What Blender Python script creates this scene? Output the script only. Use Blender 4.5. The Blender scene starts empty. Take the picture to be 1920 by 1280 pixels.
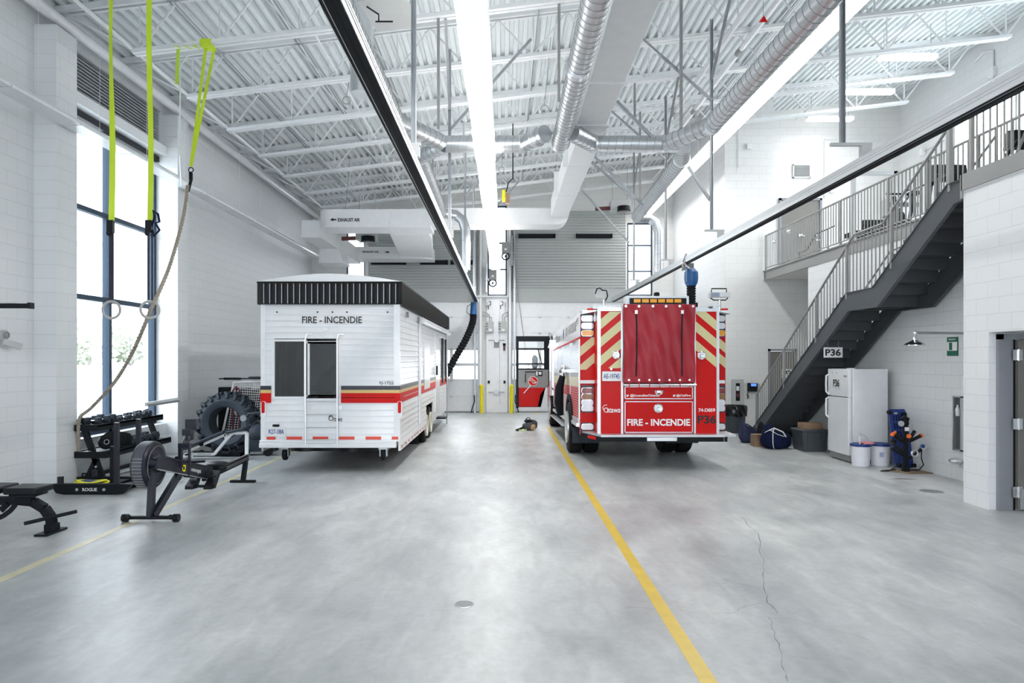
import bpy, bmesh, math, random
from mathutils import Vector, Matrix
random.seed(7)
PI = math.pi
SC = bpy.context.scene
C = SC.collection
H = 1.85          # eye height in metres

def px(x, y, D):   # direction seen in the photo at distance D -> metres
    return Vector(((x - 945) * D / 1280, D, H - (y - 673) * D / 1280))

# ---------------------------------------------------------------- materials
MATS = {}
def mat(name, col, rough=0.5, metal=0.0, var=0.06, scale=6.0, bump=0.0, bscale=60.0,
        emit=None, estr=0.0, coat=0.0, alpha=None, spec=None):
    if name in MATS: return MATS[name]
    m = bpy.data.materials.new(name); m.use_nodes = True
    nt = m.node_tree; N = nt.nodes; L = nt.links
    b = N['Principled BSDF']
    tc = N.new('ShaderNodeTexCoord'); nz = N.new('ShaderNodeTexNoise')
    nz.inputs['Scale'].default_value = scale; nz.inputs['Detail'].default_value = 4
    L.new(tc.outputs['Object'], nz.inputs['Vector'])
    mx = N.new('ShaderNodeMix'); mx.data_type = 'RGBA'
    c = list(col) + [1]
    mx.inputs['A'].default_value = [max(0, v * (1 - var)) for v in col] + [1]
    mx.inputs['B'].default_value = [min(1, v * (1 + var)) for v in col] + [1]
    L.new(nz.outputs['Fac'], mx.inputs['Factor'])
    L.new(mx.outputs['Result'], b.inputs['Base Color'])
    b.inputs['Roughness'].default_value = rough
    b.inputs['Metallic'].default_value = metal
    if coat: b.inputs['Coat Weight'].default_value = coat; b.inputs['Coat Roughness'].default_value = .08
    if spec is not None: b.inputs['Specular IOR Level'].default_value = spec
    if emit:
        b.inputs['Emission Color'].default_value = list(emit) + [1]
        b.inputs['Emission Strength'].default_value = estr
    if bump:
        n2 = N.new('ShaderNodeTexNoise'); n2.inputs['Scale'].default_value = bscale
        L.new(tc.outputs['Object'], n2.inputs['Vector'])
        bp = N.new('ShaderNodeBump'); bp.inputs['Strength'].default_value = bump
        bp.inputs['Distance'].default_value = .01
        L.new(n2.outputs['Fac'], bp.inputs['Height']); L.new(bp.outputs['Normal'], b.inputs['Normal'])
    MATS[name] = m
    return m

def glass_mat(name, tint=(1, 1, 1), mixf=0.12, rough=0.02):
    m = bpy.data.materials.new(name); m.use_nodes = True
    nt = m.node_tree; N = nt.nodes; L = nt.links
    for n in list(N): N.remove(n)
    o = N.new('ShaderNodeOutputMaterial'); mx = N.new('ShaderNodeMixShader')
    t = N.new('ShaderNodeBsdfTransparent'); t.inputs['Color'].default_value = list(tint) + [1]
    g = N.new('ShaderNodeBsdfGlossy'); g.inputs['Roughness'].default_value = rough
    lw = N.new('ShaderNodeLayerWeight'); lw.inputs['Blend'].default_value = .5
    fr = N.new('ShaderNodeMath'); fr.operation = 'POWER'; fr.inputs[1].default_value = 5; L.new(lw.outputs['Facing'], fr.inputs[0])
    ad = N.new('ShaderNodeMath'); ad.operation = 'ADD'; ad.inputs[1].default_value = mixf
    ns = N.new('ShaderNodeTexNoise'); ns.inputs['Scale'].default_value = .4
    mu = N.new('ShaderNodeMath'); mu.operation = 'MULTIPLY'; mu.inputs[1].default_value = .02
    a2 = N.new('ShaderNodeMath'); a2.operation = 'ADD'
    L.new(ns.outputs['Fac'], mu.inputs[0]); L.new(fr.outputs[0], ad.inputs[0])
    L.new(ad.outputs[0], a2.inputs[0]); L.new(mu.outputs[0], a2.inputs[1])
    L.new(a2.outputs[0], mx.inputs[0]); L.new(t.outputs[0], mx.inputs[1]); L.new(g.outputs[0], mx.inputs[2])
    L.new(mx.outputs[0], o.inputs[0])
    return m

def block_mat(name, plane, col, mortar=0.86, bw=.4, bh=.2, strength=.55, rough=.45, off=0.0):
    """painted block: brick pattern on the wall's own plane (plane = 'x' for a wall along y, 'y' for one along x)"""
    m = bpy.data.materials.new(name); m.use_nodes = True
    nt = m.node_tree; N = nt.nodes; L = nt.links
    b = N['Principled BSDF']
    tc = N.new('ShaderNodeTexCoord'); sp = N.new('ShaderNodeSeparateXYZ'); cb = N.new('ShaderNodeCombineXYZ')
    L.new(tc.outputs['Object'], sp.inputs[0])
    L.new(sp.outputs['Y' if plane == 'x' else 'X'], cb.inputs[0])
    L.new(sp.outputs['Z'], cb.inputs[1])
    br = N.new('ShaderNodeTexBrick'); br.offset = .5; br.squash = 1
    br.inputs['Scale'].default_value = 1; br.inputs['Brick Width'].default_value = bw
    br.inputs['Row Height'].default_value = bh; br.inputs['Mortar Size'].default_value = .0045
    br.inputs['Mortar Smooth'].default_value = .35; br.inputs['Bias'].default_value = 0
    br.inputs['Color1'].default_value = list(col) + [1]
    br.inputs['Color2'].default_value = [v * .985 for v in col] + [1]
    br.inputs['Mortar'].default_value = [v * mortar for v in col] + [1]
    L.new(cb.outputs[0], br.inputs['Vector'])
    nz = N.new('ShaderNodeTexNoise'); nz.inputs['Scale'].default_value = 1.1; nz.inputs['Detail'].default_value = 5
    L.new(tc.outputs['Object'], nz.inputs['Vector'])
    rp = N.new('ShaderNodeMapRange'); rp.inputs['To Min'].default_value = .955; rp.inputs['To Max'].default_value = 1.02
    L.new(nz.outputs['Fac'], rp.inputs['Value'])
    vm = N.new('ShaderNodeVectorMath'); vm.operation = 'SCALE'
    L.new(br.outputs['Color'], vm.inputs[0]); L.new(rp.outputs[0], vm.inputs['Scale'])
    L.new(vm.outputs[0], b.inputs['Base Color'])
    n2 = N.new('ShaderNodeTexNoise'); n2.inputs['Scale'].default_value = 90
    L.new(tc.outputs['Object'], n2.inputs['Vector'])
    iv = N.new('ShaderNodeMath'); iv.operation = 'MULTIPLY_ADD'; iv.inputs[1].default_value = -1
    m2 = N.new('ShaderNodeMath'); m2.operation = 'MULTIPLY'; m2.inputs[1].default_value = .18
    L.new(n2.outputs['Fac'], m2.inputs[0])
    L.new(br.outputs['Fac'], iv.inputs[0]); L.new(m2.outputs[0], iv.inputs[2])
    bp = N.new('ShaderNodeBump'); bp.inputs['Strength'].default_value = strength; bp.inputs['Distance'].default_value = .006
    L.new(iv.outputs[0], bp.inputs['Height']); L.new(bp.outputs['Normal'], b.inputs['Normal'])
    b.inputs['Roughness'].default_value = rough
    return m

# ---------------------------------------------------------------- mesh builder
class MB:
    def __init__(s, m=0): s.bm = bmesh.new(); s.m = m
    def _f(s, vs, m):
        try:
            f = s.bm.faces.new(vs); f.material_index = s.m if m is None else m
            return f
        except ValueError: return None
    def box(s, x0, x1, y0, y1, z0, z1, m=None, M=None):
        if x0 > x1: x0, x1 = x1, x0
        if y0 > y1: y0, y1 = y1, y0
        if z0 > z1: z0, z1 = z1, z0
        co = [(x0,y0,z0),(x1,y0,z0),(x1,y1,z0),(x0,y1,z0),(x0,y0,z1),(x1,y0,z1),(x1,y1,z1),(x0,y1,z1)]
        v = [s.bm.verts.new((M @ Vector(c)) if M else c) for c in co]
        for q in ((0,3,2,1),(4,5,6,7),(0,1,5,4),(1,2,6,5),(2,3,7,6),(3,0,4,7)): s._f([v[i] for i in q], m)
        return s
    def cbox(s, c, d, m=None, R=None):
        M = Matrix.Translation(Vector(c)) @ (R.to_4x4() if R else Matrix())
        return s.box(-d[0]/2, d[0]/2, -d[1]/2, d[1]/2, -d[2]/2, d[2]/2, m, M)
    def frame(s, p0, p1):
        d = (Vector(p1) - Vector(p0)); L = d.length; d = d / L if L else Vector((0,0,1))
        up = Vector((0,0,1)) if abs(d.z) < .97 else Vector((0,1,0))
        r = d.cross(up).normalized(); u = r.cross(d).normalized()
        return d, r, u, L
    def bar(s, p0, p1, w, h, m=None):
        d, r, u, L = s.frame(p0, p1); p0 = Vector(p0)
        M = Matrix(((r.x,d.x,u.x,p0.x),(r.y,d.y,u.y,p0.y),(r.z,d.z,u.z,p0.z),(0,0,0,1)))
        return s.box(-w/2, w/2, 0, L, -h/2, h/2, m, M)
    def cyl(s, p0, p1, r0, r1=None, n=12, m=None, cap=True):
        if r1 is None: r1 = r0
        d, r, u, L = s.frame(p0, p1)
        a = []; b = []
        for i in range(n):
            t = 2*PI*i/n; o = r*math.cos(t) + u*math.sin(t)
            a.append(s.bm.verts.new(Vector(p0) + o*r0)); b.append(s.bm.verts.new(Vector(p1) + o*r1))
        for i in range(n): s._f([a[i], a[(i+1)%n], b[(i+1)%n], b[i]], m)
        if cap: s._f(a[::-1], m); s._f(b, m)
        return s
    def tube(s, pts, r, n=8, m=None, closed=False, flat=1.0):
        pts = [Vector(p) for p in pts]; N = len(pts); rings = []
        rr = r if isinstance(r, (list, tuple)) else [r]*N
        pu = None
        for i, p in enumerate(pts):
            if closed: d = pts[(i+1)%N] - pts[i-1]
            else: d = pts[min(i+1, N-1)] - pts[max(i-1, 0)]
            d.normalize()
            if pu is None:
                up = Vector((0,0,1)) if abs(d.z) < .9 else Vector((0,1,0))
                u = (up - d*up.dot(d)).normalized()
            else: u = (pu - d*pu.dot(d)).normalized()
            pu = u; q = d.cross(u)
            rings.append([s.bm.verts.new(p + (q*math.cos(2*PI*k/n) + u*math.sin(2*PI*k/n)*flat)*rr[i]) for k in range(n)])
        R = N if closed else N-1
        for i in range(R):
            a = rings[i]; b = rings[(i+1)%N]
            for k in range(n): s._f([a[k], a[(k+1)%n], b[(k+1)%n], b[k]], m)
        if not closed: s._f(rings[0][::-1], m); s._f(rings[-1], m)
        return s
    def prism(s, poly, axis, a, b, m=None):
        def P3(p, t):
            return (t, p[0], p[1]) if axis == 'x' else ((p[0], t, p[1]) if axis == 'y' else (p[0], p[1], t))
        A = [s.bm.verts.new(P3(p, a)) for p in poly]; B = [s.bm.verts.new(P3(p, b)) for p in poly]
        n = len(poly)
        for i in range(n): s._f([A[i], A[(i+1)%n], B[(i+1)%n], B[i]], m)
        s._f(A[::-1], m); s._f(B, m)
        return s
    def sheet(s, prof, axis, a, b, th=.002, m=None):
        """open profile swept along an axis, with thickness below"""
        lo = [(p[0], p[1]-th) for p in prof]
        for i in range(len(prof)-1):
            s.prism([prof[i], prof[i+1], lo[i+1], lo[i]], axis, a, b, m)
        return s
    def lathe(s, prof, c=(0,0,0), axis='z', n=20, m=None, closed=False):
        c = Vector(c); rings = []
        for r, h in prof:
            ring = []
            for i in range(n):
                t = 2*PI*i/n; a, b = r*math.cos(t), r*math.sin(t)
                v = (a, b, h) if axis == 'z' else ((h, a, b) if axis == 'x' else (a, h, b))
                ring.append(s.bm.verts.new(c + Vector(v)))
            rings.append(ring)
        K = len(prof)
        for j in range(K if closed else K-1):
            A = rings[j]; B = rings[(j+1)%K]
            for i in range(n): s._f([A[i], A[(i+1)%n], B[(i+1)%n], B[i]], m)
        if not closed: s._f(rings[0][::-1], m); s._f(rings[-1], m)
        return s
    def ball(s, c, r, n=12, m=None, k=8):
        if not isinstance(r, (tuple, list)): r = (r, r, r)
        c = Vector(c); rows = []
        for j in range(1, k):
            ph = PI*j/k
            rows.append([s.bm.verts.new(c + Vector((r[0]*math.sin(ph)*math.cos(2*PI*i/n), r[1]*math.sin(ph)*math.sin(2*PI*i/n), r[2]*math.cos(ph)))) for i in range(n)])
        t = s.bm.verts.new(c + Vector((0,0,r[2]))); b = s.bm.verts.new(c - Vector((0,0,r[2])))
        for i in range(n):
            s._f([t, rows[0][i], rows[0][(i+1)%n]], m); s._f([b, rows[-1][(i+1)%n], rows[-1][i]], m)
            for j in range(k-2): s._f([rows[j][i], rows[j+1][i], rows[j+1][(i+1)%n], rows[j][(i+1)%n]], m)
        return s
    def torus(s, c, R, r, axis='y', n=24, k=8, m=None):
        prof = [(R + r*math.cos(2*PI*i/k), r*math.sin(2*PI*i/k)) for i in range(k)]
        return s.lathe(prof, c, axis, n, m, True)
    def rrect(s, cx, cz, w, h, rad, y0, y1, m=None, axis='y', n=4):
        pts = []
        for (sx, sz, a0) in ((1,1,0),(-1,1,PI/2),(-1,-1,PI),(1,-1,3*PI/2)):
            for i in range(n+1):
                a = a0 + PI/2*i/n
                pts.append((cx + sx*(w/2-rad) + rad*math.cos(a), cz + sz*(h/2-rad) + rad*math.sin(a)))
        return s.prism(pts, axis, y0, y1, m)
    def surf(s, fn, nu, nv, m=None, th=None, thv=(0,1,0)):
        g = [[s.bm.verts.new(fn(i/nu, j/nv)) for j in range(nv+1)] for i in range(nu+1)]
        for i in range(nu):
            for j in range(nv): s._f([g[i][j], g[i+1][j], g[i+1][j+1], g[i][j+1]], m)
        if th:
            o = Vector(thv)*th
            h = [[s.bm.verts.new(v.co + o) for v in row] for row in g]
            for i in range(nu):
                for j in range(nv): s._f([h[i][j+1], h[i+1][j+1], h[i+1][j], h[i][j]], m)
            for i in range(nu):
                s._f([g[i][0], h[i][0], h[i+1][0], g[i+1][0]], m); s._f([g[i+1][nv], h[i+1][nv], h[i][nv], g[i][nv]], m)
            for j in range(nv):
                s._f([g[0][j+1], h[0][j+1], h[0][j], g[0][j]], m); s._f([g[nu][j], h[nu][j], h[nu][j+1], g[nu][j+1]], m)
        return s
    def each(s, fn):
        for v in s.bm.verts: v.co = fn(v.co)
        return s
    def mesh(s, name, mats, off=None, smooth=True):
        bm = s.bm
        if off is not None:
            for v in bm.verts: v.co -= off
        bmesh.ops.recalc_face_normals(bm, faces=bm.faces[:])
        if smooth:
            for f in bm.faces: f.smooth = True
            for e in bm.edges:
                if len(e.link_faces) == 2:
                    if e.link_faces[0].normal.angle(e.link_faces[1].normal, 0) > .55 or e.link_faces[0].material_index != e.link_faces[1].material_index: e.smooth = False
                else: e.smooth = False
        me = bpy.data.meshes.new(name); bm.to_mesh(me); bm.free()
        if not isinstance(mats, (list, tuple)): mats = [mats]
        for m in mats: me.materials.append(m)
        return me

ROOT = {}
def tag(o, label, cat, group=None, kind=None):
    if label: o['label'] = label
    if cat: o['category'] = cat
    if group: o['group'] = group
    if kind: o['kind'] = kind
    return o
def thing(name, label, cat, loc=(0,0,0), rotz=0, group=None, world=True, kind=None):
    o = bpy.data.objects.new(name, None); C.objects.link(o); o.empty_display_size = .1
    o.location = loc; o.rotation_euler = (0, 0, rotz)
    tag(o, label, cat, group, kind)
    ROOT[o.name] = Vector(loc) if world else Vector((0,0,0))
    return o
def part(name, mb, mats, parent, label=None, bevel=0, kind=None, smooth=True):
    off = ROOT.get(parent.name, Vector((0,0,0)))
    o = bpy.data.objects.new(name, mb.mesh(name, mats, off, smooth)); C.objects.link(o)
    o.parent = parent; ROOT[o.name] = off
    if label: o['label'] = label
    if kind: o['kind'] = kind
    if bevel: bev(o, bevel)
    return o
def solo(name, mb, mats, label, cat, loc=None, group=None, bevel=0, kind=None, smooth=True):
    off = Vector(loc) if loc is not None else Vector((0,0,0))
    o = bpy.data.objects.new(name, mb.mesh(name, mats, off, smooth)); C.objects.link(o)
    o.location = off; tag(o, label, cat, group, kind); ROOT[o.name] = off
    if bevel: bev(o, bevel)
    return o
def struct(name, mb, mats, label=None, bevel=0, smooth=True):
    o = bpy.data.objects.new(name, mb.mesh(name, mats, None, smooth)); C.objects.link(o)
    o['kind'] = 'structure'
    if label: o['label'] = label
    if bevel: bev(o, bevel)
    ROOT[o.name] = Vector((0,0,0))
    return o
def bev(o, w, seg=2):
    b = o.modifiers.new('bevel', 'BEVEL'); b.width = w; b.segments = seg; b.limit_method = 'ANGLE'; b.angle_limit = .6
def copy_tree(o, loc=None, rotz=None, label=None, group=None, parent=None):
    c = o.copy(); C.objects.link(c)
    if parent is not None: c.parent = parent
    if loc is not None: c.location = loc
    if rotz is not None: c.rotation_euler = (0, 0, rotz)
    if label: c['label'] = label
    if group: c['group'] = group
    for ch in list(o.children): copy_tree(ch, parent=c)
    return c
ORD = ['first','second','third','fourth','fifth','sixth','seventh','eighth','ninth','tenth','eleventh','twelfth','thirteenth','fourteenth','fifteenth','sixteenth']

BASIS = {'-y': (Vector((1,0,0)), Vector((0,0,1)), Vector((0,-1,0))),
         '+x': (Vector((0,1,0)), Vector((0,0,1)), Vector((1,0,0))),
         '-x': (Vector((0,-1,0)), Vector((0,0,1)), Vector((-1,0,0)))}
def text_mb(s, center, w, h, face='-y', ext=.002, off=0.0, shear=0.0):
    """lettering fitted to a width and height, standing on a face"""
    cu = bpy.data.curves.new('lettering', 'FONT'); cu.body = s; cu.size = 1
    cu.extrude = 0; cu.offset = off; cu.shear = shear; cu.resolution_u = 3
    o = bpy.data.objects.new('lettering', cu); C.objects.link(o)
    dg = bpy.context.evaluated_depsgraph_get(); dg.update()
    me = bpy.data.meshes.new_from_object(o.evaluated_get(dg))
    bpy.data.objects.remove(o); bpy.data.curves.remove(cu)
    xs = [v.co.x for v in me.vertices]; ys = [v.co.y for v in me.vertices]
    x0, x1, y0, y1 = min(xs), max(xs), min(ys), max(ys)
    r, u, nn = BASIS[face]; c = Vector(center); b = MB()
    vs = []
    for lvl in (0, 1):
        vs.append([b.bm.verts.new(c + r*(((v.co.x-x0)/(x1-x0)-.5)*w) + u*(((v.co.y-y0)/(y1-y0)-.5)*h) + nn*(ext*lvl)) for v in me.vertices])
    ec = {}
    for p in me.polygons:
        idx = list(p.vertices); b._f([vs[1][i] for i in idx], 0)
        for i in range(len(idx)):
            k = (idx[i], idx[(i+1) % len(idx)]); kk = tuple(sorted(k)); ec[kk] = ec.get(kk, 0) + 1
    for (i, j), n in ec.items():
        if n == 1: b._f([vs[0][i], vs[0][j], vs[1][j], vs[1][i]], 0)
    bpy.data.meshes.remove(me)
    return b
# ================================================================ materials
WHITE = (.80,.81,.82)
M = dict(
 white=mat('white paint', (.80,.81,.82), .45), cream=mat('cream paint', (.78,.78,.75), .5),
 wgloss=mat('white enamel', (.82,.83,.85), .25, coat=.3), steelw=mat('white painted steel', (.80,.82,.83), .4),
 deck=mat('roof deck paint', (.76,.80,.81), .45), galv=mat('galvanised steel', (.40,.42,.44), .34, .8, var=.15, scale=9),
 alu=mat('brushed aluminium', (.74,.76,.78), .28, .9, var=.08), chrome=mat('chrome', (.85,.86,.88), .08, 1),
 tread=mat('checker plate', (.70,.72,.74), .3, .85, var=.2, scale=60, bump=.6, bscale=120),
 dgrey=mat('dark grey steel', (.085,.092,.10), .5, spec=.25), mgrey=mat('grey steel paint', (.29,.29,.285), .42),
 lgrey=mat('light grey paint', (.50,.51,.51), .45), black=mat('black powder coat', (.008,.010,.013), .45, spec=.2),
 rub=mat('black rubber', (.011,.013,.016), .62, bump=.15, spec=.15), rubg=mat('dusty black rubber', (.032,.042,.055), .6, spec=.25, bump=.3, bscale=30),
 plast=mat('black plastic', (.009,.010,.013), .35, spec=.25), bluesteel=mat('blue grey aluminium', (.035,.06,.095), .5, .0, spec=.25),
 lime=mat('lime webbing', (.62,.80,.03), .6, scale=40), limepale=mat('lime strap', (.56,.80,.06), .55),
 navy=mat('navy fabric', (.007,.012,.045), .75, spec=.15, var=.3, bump=.4, bscale=40), rope=mat('hemp rope', (.36,.31,.25), .85, var=.25, scale=50),
 ring=mat('grey ring plastic', (.42,.42,.40), .35), yellow=mat('safety yellow', (.90,.78,.0), .4),
 linep=mat('yellow floor paint', (.66,.47,.06), .35, var=.15, scale=9), red=mat('fire red paint', (.56,.003,.003), .42, coat=.08, spec=.18),
 redv=mat('red vinyl tarp', (.34,.008,.02), .5, var=.12, scale=5, bump=.3, bscale=14), redr=mat('red reflective', (.62,.006,.004), .45, spec=.2),
 tan=mat('reflective lime tan', (.62,.56,.30), .35), orange=mat('orange rubber', (.90,.16,.02), .4),
 amber=mat('amber lens', (.80,.34,.0), .2, coat=.6), lens=mat('clear lens', (.66,.68,.72), .12, .25, coat=.6, var=.15, scale=80),
 lensr=mat('red lens', (.20,.005,.01), .15, coat=.6), lensa=mat('dim amber lens', (.24,.09,.01), .15, coat=.6),
 blue=mat('blue plastic', (.008,.035,.20), .35), blueh=mat('blue housing', (.01,.09,.26), .35), pail=mat('white pail plastic', (.80,.80,.86), .4),
 brown=mat('brown cardboard', (.30,.19,.12), .8), bintub=mat('grey tote plastic', (.06,.07,.08), .45),
 wood=mat('plywood', (.24,.17,.11), .7, var=.25, scale=12), green=mat('green sign', (.0,.12,.07), .4),
 darkglass=mat('dark glass', (.012,.016,.02), .05, coat=1), ink=mat('black lettering', (.01,.01,.012), .5),
 inkb=mat('blue lettering', (.02,.06,.25), .5), inkw=mat('white lettering', (.85,.85,.85), .45),
 tyre=mat('tyre rubber', (.011,.011,.012), .7, spec=.15, bump=.3, bscale=80), rim=mat('cream wheel rim', (.62,.60,.50), .35),
 gdoor=mat('grey door paint', (.20,.19,.175), .45), frameg=mat('grey frame paint', (.27,.28,.31), .4),
 silver=mat('silver shutter', (.66,.70,.74), .3, .5), bandn=mat('black stripe vinyl', (.012,.014,.03), .3),
 tant=mat('tan stripe vinyl', (.66,.46,.17), .35), ribg=mat('grey ribbed panel', (.47,.50,.49), .45),
 net=mat('white netting', (.66,.66,.66), .8), cloth=mat('patterned cloth', (.35,.36,.42), .8, var=.8, scale=18),
 lit=mat('lit lamp diffuser', (.9,.9,.9), .4, emit=(1,.985,.96), estr=7),
 half=mat('glowing prismatic diffuser', (.8,.83,.86), .2, coat=.5, bump=.5, bscale=90, emit=(1,.99,.97), estr=.35),
 unlit=mat('prismatic diffuser', (.84,.86,.88), .15, coat=.5, bump=.5, bscale=90),
)
M['glass'] = glass_mat('window glass', (.97,.985,.99), .02)
M['tglass'] = glass_mat('tinted glass', (.20,.225,.25), .06)
BX = block_mat('painted block along depth', 'x', (.80,.815,.825))
BY = block_mat('painted block across', 'y', (.80,.80,.785))

def floor_material():
    m = bpy.data.materials.new('polished concrete'); m.use_nodes = True
    nt = m.node_tree; N = nt.nodes; L = nt.links; b = N['Principled BSDF']
    tc = N.new('ShaderNodeTexCoord')
    def noise(sc, det, dist, scale3=None):
        n = N.new('ShaderNodeTexNoise'); n.inputs['Scale'].default_value = sc; n.inputs['Detail'].default_value = det
        n.inputs['Distortion'].default_value = dist
        if scale3:
            mp = N.new('ShaderNodeMapping'); mp.inputs['Scale'].default_value = scale3
            mp.inputs['Rotation'].default_value = (0, 0, .35)
            L.new(tc.outputs['Object'], mp.inputs[0]); L.new(mp.outputs[0], n.inputs['Vector'])
        else: L.new(tc.outputs['Object'], n.inputs['Vector'])
        return n
    n1 = noise(.45, 8, .3); n2 = noise(1.7, 12, .5, (1, .6, 1)); n3 = noise(16, 8, .6)
    r1 = N.new('ShaderNodeValToRGB'); r1.color_ramp.elements[0].position = .25; r1.color_ramp.elements[1].position = .75
    r1.color_ramp.elements[0].color = (.41,.43,.44,1); r1.color_ramp.elements[1].color = (.61,.62,.615,1)
    L.new(n1.outputs['Fac'], r1.inputs[0])
    r2 = N.new('ShaderNodeValToRGB'); r2.color_ramp.elements[0].position = .28; r2.color_ramp.elements[1].position = .72
    r2.color_ramp.elements[0].color = (.74,.755,.77,1); r2.color_ramp.elements[1].color = (1.08,1.08,1.07,1)
    L.new(n2.outputs['Fac'], r2.inputs[0])
    mx = N.new('ShaderNodeMix'); mx.data_type = 'RGBA'; mx.blend_type = 'MULTIPLY'; mx.inputs['Factor'].default_value = 1
    L.new(r1.outputs[0], mx.inputs['A']); L.new(r2.outputs[0], mx.inputs['B'])
    n4 = noise(5.5, 10, .9, (1, .35, 1)); r4 = N.new('ShaderNodeMapRange'); r4.inputs['From Min'].default_value = .3; r4.inputs['From Max'].default_value = .7; r4.inputs['To Min'].default_value = .86; r4.inputs['To Max'].default_value = 1.08
    L.new(n4.outputs['Fac'], r4.inputs['Value']); v0 = N.new('ShaderNodeVectorMath'); v0.operation = 'SCALE'; L.new(mx.outputs['Result'], v0.inputs[0]); L.new(r4.outputs[0], v0.inputs['Scale'])
    r3 = N.new('ShaderNodeMapRange'); r3.inputs['From Min'].default_value = .3; r3.inputs['From Max'].default_value = .7; r3.inputs['To Min'].default_value = .93; r3.inputs['To Max'].default_value = 1.05
    L.new(n3.outputs['Fac'], r3.inputs['Value'])
    vm = N.new('ShaderNodeVectorMath'); vm.operation = 'SCALE'
    L.new(v0.outputs[0], vm.inputs[0]); L.new(r3.outputs[0], vm.inputs['Scale'])
    L.new(vm.outputs[0], b.inputs['Base Color'])
    rr = N.new('ShaderNodeMapRange'); rr.inputs['To Min'].default_value = .24; rr.inputs['To Max'].default_value = .5
    L.new(n2.outputs['Fac'], rr.inputs['Value']); L.new(rr.outputs[0], b.inputs['Roughness'])
    bp = N.new('ShaderNodeBump'); bp.inputs['Strength'].default_value = .05; bp.inputs['Distance'].default_value = .004
    L.new(n3.outputs['Fac'], bp.inputs['Height']); L.new(bp.outputs['Normal'], b.inputs['Normal'])
    b.inputs['Specular IOR Level'].default_value = .5
    return m
FLOORM = floor_material()

# ================================================================ setting
YB = -7.0          # wall behind the viewer
YF = 23.8          # far wall
def roof_z(x): return 7.93 + .12*x
flo = struct('floor', MB().box(-7.05, 11.5, YB-.3, YF+.3, -.25, 0), FLOORM, 'mottled grey polished concrete floor')
b = MB()
for pts, w in ((([(1390,968),(1405,985),(1422,1000),(1424,1030),(1432,1052),(1431,1085),(1434,1112),(1442,1130),(1462,1157)]), .009),
               (([(1442,1158),(1452,1185),(1461,1215),(1466,1240),(1474,1262),(1484,1285)]), .007),
               (([(1331,1073),(1372,1090),(1410,1100),(1432,1104)]), .004),
               (([(1176,1138),(1260,1143),(1330,1150),(1376,1148),(1400,1135),(1436,1128)]), .004),
               (([(1462,1157),(1500,1163),(1545,1178),(1600,1190),(1640,1204)]), .004),
               (([(1300,926),(1345,945),(1372,957),(1390,968)]), .005)):
    q = []
    for i in range(len(pts)-1):
        for k in range(4):
            t = k/4; x = pts[i][0]*(1-t)+pts[i+1][0]*t; y = pts[i][1]*(1-t)+pts[i+1][1]*t
            D = 2368/(y-673); q.append(Vector(((x-945)*D/1280 + random.uniform(-.012,.012), D + random.uniform(-.012,.012), .0005)))
    b.tube(q, [w*random.uniform(.12,.42) for _ in q], 4, flat=.08)
part('floor_crack', b, mat('crack dirt', (.17,.17,.17), .9), flo, kind='structure')
LINES = [('trim_1', 'yellow painted lane line running up to the fire engine', [(1.165,-3),(1.19,18.9)], .1, M['linep']),
         ('trim_2', 'worn yellow lane line under the rowing machine and trailer', [(-4.24,-3),(-4.2,13.9)], .1, mat('worn yellow paint', (.62,.57,.38), .35, var=.3, scale=5)),
         ('trim_3', 'short yellow lane dash in front of the far right door', [(1.12,22.9),(1.12,23.5)], .12, M['linep'])]
for nm, lb, (a, c), w, m in LINES:
    bb = MB(); bb.prism([(a[0]-w/2,a[1]),(a[0]+w/2,a[1]),(c[0]+w/2,c[1]),(c[0]-w/2,c[1])], 'z', .0002, .0018)
    struct(nm, bb, m, lb)

# roof deck with flutes running away from the viewer
prof = []; x = -6.95; p = .17
while x < 11.4:
    for dx, dz in ((0,0),(.075,0),(.09,.07),(.155,.07)): prof.append((x+dx, roof_z(x+dx)+dz))
    x += p
b = MB().sheet(prof, 'y', YB-.3, YF+.3, .012)
b.prism([(-7.05, roof_z(-7.05)+.07),(11.5, roof_z(11.5)+.07),(11.5, roof_z(11.5)+.2),(-7.05, roof_z(-7.05)+.2)], 'y', YB-.3, YF+.3)
struct('ceiling', b, M['deck'], 'white corrugated steel roof deck sloping up to the right', smooth=False)

# left wall with its piers and tall window opening
XL = -6.7
b = MB()
b.box(-7.05, XL, YB, 9.73, 0, 7.3); b.box(-7.05, -6.38, 9.73, 10.2, 0, 6.62); b.box(-7.05, XL, 9.73, 10.2, 6.62, 7.3)
b.box(-7.05, -6.6, 10.2, 13.35, 0, .6); b.box(-7.05, -6.6, 10.2, 13.35, 5.82, 6.0)
b.box(-7.05, XL, 10.2, 13.35, 6.7, 7.3); b.box(-7.05, -6.38, 13.35, 13.8, 0, 6.62); b.box(-7.05, XL, 13.35, 13.8, 6.62, 7.3)
b.box(-7.05, XL, 13.8, YF, 0, 7.3)
struct('wall_left', b, BX, 'white painted block wall with two window piers on the left')
b = MB().box(-6.99, -6.93, 10.2, 13.35, 6.0, 6.7)
for i in range(12):
    z = 6.03 + i*.056
    b.prism([(-6.93, z),(-6.76, z-.03),(-6.755, z-.022),(-6.925, z+.01)], 'y', 10.22, 13.33)
b.box(-6.93,-6.74,10.2,10.24,6.0,6.7).box(-6.93,-6.74,13.31,13.35,6.0,6.7).box(-6.93,-6.72,10.2,13.35,6.68,6.72)
solo('wall_louver', b, mat('louver grey', (.55,.58,.60), .4, .3), 'grey slatted air louver in the wall above the tall left window', 'vent', (-6.8, 11.8, 6.0))

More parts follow.
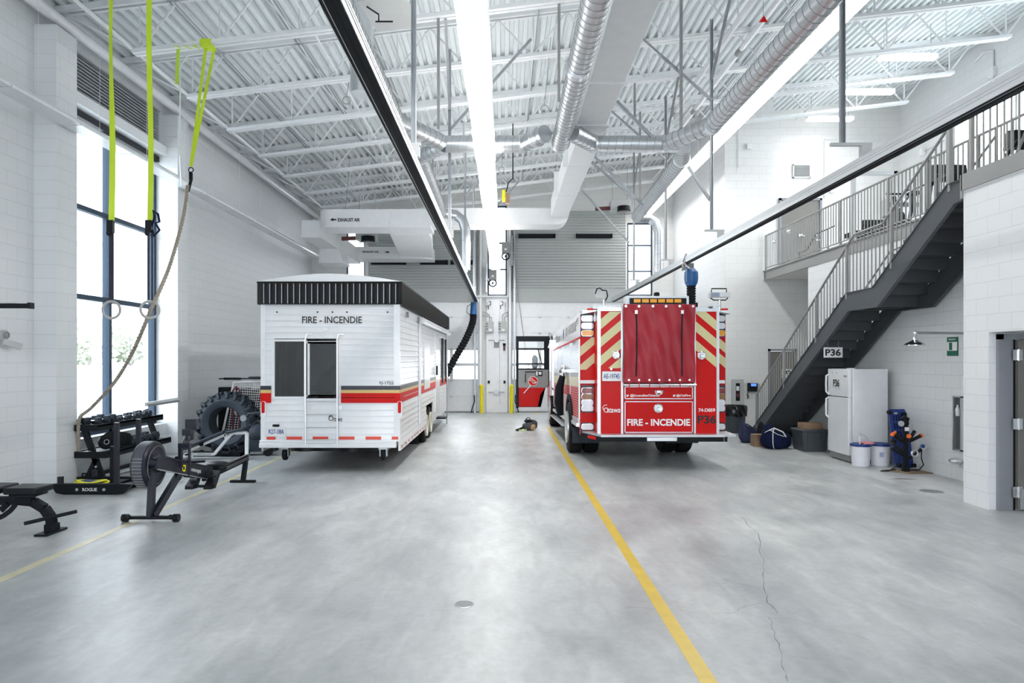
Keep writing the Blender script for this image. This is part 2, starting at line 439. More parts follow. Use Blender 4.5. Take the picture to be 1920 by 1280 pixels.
def window(name, plane, fixed, a0, a1, z0, z1, cols, rows, fw=.06, fd=.1, label=None, fm=None):
    """glazing as a structure with frame and pane parts"""
    root = thing(name, label, None, kind='structure'); fm = fm or M['bluesteel']
    f = MB(); g = MB()
    def bx(B, u0, u1, v0, v1, d0, d1):
        if plane == 'x': B.box(fixed-d0, fixed+d1, u0, u1, v0, v1)
        else: B.box(u0, u1, fixed-d0, fixed+d1, v0, v1)
    bx(f,a0,a0+fw,z0,z1,fd/2,fd/2); bx(f,a1-fw,a1,z0,z1,fd/2,fd/2); bx(f,a0,a1,z0,z0+fw,fd/2,fd/2); bx(f,a0,a1,z1-fw,z1,fd/2,fd/2)
    for c in cols: bx(f, c-fw/2, c+fw/2, z0, z1, fd/2, fd/2)
    for r in rows: bx(f, a0, a1, r-fw/2, r+fw/2, fd/2*.8, fd/2*.8)
    bx(g, a0+.01, a1-.01, z0+.01, z1-.01, .004, .004)
    part('window_frame', f, fm, root, kind='structure'); part('window_pane', g, M['glass'], root, kind='structure')
    return root
window('window_1', 'x', -6.86, 10.2, 13.35, .6, 5.82, (11.8,), (2.86, 4.3), .08, .12, 'tall blue framed window behind the dumbbell rack')
b = MB().box(-6.86, -6.74, 10.2, 13.35, 5.70, 5.80); struct('trim_4', b, M['plast'], 'dark box at the head of the tall window')  # plain dark bar along the window head

# far wall with two doors and three high windows
b = MB(); Y0, Y1 = YF, YF+.3
holes = [(-4.74,-.87,0,3.86),(.25,4.25,0,3.86),(-.57,.1,4.06,7.2),(-5.5,-4.85,4.06,6.6),(4.30,5.18,4.06,6.6)]
xs = sorted({-7.05, 5.9} | {h[0] for h in holes} | {h[1] for h in holes})
for i in range(len(xs)-1):
    xa, xb = xs[i], xs[i+1]; zz = 0; cuts = sorted([(h[2],h[3]) for h in holes if h[0] <= xa+1e-6 and h[1] >= xb-1e-6])
    for c0, c1 in cuts:
        if c0 > zz: b.box(xa, xb, Y0, Y1, zz, c0)
        zz = c1
    b.prism([(xa,zz),(xb,zz),(xb,roof_z(xb)+.09),(xa,roof_z(xa)+.09)], 'y', Y0, Y1)
struct('wall_far', b, BY, 'white far wall with two overhead doors')
window('window_2', 'y', YF+.1, -.57, .1, 4.06, 7.2, (), (4.98, 5.9), .05, .1, 'narrow blue framed window between the two far doors')
window('window_3', 'y', YF+.1, -5.5, -4.85, 4.06, 6.6, (), (4.72,), .05, .1, 'high window at the far left corner')
window('window_4', 'y', YF+.1, 4.30, 5.18, 4.06, 6.6, (), (4.92, 5.82), .05, .1, 'high blue framed window at the far right corner')

def overhead_door(name, x0, x1, label):
    root = thing(name, label, None, kind='structure'); n = 7; hh = 3.86/n
    cols = max(1, int((x1-x0)/.95)); cw = (x1-x0)/cols
    for i in range(n):
        b = MB(); z0 = i*hh+.008; z1 = (i+1)*hh; b.box(x0, x1, YF+.04, YF+.07, z0-.008, z0+.01)
        if i in (2, 3):
            b.box(x0, x1, YF+.02, YF+.07, z0, z0+.05); b.box(x0, x1, YF+.02, YF+.07, z1-.05, z1)
            for c in range(cols+1):
                xx = x0 + c*cw; b.box(max(x0,xx-.06), min(x1,xx+.06), YF+.02, YF+.07, z0+.05, z1-.05)
        else: b.box(x0, x1, YF+.02, YF+.07, z0, z1)
        pn = part('door_panel', b, M['wgloss'], root, kind='structure')
        if i in (2, 3):
            g = MB().box(x0+.05, x1-.05, YF+.04, YF+.046, z0+.04, z1-.04); part('door_window', g, M['glass'], pn, kind='structure')
    h = MB()
    for i in range(1, n+1):
        for c in range(cols+1):
            xx = min(max(x0+c*cw, x0+.1), x1-.1); h.box(xx-.045, xx+.045, YF-.005, YF+.02, i*hh-.02, i*hh+.02)
    part('hinge', h, M['lgrey'], root, kind='structure')
    t = MB()
    for xx in (x0-.02, x1+.02): t.box(xx-.03, xx+.03, YF-.08, YF+.01, 0, 4.1)
    part('door_track', t, M['galv'], root, kind='structure')
    s = MB().box(x0, x1, YF-.01, YF+.05, 0, .02); part('bottom_seal', s, M['rub'], root, kind='structure')
    return root
overhead_door('door_1', -4.74, -.87, 'white sectional overhead door behind the trailer')
overhead_door('door_2', .25, 4.25, 'white sectional overhead door behind the fire engine')

# ribbed lining over each door, and black seals on it
def ribbed(x0, x1, z0, z1):
    pr = []; z = z0
    while z < z1: pr += [(YF-.02, z),(YF-.02, z+.05),(YF-.055, z+.062),(YF-.055, z+.09)]; z += .098
    bb = MB()
    for i in range(len(pr)-1):
        a, c = pr[i], pr[i+1]; bb.prism([a, c, (YF-.005, c[1]), (YF-.005, a[1])], 'x', x0, x1)
    bb.box(x0, x1, YF-.03, YF-.004, 3.88, z0); bb.box(x0, x1, YF-.035, YF-.004, 3.84, 3.88)
    return bb
for nm, x0, x1, lb in (('trim_5', -4.72, -.9, 'grey ribbed lining above the left far door'), ('trim_6', .27, 4.23, 'grey ribbed lining above the right far door')):
    struct(nm, ribbed(x0, x1, 4.27, 7.0), M['ribg'], lb, smooth=False)
for i, (x0, x1, lb) in enumerate(((.5,1.78,'black brush seal bar over the right far door, nearer the centre window'),(2.5,3.75,'black brush seal bar over the right far door, nearer the right corner'),
                                  (-4.6,-3.4,'black brush seal bar over the left far door, beside the left corner window'),(-2.9,-1.95,'black brush seal bar over the left far door, in its middle'),
                                  (-1.85,-1.05,'black brush seal bar over the left far door, beside the centre pier'))):
    z = 6.12 if x0 > 0 else 5.2
    b = MB().box(x0, x1, YF-.16, YF-.05, z-.07, z+.07); b.cyl((x0,YF-.14,z),(x0+.03,YF-.14,z),.085).cyl((x1-.03,YF-.14,z),(x1,YF-.14,z),.085)
    solo('seal_bar', b, M['rub'], lb, 'bar', ((x0+x1)/2, YF-.1, z), 'black bars over the far doors')
    b = MB().box(x0-.05, x1+.05, YF-.07, YF-.05, z-.2, z-.12)

# right side of the bay
b = MB(); b.box(5.89, 6.1, 18.5, YF+.3, 0, 8.72)
struct('wall_right_far', b, BX, 'white block wall beside the fire engine bay')
b = MB(); b.prism([(5.89,4.05),(7.18,4.05),(7.18,roof_z(7.18)+.09),(5.89,roof_z(5.89)+.09)], 'y', 18.2, 18.5); b.box(5.89, 7.08, 18.2, 18.5, 0, 4.05); b.box(7.78, 8.8, 18.2, 18.5, 0, 4.05); b.box(7.08, 7.78, 18.2, 18.5, 2.1, 4.05)
b.prism([(7.18,4.0),(11.5,4.0),(11.5,roof_z(11.5)+.09),(7.18,roof_z(7.18)+.09)], 'y', 19.3, 19.6)
struct('wall_back_right', b, BY, 'cream block wall behind the stairs and mezzanine')
b = MB(); b.box(7.0, 7.18, 18.5, 19.6, 4.0, 8.8); b.box(6.95, 7.15, 8.84, 15.6, 0, 3.97)
struct('wall_right', b, BX, 'pale block wall behind the refrigerator')
b = MB(); b.box(8.6, 8.8, 15.6, 18.2, 0, 3.97); b.box(7.15, 8.8, 15.4, 15.6, 0, 3.97)
struct('wall_corridor', b, BX, 'white wall of the passage under the mezzanine')
b = MB(); b.box(5.95, 6.25, YB, 6.9, 0, 4.03); b.box(5.95, 6.25, 6.9, 8.38, 2.18, 4.03); b.box(5.95, 7.15, 8.38, 8.84, 0, 4.03)
b.box(7.6, 7.8, 6.7, 8.4, 0, 2.3); b.box(6.25, 7.8, 6.7, 6.9, 0, 2.3); b.box(6.25, 7.8, 6.9, 8.38, 2.18, 2.3)
struct('wall_right_near', b, BX, 'white block wall with a door alcove at the right edge')
b = MB(); b.box(11.2, 11.5, YB, 11.0, 4.2, 9.4); b.box(11.2, 11.5, 17.1, 19.6, 4.2, 9.4); b.box(11.2, 11.5, 11, 17.1, 4.2, 4.5); b.box(11.2, 11.5, 11, 17.1, 8.2, 9.4)
struct('wall_right_upper', b, BX, 'white upper wall along the mezzanine')
window('window_5', 'x', 11.3, 11, 17.1, 4.5, 8.2, (13.0, 15.0), (), .06, .1, 'bright window on the mezzanine wall', M['lgrey'])
b = MB(); b.box(6.97, 11.5, 8.84, 19.6, 3.97, 4.18); b.box(5.97, 11.5, YB, 8.84, 4.03, 4.22)
struct('floor_upper', b, M['cream'], 'mezzanine floor slab')
b = MB(); b.box(6.93, 6.97, 8.9, 18.2, 3.95, 4.2); b.box(5.93, 5.97, YB, 8.86, 4.03, 4.24); b.box(5.93, 6.97, 8.84, 8.88, 3.93, 4.24)
b.box(6.90, 6.97, 8.9, 18.2, 4.17, 4.2)
struct('trim_7', b, M['mgrey'], 'grey steel edge beam of the mezzanine')

# wall behind the viewer: three tall glazed bays that light the hall
b = MB(); xs = [(-7.05,-5.9),(-1.9,-1.1),(2.9,3.6),(5.6,11.5)]
for x0, x1 in xs: b.box(x0, x1, YB-.3, YB, 0, 6.5)
b.prism([(-7.05,6.4),(11.5,6.4),(11.5,roof_z(11.5)+.09),(-7.05,roof_z(-7.05)+.09)], 'y', YB-.3, YB)
struct('wall_rear', b, BY, 'wall behind the viewer with three bay openings')
for i, (x0, x1) in enumerate(((-5.9,-1.9),(-1.1,2.9),(3.6,5.6))):
    window('window_%d' % (6+i), 'y', YB-.15, x0, x1, 0.02, 6.4, ((x0+x1)/2,), (1.3,2.6,3.9,5.1), .08, .1, 'glazed bay door behind the viewer', M['lgrey'])

# doors of people size
def leaf_door(name, x0, x1, Y, z0, z1, label, handle_x, fw=.06, m=None):
    r = thing(name, label, None, kind='structure')
    f = MB().box(x0-fw, x0, Y-.06, Y+.1, z0, z1+fw).box(x1, x1+fw, Y-.06, Y+.1, z0, z1+fw).box(x0-fw, x1+fw, Y-.06, Y+.1, z1, z1+fw)
    part('door_frame', f, M['frameg'], r, kind='structure')
    part('door_leaf', MB().box(x0+.003, x1-.003, Y-.02, Y+.03, z0+.01, z1-.003), m or M['gdoor'], r, kind='structure')
    h = MB().cyl((handle_x,Y-.02,z0+1.0),(handle_x,Y-.08,z0+1.0),.02).cyl((handle_x,Y-.07,z0+1.0),(handle_x+.1,Y-.07,z0+1.0),.012).cyl((handle_x,Y-.02,z0+1.15),(handle_x,Y-.04,z0+1.15),.025)
    part('door_handle', h, M['chrome'], r, kind='structure')
    return r
leaf_door('door_3', 7.1, 7.76, 18.25, 0, 2.06, 'grey steel door behind the stair railing', 7.65)
r = leaf_door('door_4', 7.82, 8.9, 19.28, 4.2, 6.32, 'grey steel door on the mezzanine', 8.8)
b = MB().box(8.3,8.42,19.2,19.26,5.3,5.36).cyl((8.3,19.2,5.33),(8.45,19.16,5.3),.015); part('door_closer', b, M['chrome'], r, kind='structure')
# alcove door, a little open, three hinges on its left side
Y = 8.36
r = thing('door_5', 'grey door with three steel hinges at the right edge', None, kind='structure')
part('door_frame', MB().box(6.04,6.10,Y-.03,Y+.02,0,2.155).box(6.10,6.20,Y-.015,Y+.02,0,2.12).box(6.20,6.235,Y,Y+.02,0,2.12).box(6.04,7.3,Y-.03,Y+.02,2.09,2.155), M['frameg'], r, kind='structure')
part('door_gap', MB().box(6.235,6.265,Y+.005,Y+.02,0,2.09), M['plast'], r, kind='structure')
lf = part('door_leaf', MB().box(6.265,7.2,Y-.04,Y+.01,.02,2.08), M['gdoor'], r, kind='structure')
part('kick_plate', MB().box(6.29,7.15,Y-.046,Y-.04,.02,.27), M['alu'], lf, kind='structure')
for z in (1.90, 1.06, .23):
    hb = MB().box(6.20,6.315,Y-.05,Y-.042,z-.065,z+.065); hb.cyl((6.262,Y-.055,z-.07),(6.262,Y-.055,z+.07),.011)
    part('hinge', hb, M['chrome'], r, kind='structure')

# ---------------------------------------------------------------- outdoors
b = MB().box(-60, -7.06, -40, 70, -.3, -.06).box(-60, 60, YF+.31, 70, -.3, -.06).box(-60,60,-40,YB-.31,-.3,-.06).box(11.51,60,-40,70,-.3,-.06)
o = struct('ground', b, mat('overexposed asphalt', (.62,.63,.63), .8, var=.15, scale=1), 'pale car park outside the windows')  # ground colour whitened to read as overexposed
def tree(x, y, h, label):
    r = thing('tree', label, 'tree', (x, y, -.06), group='trees outside the tall window')
    t = MB().tube([(x,y,-.06),(x+.05,y,h*.25),(x-.03,y+.05,h*.5)], [.14,.1,.07], 8)
    for k in range(5):
        a = k*1.3; t.tube([(x,y,h*.35),(x+math.cos(a)*h*.12,y+math.sin(a)*h*.12,h*.5),(x+math.cos(a)*h*.2,y+math.sin(a)*h*.2,h*.72)],[.05,.035,.015],6)
    part('trunk', t, mat('overexposed bark', (.5,.48,.45), .9), r)  # bark colour paled to look overexposed
    f = MB(); rnd = random.Random(int(y*7))
    for k in range(900):
        a = rnd.uniform(0,2*PI); rr = h*.3*math.sqrt(rnd.random()); zz = h*.66 + rnd.uniform(-1,1)*h*.28*math.sqrt(max(0,1-(rr/(h*.31))**2))
        c = Vector((x+rr*math.cos(a), y+rr*math.sin(a), zz)); s = rnd.uniform(.09,.2)
        u = Vector((rnd.uniform(-1,1),rnd.uniform(-1,1),rnd.uniform(-1,1))).normalized(); w = u.orthogonal().normalized()
        vs = [f.bm.verts.new(c+u*s), f.bm.verts.new(c+w*s*.6), f.bm.verts.new(c-u*s), f.bm.verts.new(c-w*s*.6)]; f._f(vs, 0)
    part('foliage', f, mat('overexposed leaf', (.62,.66,.55), .7, var=.1), r)  # leaf colour bleached toward white to imitate daylight overexposure
def at(xp, D): return (xp-945)*D/1280
tree(at(168,30), 30, 3.9, 'leafy tree outside, left of the window mullion')
tree(at(245,34), 34, 4.3, 'leafy tree outside, right of the window mullion')
x = at(181,22)
r = thing('light_pole', 'tall pale parking lot lamp pole outside the window', 'lamp post', (x,22,-.06))
part('pole', MB().cyl((x,22,-.06),(x,22,5.6),.16,.10), M['lgrey'], r); part('base', MB().cyl((x,22,-.06),(x,22,.5),.3), M['lgrey'], r)
part('lamp_arm', MB().bar((x-1.3,22,5.55),(x+.6,22,5.55),.12,.1).box(x-1.5,x-.9,21.9,22.1,5.45,5.6), M['lgrey'], r)
# parked vehicle outside
def suv(cx, cy, label, m):
    r = thing('parked_car', label, 'car', (cx, cy, -.06))
    pr = [(-2.3,.35),(2.3,.35),(2.35,.8),(2.2,1.0),(1.2,1.08),(.6,1.62),(-2.0,1.68),(-2.3,1.1)]
    b = MB().prism([(cx+p[0], p[1]) for p in pr], 'y', cy-.9, cy+.9); part('body', b, m, r, bevel=.06)
    for x0, x1, xa, xb in ((-1.95,-.75,-1.9,-.75),(-.65,.95,-.65,.5)):
        g = MB().prism([(cx+x0,1.05),(cx+x1,1.05),(cx+xb,1.56),(cx+xa,1.56)], 'y', cy-.915, cy-.89); part('side_window', g, mat('overexposed car glass', (.42,.46,.5), .1), r)  # glass colour lightened as if washed out by daylight
    for xx in (-1.4, 1.4):
        w = part('wheel', MB().lathe([(.2,-.12),(.34,-.12),(.36,-.06),(.36,.06),(.34,.12),(.2,.12)], (cx+xx,cy-.86,.30), 'y', 20), mat('overexposed tyre', (.35,.36,.38), .8), r)  # tyre colour raised to grey to suit the blown out view
        part('hub', MB().cyl((cx+xx,cy-.99,.3),(cx+xx,cy-.9,.3),.21,n=16), M['alu'], w)
suv(at(255,19.5), 19.5, 'white parked car outside the tall window', M['wgloss'])

# ---------------------------------------------------------------- world, camera
w = bpy.data.worlds.new('overcast'); SC.world = w; w.use_nodes = True
N = w.node_tree.nodes; L = w.node_tree.links; bg = N['Background']
tc = N.new('ShaderNodeTexCoord'); sp = N.new('ShaderNodeSeparateXYZ'); rp = N.new('ShaderNodeValToRGB')
L.new(tc.outputs['Generated'], sp.inputs[0]); L.new(sp.outputs['Z'], rp.inputs[0])
rp.color_ramp.elements[0].position = .0; rp.color_ramp.elements[0].color = (.92,.95,1,1)
rp.color_ramp.elements[1].position = .6; rp.color_ramp.elements[1].color = (.86,.93,1,1)
L.new(rp.outputs[0], bg.inputs['Color']); bg.inputs['Strength'].default_value = 4.4
cam = bpy.data.cameras.new('camera'); co = bpy.data.objects.new('camera', cam); C.objects.link(co)
cam.sensor_width = 36; cam.lens = 24; cam.shift_x = 15/1920; cam.shift_y = 33/1920
cam.clip_start = .05; cam.clip_end = 300
co.location = (0, 0, H); co.rotation_euler = (PI/2, 0, 0)
SC.camera = co
vs = SC.view_settings; SC.display_settings.display_device = 'sRGB'
vs.view_transform = 'Standard'; vs.look = 'None'; vs.gamma = 1; vs.use_curve_mapping = False; vs.exposure = .80
# ================================================================ roof joists
def zb(x): return 7.09 + .12*x
def zt(x): return 7.83 + .12*x
def make_joist(x1, label):
    j = thing('roof_joist', label, 'joist', (0,0,0), group='open web roof joists', world=False)
    t = MB()
    for dy in (-.055, .055): t.prism([(-6.7,zt(-6.7)),(x1,zt(x1)),(x1,zt(x1)+.09),(-6.7,zt(-6.7)+.09)], 'y', dy-.028, dy+.028)
    part('top_chord', t, M['steelw'], j, smooth=False)
    c = MB(); xe = min(x1-.9, 10.2)
    for dy in (-.045, .045): c.prism([(-5.56,zb(-5.56)),(xe,zb(xe)),(xe,zb(xe)+.06),(-5.56,zb(-5.56)+.06)], 'y', dy-.035, dy+.035)
    part('bottom_chord', c, M['steelw'], j, smooth=False)
    w = MB(); x = -5.5; w.bar((-6.6,0,zt(-6.6)),(-5.5,0,zb(-5.5)+.03),.03,.03)
    nodes = []
    while x < xe+.01:
        if x > -5.4: w.bar((x-.6,0,zt(x-.6)),(x,0,zb(x)+.03),.026,.026)
        if x+.6 < x1: w.bar((x,0,zb(x)+.03),(x+.6,0,zt(x+.6)),.026,.026)
        nodes.append(x); x += 1.2
    part('lattice_web', w, M['steelw'], j)
    for x in nodes:
        part('web_strut', MB().bar((x+.02,0,zb(x)+.03),(x+.02,0,zt(x)),.022,.022), M['steelw'], j)
    return j
JY = [10.27+1.75*k for k in range(-9, 8)]
jl = make_joist(11.15, 'x'); js = make_joist(5.85, 'x')
jl.location = (0, JY[0], 0)
vis = [y for y in JY if y > 0]
for i, y in enumerate(JY):
    n = len(JY)-1-i
    lb = 'white open web roof joist nearest the far wall' if n == 0 else ('white open web roof joist, %s counted from the far wall' % ORD[n] if n < 16 else 'white open web roof joist behind the viewer')
    if y > 18: 
        o = js if js.location.y == 0 else copy_tree(js)
        o.location = (0, y, 0)
    else:
        o = jl if i == 0 else copy_tree(jl)
        o.location = (0, y, 0)
    o['label'] = lb
def pipe(name, pts, r, m, label, cat='pipe', group=None, n=10):
    b = MB().tube(pts, r, n); return solo(name, b, m, label, cat, pts[0], group)
pipe('sprinkler_pipe', [(-6.47,YB+.05,6.78),(-6.47,YF-.05,6.78)], .085, M['wgloss'], 'thick white pipe along the top of the left wall', n=14)
pipe('bridging_rod', [(-5.56,YB+.05,6.50),(-5.56,YF-.3,6.50)], .03, M['steelw'], 'white rod tying the left ends of the roof joists', 'rod', 'joist bridging rods')
for x, lb in ((-2.9,'white rod under the joists left of the exhaust track'),(1.95,'white rod under the joists right of the big white duct'),(4.9,'white rod under the joists above the right lamp run'),(7.6,'white rod under the joists over the mezzanine')):
    pipe('bridging_rod', [(x,YB+.05,zb(x)+.09),(x,17.8 if x>5.8 else YF-.3,zb(x)+.09)], .014, M['steelw'], lb, 'rod', 'joist bridging rods', 6)
for x, lb in ((-5.0,'thin ceiling conduit nearest the left wall'),(-3.6,'thin ceiling conduit, second from the left wall'),(-2.35,'thin ceiling conduit, third from the left wall'),(-.45,'thin ceiling conduit above the centre lamp run'),(.6,'thin ceiling conduit beside the spiral duct'),(2.6,'thin ceiling conduit right of the white duct'),(5.3,'thin ceiling conduit next to the right lamp run')):
    b = MB().tube([(x,YB+.05,zt(x)-.05),(x,YF-.3,zt(x)-.05)], .013, 6)
    if x != .6: b.tube([(x+.07,YB+.05,zt(x)-.05),(x+.07,YF-.3,zt(x)-.05)], .013, 6)
    solo('ceiling_conduit', b, M['galv'], lb, 'conduit', (x,YB+.05,zt(x)-.05), 'thin conduits under the roof deck')
for x, lb in ((3.9,'white tube of the ceiling heater, left one'),(4.35,'white tube of the ceiling heater, right one')):
    b = MB().tube([(x,4.0,zb(x)-.08),(x,17.5,zb(x)-.08)], .05, 10)
    r = thing('heater_tube', lb, 'heater', (x,4,zb(x)-.08), group='radiant heater tubes'); part('tube', b, M['wgloss'], r)
    for y in (6.5,9.5,12.5,15.5): part('collar', MB().cyl((x,y,zb(x)-.08),(x,y+.22,zb(x)-.08),.058), M['mgrey'], r)

# ================================================================ lamp runs
def lamp_run(x, z, w, y0, n, L, pat, tagtxt, gap=.0):
    for i in range(n):
        y = y0 + i*L; lit = pat(i)
        r = thing('strip_light', 'x', 'light', (x, y+L/2, z), group=tagtxt[1])
        r['label'] = tagtxt[0] % (ORD[i] if i < 16 else 'last')
        part('housing', MB().prism([(x-w/2,z+.03),(x+w/2,z+.03),(x+w/2-.03,z+.08),(x-w/2+.03,z+.08)], 'y', y+.005, y+L-.005), M['steelw'], r)
        pr = [(x-w/2,z+.03),(x-w/2+.01,z),(x+w/2-.01,z),(x+w/2,z+.03)]
        part('diffuser', MB().prism(pr, 'y', y+.012, y+L-.012), M['lit'] if lit else (M['unlit'] if x < -5 else M['half']), r)
        part('hanger_wire', MB().cyl((x,y+L/2,z+.07),(x,y+L/2,{5:5.125,10:5.275}.get(i, roof_z(x)+.02) if abs(x+.27) < .01 else roof_z(x)+.02),.003,n=6), M['white'], r)
lamp_run(-.27, 4.75, .29, 3.3, 14, 1.35, lambda i: i % 2 == 0 or i > 8, ('hanging strip lamp in the centre row, %s from the viewer', 'centre row of strip lamps'))
lamp_run(4.9, 6.83, .36, 5.5, 13, 1.38, lambda i: True, ('strip lamp in the bright right hand row, %s from the viewer', 'right row of strip lamps'))
lamp_run(-6.2, 5.2, .3, 1.5, 16, 1.38, lambda i: False, ('unlit strip lamp along the left wall, %s from the viewer', 'left wall row of strip lamps'))
for x, y, lb in ((8.63,14.6,'short lit lamp over the mezzanine, nearest the viewer'),(8.8,16.5,'short lit lamp over the mezzanine, middle one'),(8.76,18.35,'short lit lamp over the mezzanine, nearest the back wall')):
    z = 8.28
    r = thing('strip_light', lb, 'light', (x,y,z), group='mezzanine lamps')
    part('housing', MB().box(x-.62,x+.62,y-.07,y+.07,z+.03,z+.09), M['steelw'], r)
    part('diffuser', MB().box(x-.6,x+.6,y-.09,y+.09,z-.02,z+.03), M['lit'], r)
    for s in (-.5,.5): part('hanger_wire', MB().cyl((x+s,y,z+.09),(x+s,y,roof_z(x+s)),.006,n=6), M['galv'], r)
# lamps' own light, plus uplights added above the housings to brighten the ceiling
def area(loc, rot, sx, sy, e, col=(1,.985,.96)):
    l = bpy.data.lights.new('lamp', 'AREA'); l.shape = 'RECTANGLE'; l.size = sx; l.size_y = sy; l.energy = e; l.color = col
    o = bpy.data.objects.new('lamp', l); C.objects.link(o); o.location = loc; o.rotation_euler = rot
area((-.27, 12.5, 4.72), (0,0,0), .25, 18, 130); area((-.27, 12.5, 4.86), (PI,0,0), .25, 18, 110)
area((4.9, 14, 6.80), (0,0,0), .3, 17, 70); area((4.9, 14, 6.93), (PI,0,0), .3, 17, 15)
area((8.7, 16.4, 8.2), (0,0,0), 1.1, 4, 25)

# ================================================================ exhaust tracks
def track(xc, name, label):
    z0, z1 = 3.73, 3.83; y0, y1 = -2, 22.5
    r = thing(name, label, 'rail', (xc, 10, z0), group='exhaust extraction tracks')
    b = MB().box(xc-.062,xc+.062,y0,y1,z0+.02,z1); b.box(xc-.064,xc-.057,y0,y1,z0+.004,z0+.03); b.box(xc+.057,xc+.064,y0,y1,z0+.004,z0+.03); b.box(xc-.036,xc-.032,y0,y1,z0-.001,z0+.02)
    b.box(xc-.045,xc+.045,y0,y1,z1,z1+.03); b.box(xc-.068,xc+.068,y0,y1,z0+.05,z0+.056).box(xc-.068,xc+.068,y0,y1,z0+.078,z0+.084)
    part('track_body', b, M['alu'], r)
    part('rubber_seal', MB().box(xc-.057,xc+.057,y0,y1,z0,z0+.021).box(xc-.012,xc+.012,y0,y1,z0-.004,z0+.01), M['rub'], r)
    part('end_cap', MB().box(xc-.08,xc+.08,y1,y1+.03,z0-.01,z1+.03), M['galv'], r)
    return r
track(-.917, 'exhaust_track', 'left exhaust extraction track running over the trailer'); track(3.59, 'exhaust_track', 'right exhaust extraction track running over the fire engine')
def hanger(x, y, xt, label, left):
    r = thing('track_hanger', label, 'hanger', (x,y,3.95), group='strut hangers of the exhaust tracks'); top = zb(x)
    p = MB(); 
    for dx, dy in ((-.02,0),(.02,0)): p.box(x+dx-.004,x+dx+.004,y-.02,y+.02,4.0,top)
    p.box(x-.02,x+.02,y+.014,y+.022,4.0,top)
    part('post', p, M['galv'], r)
    a, c = sorted((x, xt)); part('bracket', MB().box(a-.12,c+.06,y-.02,y+.02,3.97,4.0).box(xt-.05,xt+.05,y-.03,y+.03,3.86,3.97), M['lgrey'], r)
    s = 1 if left else -1; k = 1.35
    part('brace', MB().bar((x,y,top-1.35),(x+s*k,y,zb(x+s*k)),.04,.04), M['galv'], r)
    part('brace', MB().bar((x,y,top-1.0),(x+.02,y-1.0,top),.04,.04), M['galv'], r)
for i, y in enumerate((6.8,11.3,15.8,20.3)):
    hanger(-.90, y, -.89, 'galvanised strut hanger of the left exhaust track, %s from the viewer' % ORD[i], True)
for i, (y, x) in enumerate(((6.8,3.37),(11.35,3.45),(14.7,3.48),(18.4,3.5))):
    hanger(x, y, 3.6, 'galvanised strut hanger of the right exhaust track, %s from the viewer' % ORD[i], False)
for i, (x, D, y0, y1) in enumerate(((822,10.27,60,242),(1048,10.27,20,190),(1277,10.27,20,240),(1200,15.5,220,380),(843,17.3,205,262),(811,15.5,265,353),(1190,13.77,80,220))):
    a = px(x,y0,D); c = px(x,y1,D); a.z = zb(a.x)
    side = ['above the left end of the cross duct','beside the big spiral duct','left of the right spiral duct','behind the cross duct on the right','behind the centre lamp row','behind the left exhaust track','above the cross duct, right part'][i]
    b = MB().box(c.x-.02,c.x+.02,D-.02,D+.02,c.z,a.z)
    solo('drop_strut', b, M['mgrey'], 'dark vertical strut hanging ' + side, 'strut', (c.x,D,c.z), 'vertical ceiling struts')
for i, (xa,ya,xb,yb,D) in enumerate(((1156,190,1222,256,10.6),(1115,294,1205,385,13.9),(1090,355,1180,455,17.6),(1290,312,1332,376,11.4),(893,185,930,255,10.3))):
    a = px(xa,ya,D); c = px(xb,yb,D)
    b = MB().bar(a, c, .045, .045)
    solo('diagonal_brace', b, M['galv'], 'galvanised diagonal ceiling brace ' + ['right of the big white duct, above the cross duct','just behind the cross duct','farthest from the viewer, before the ribbed wall','meeting the second right track hanger','next to the centre lamp row'][i], 'brace', a, 'diagonal ceiling braces')

# ================================================================ spiral ducts (z = 5.25)
ZD = 5.25; RD = .13
DUCT = mat('spiral duct metal', (.56,.58,.60), .36, .92, var=.1)
def spiral(name, pts, r, label, seams=.12, elbows=()):
    root = thing(name, label, 'duct', pts[0], group='spiral exhaust ducts')
    part('duct_run', MB().tube(pts, r, 20), DUCT, root)
    s = MB()
    for i in range(len(pts)-1):
        a, c = Vector(pts[i]), Vector(pts[i+1]); d = c-a; L = d.length; d.normalize()
        k = seams
        while k < L-.05:
            p = a+d*k; q = d.orthogonal().normalized(); w = d.cross(q)
            sk = d*(.03)
            ring = [p + (q*math.cos(t)+w*math.sin(t))*(r+.002) + sk*math.cos(t) for t in [2*PI*j/20 for j in range(20)]]
            s.tube(ring, .003, 4, closed=True); k += seams
    part('seam', s, M['mgrey'], root)
    for p in elbows:
        a = Vector(p[0]); d = Vector(p[1]).normalized()
        part('coupling', MB().cyl(a-d*.05, a+d*.05, r+.012, n=20), M['alu'], root)
    return root
spiral('spiral_duct', [(.86,4.0,ZD+.02),(.90,10.9,ZD+.02)], .14, 'big silver spiral duct running overhead beside the white box duct', .13, [((.87,8.0,ZD+.02),(0,1,0))])
spiral('spiral_duct', [(-.92,10.8,ZD),(.28,10.8,ZD),(.62,10.3,ZD)], RD, 'cross duct left of the big spiral duct', .12, [((.28,10.8,ZD),(1,0,0)),((.5,10.5,ZD),(1,-1,0))])
spiral('spiral_duct', [(1.02,10.25,ZD),(1.42,10.8,ZD),(2.75,10.8,ZD)], RD, 'cross duct right of the big spiral duct', .12, [((1.42,10.8,ZD),(1,0,0))])
spiral('spiral_duct', [(2.55,10.8,ZD),(3.02,9.9,ZD),(3.05,4.5,ZD)], RD, 'spiral duct running toward the viewer beside the right lamp row', .14, [((3.02,9.9,ZD),(0,1,0))])
spiral('spiral_duct', [(2.85,10.9,ZD),(3.02,11.6,ZD),(3.17,16.3,ZD)], RD, 'spiral duct running from the cross duct to the far right', .14, [((3.02,11.6,ZD),(0,1,0))])
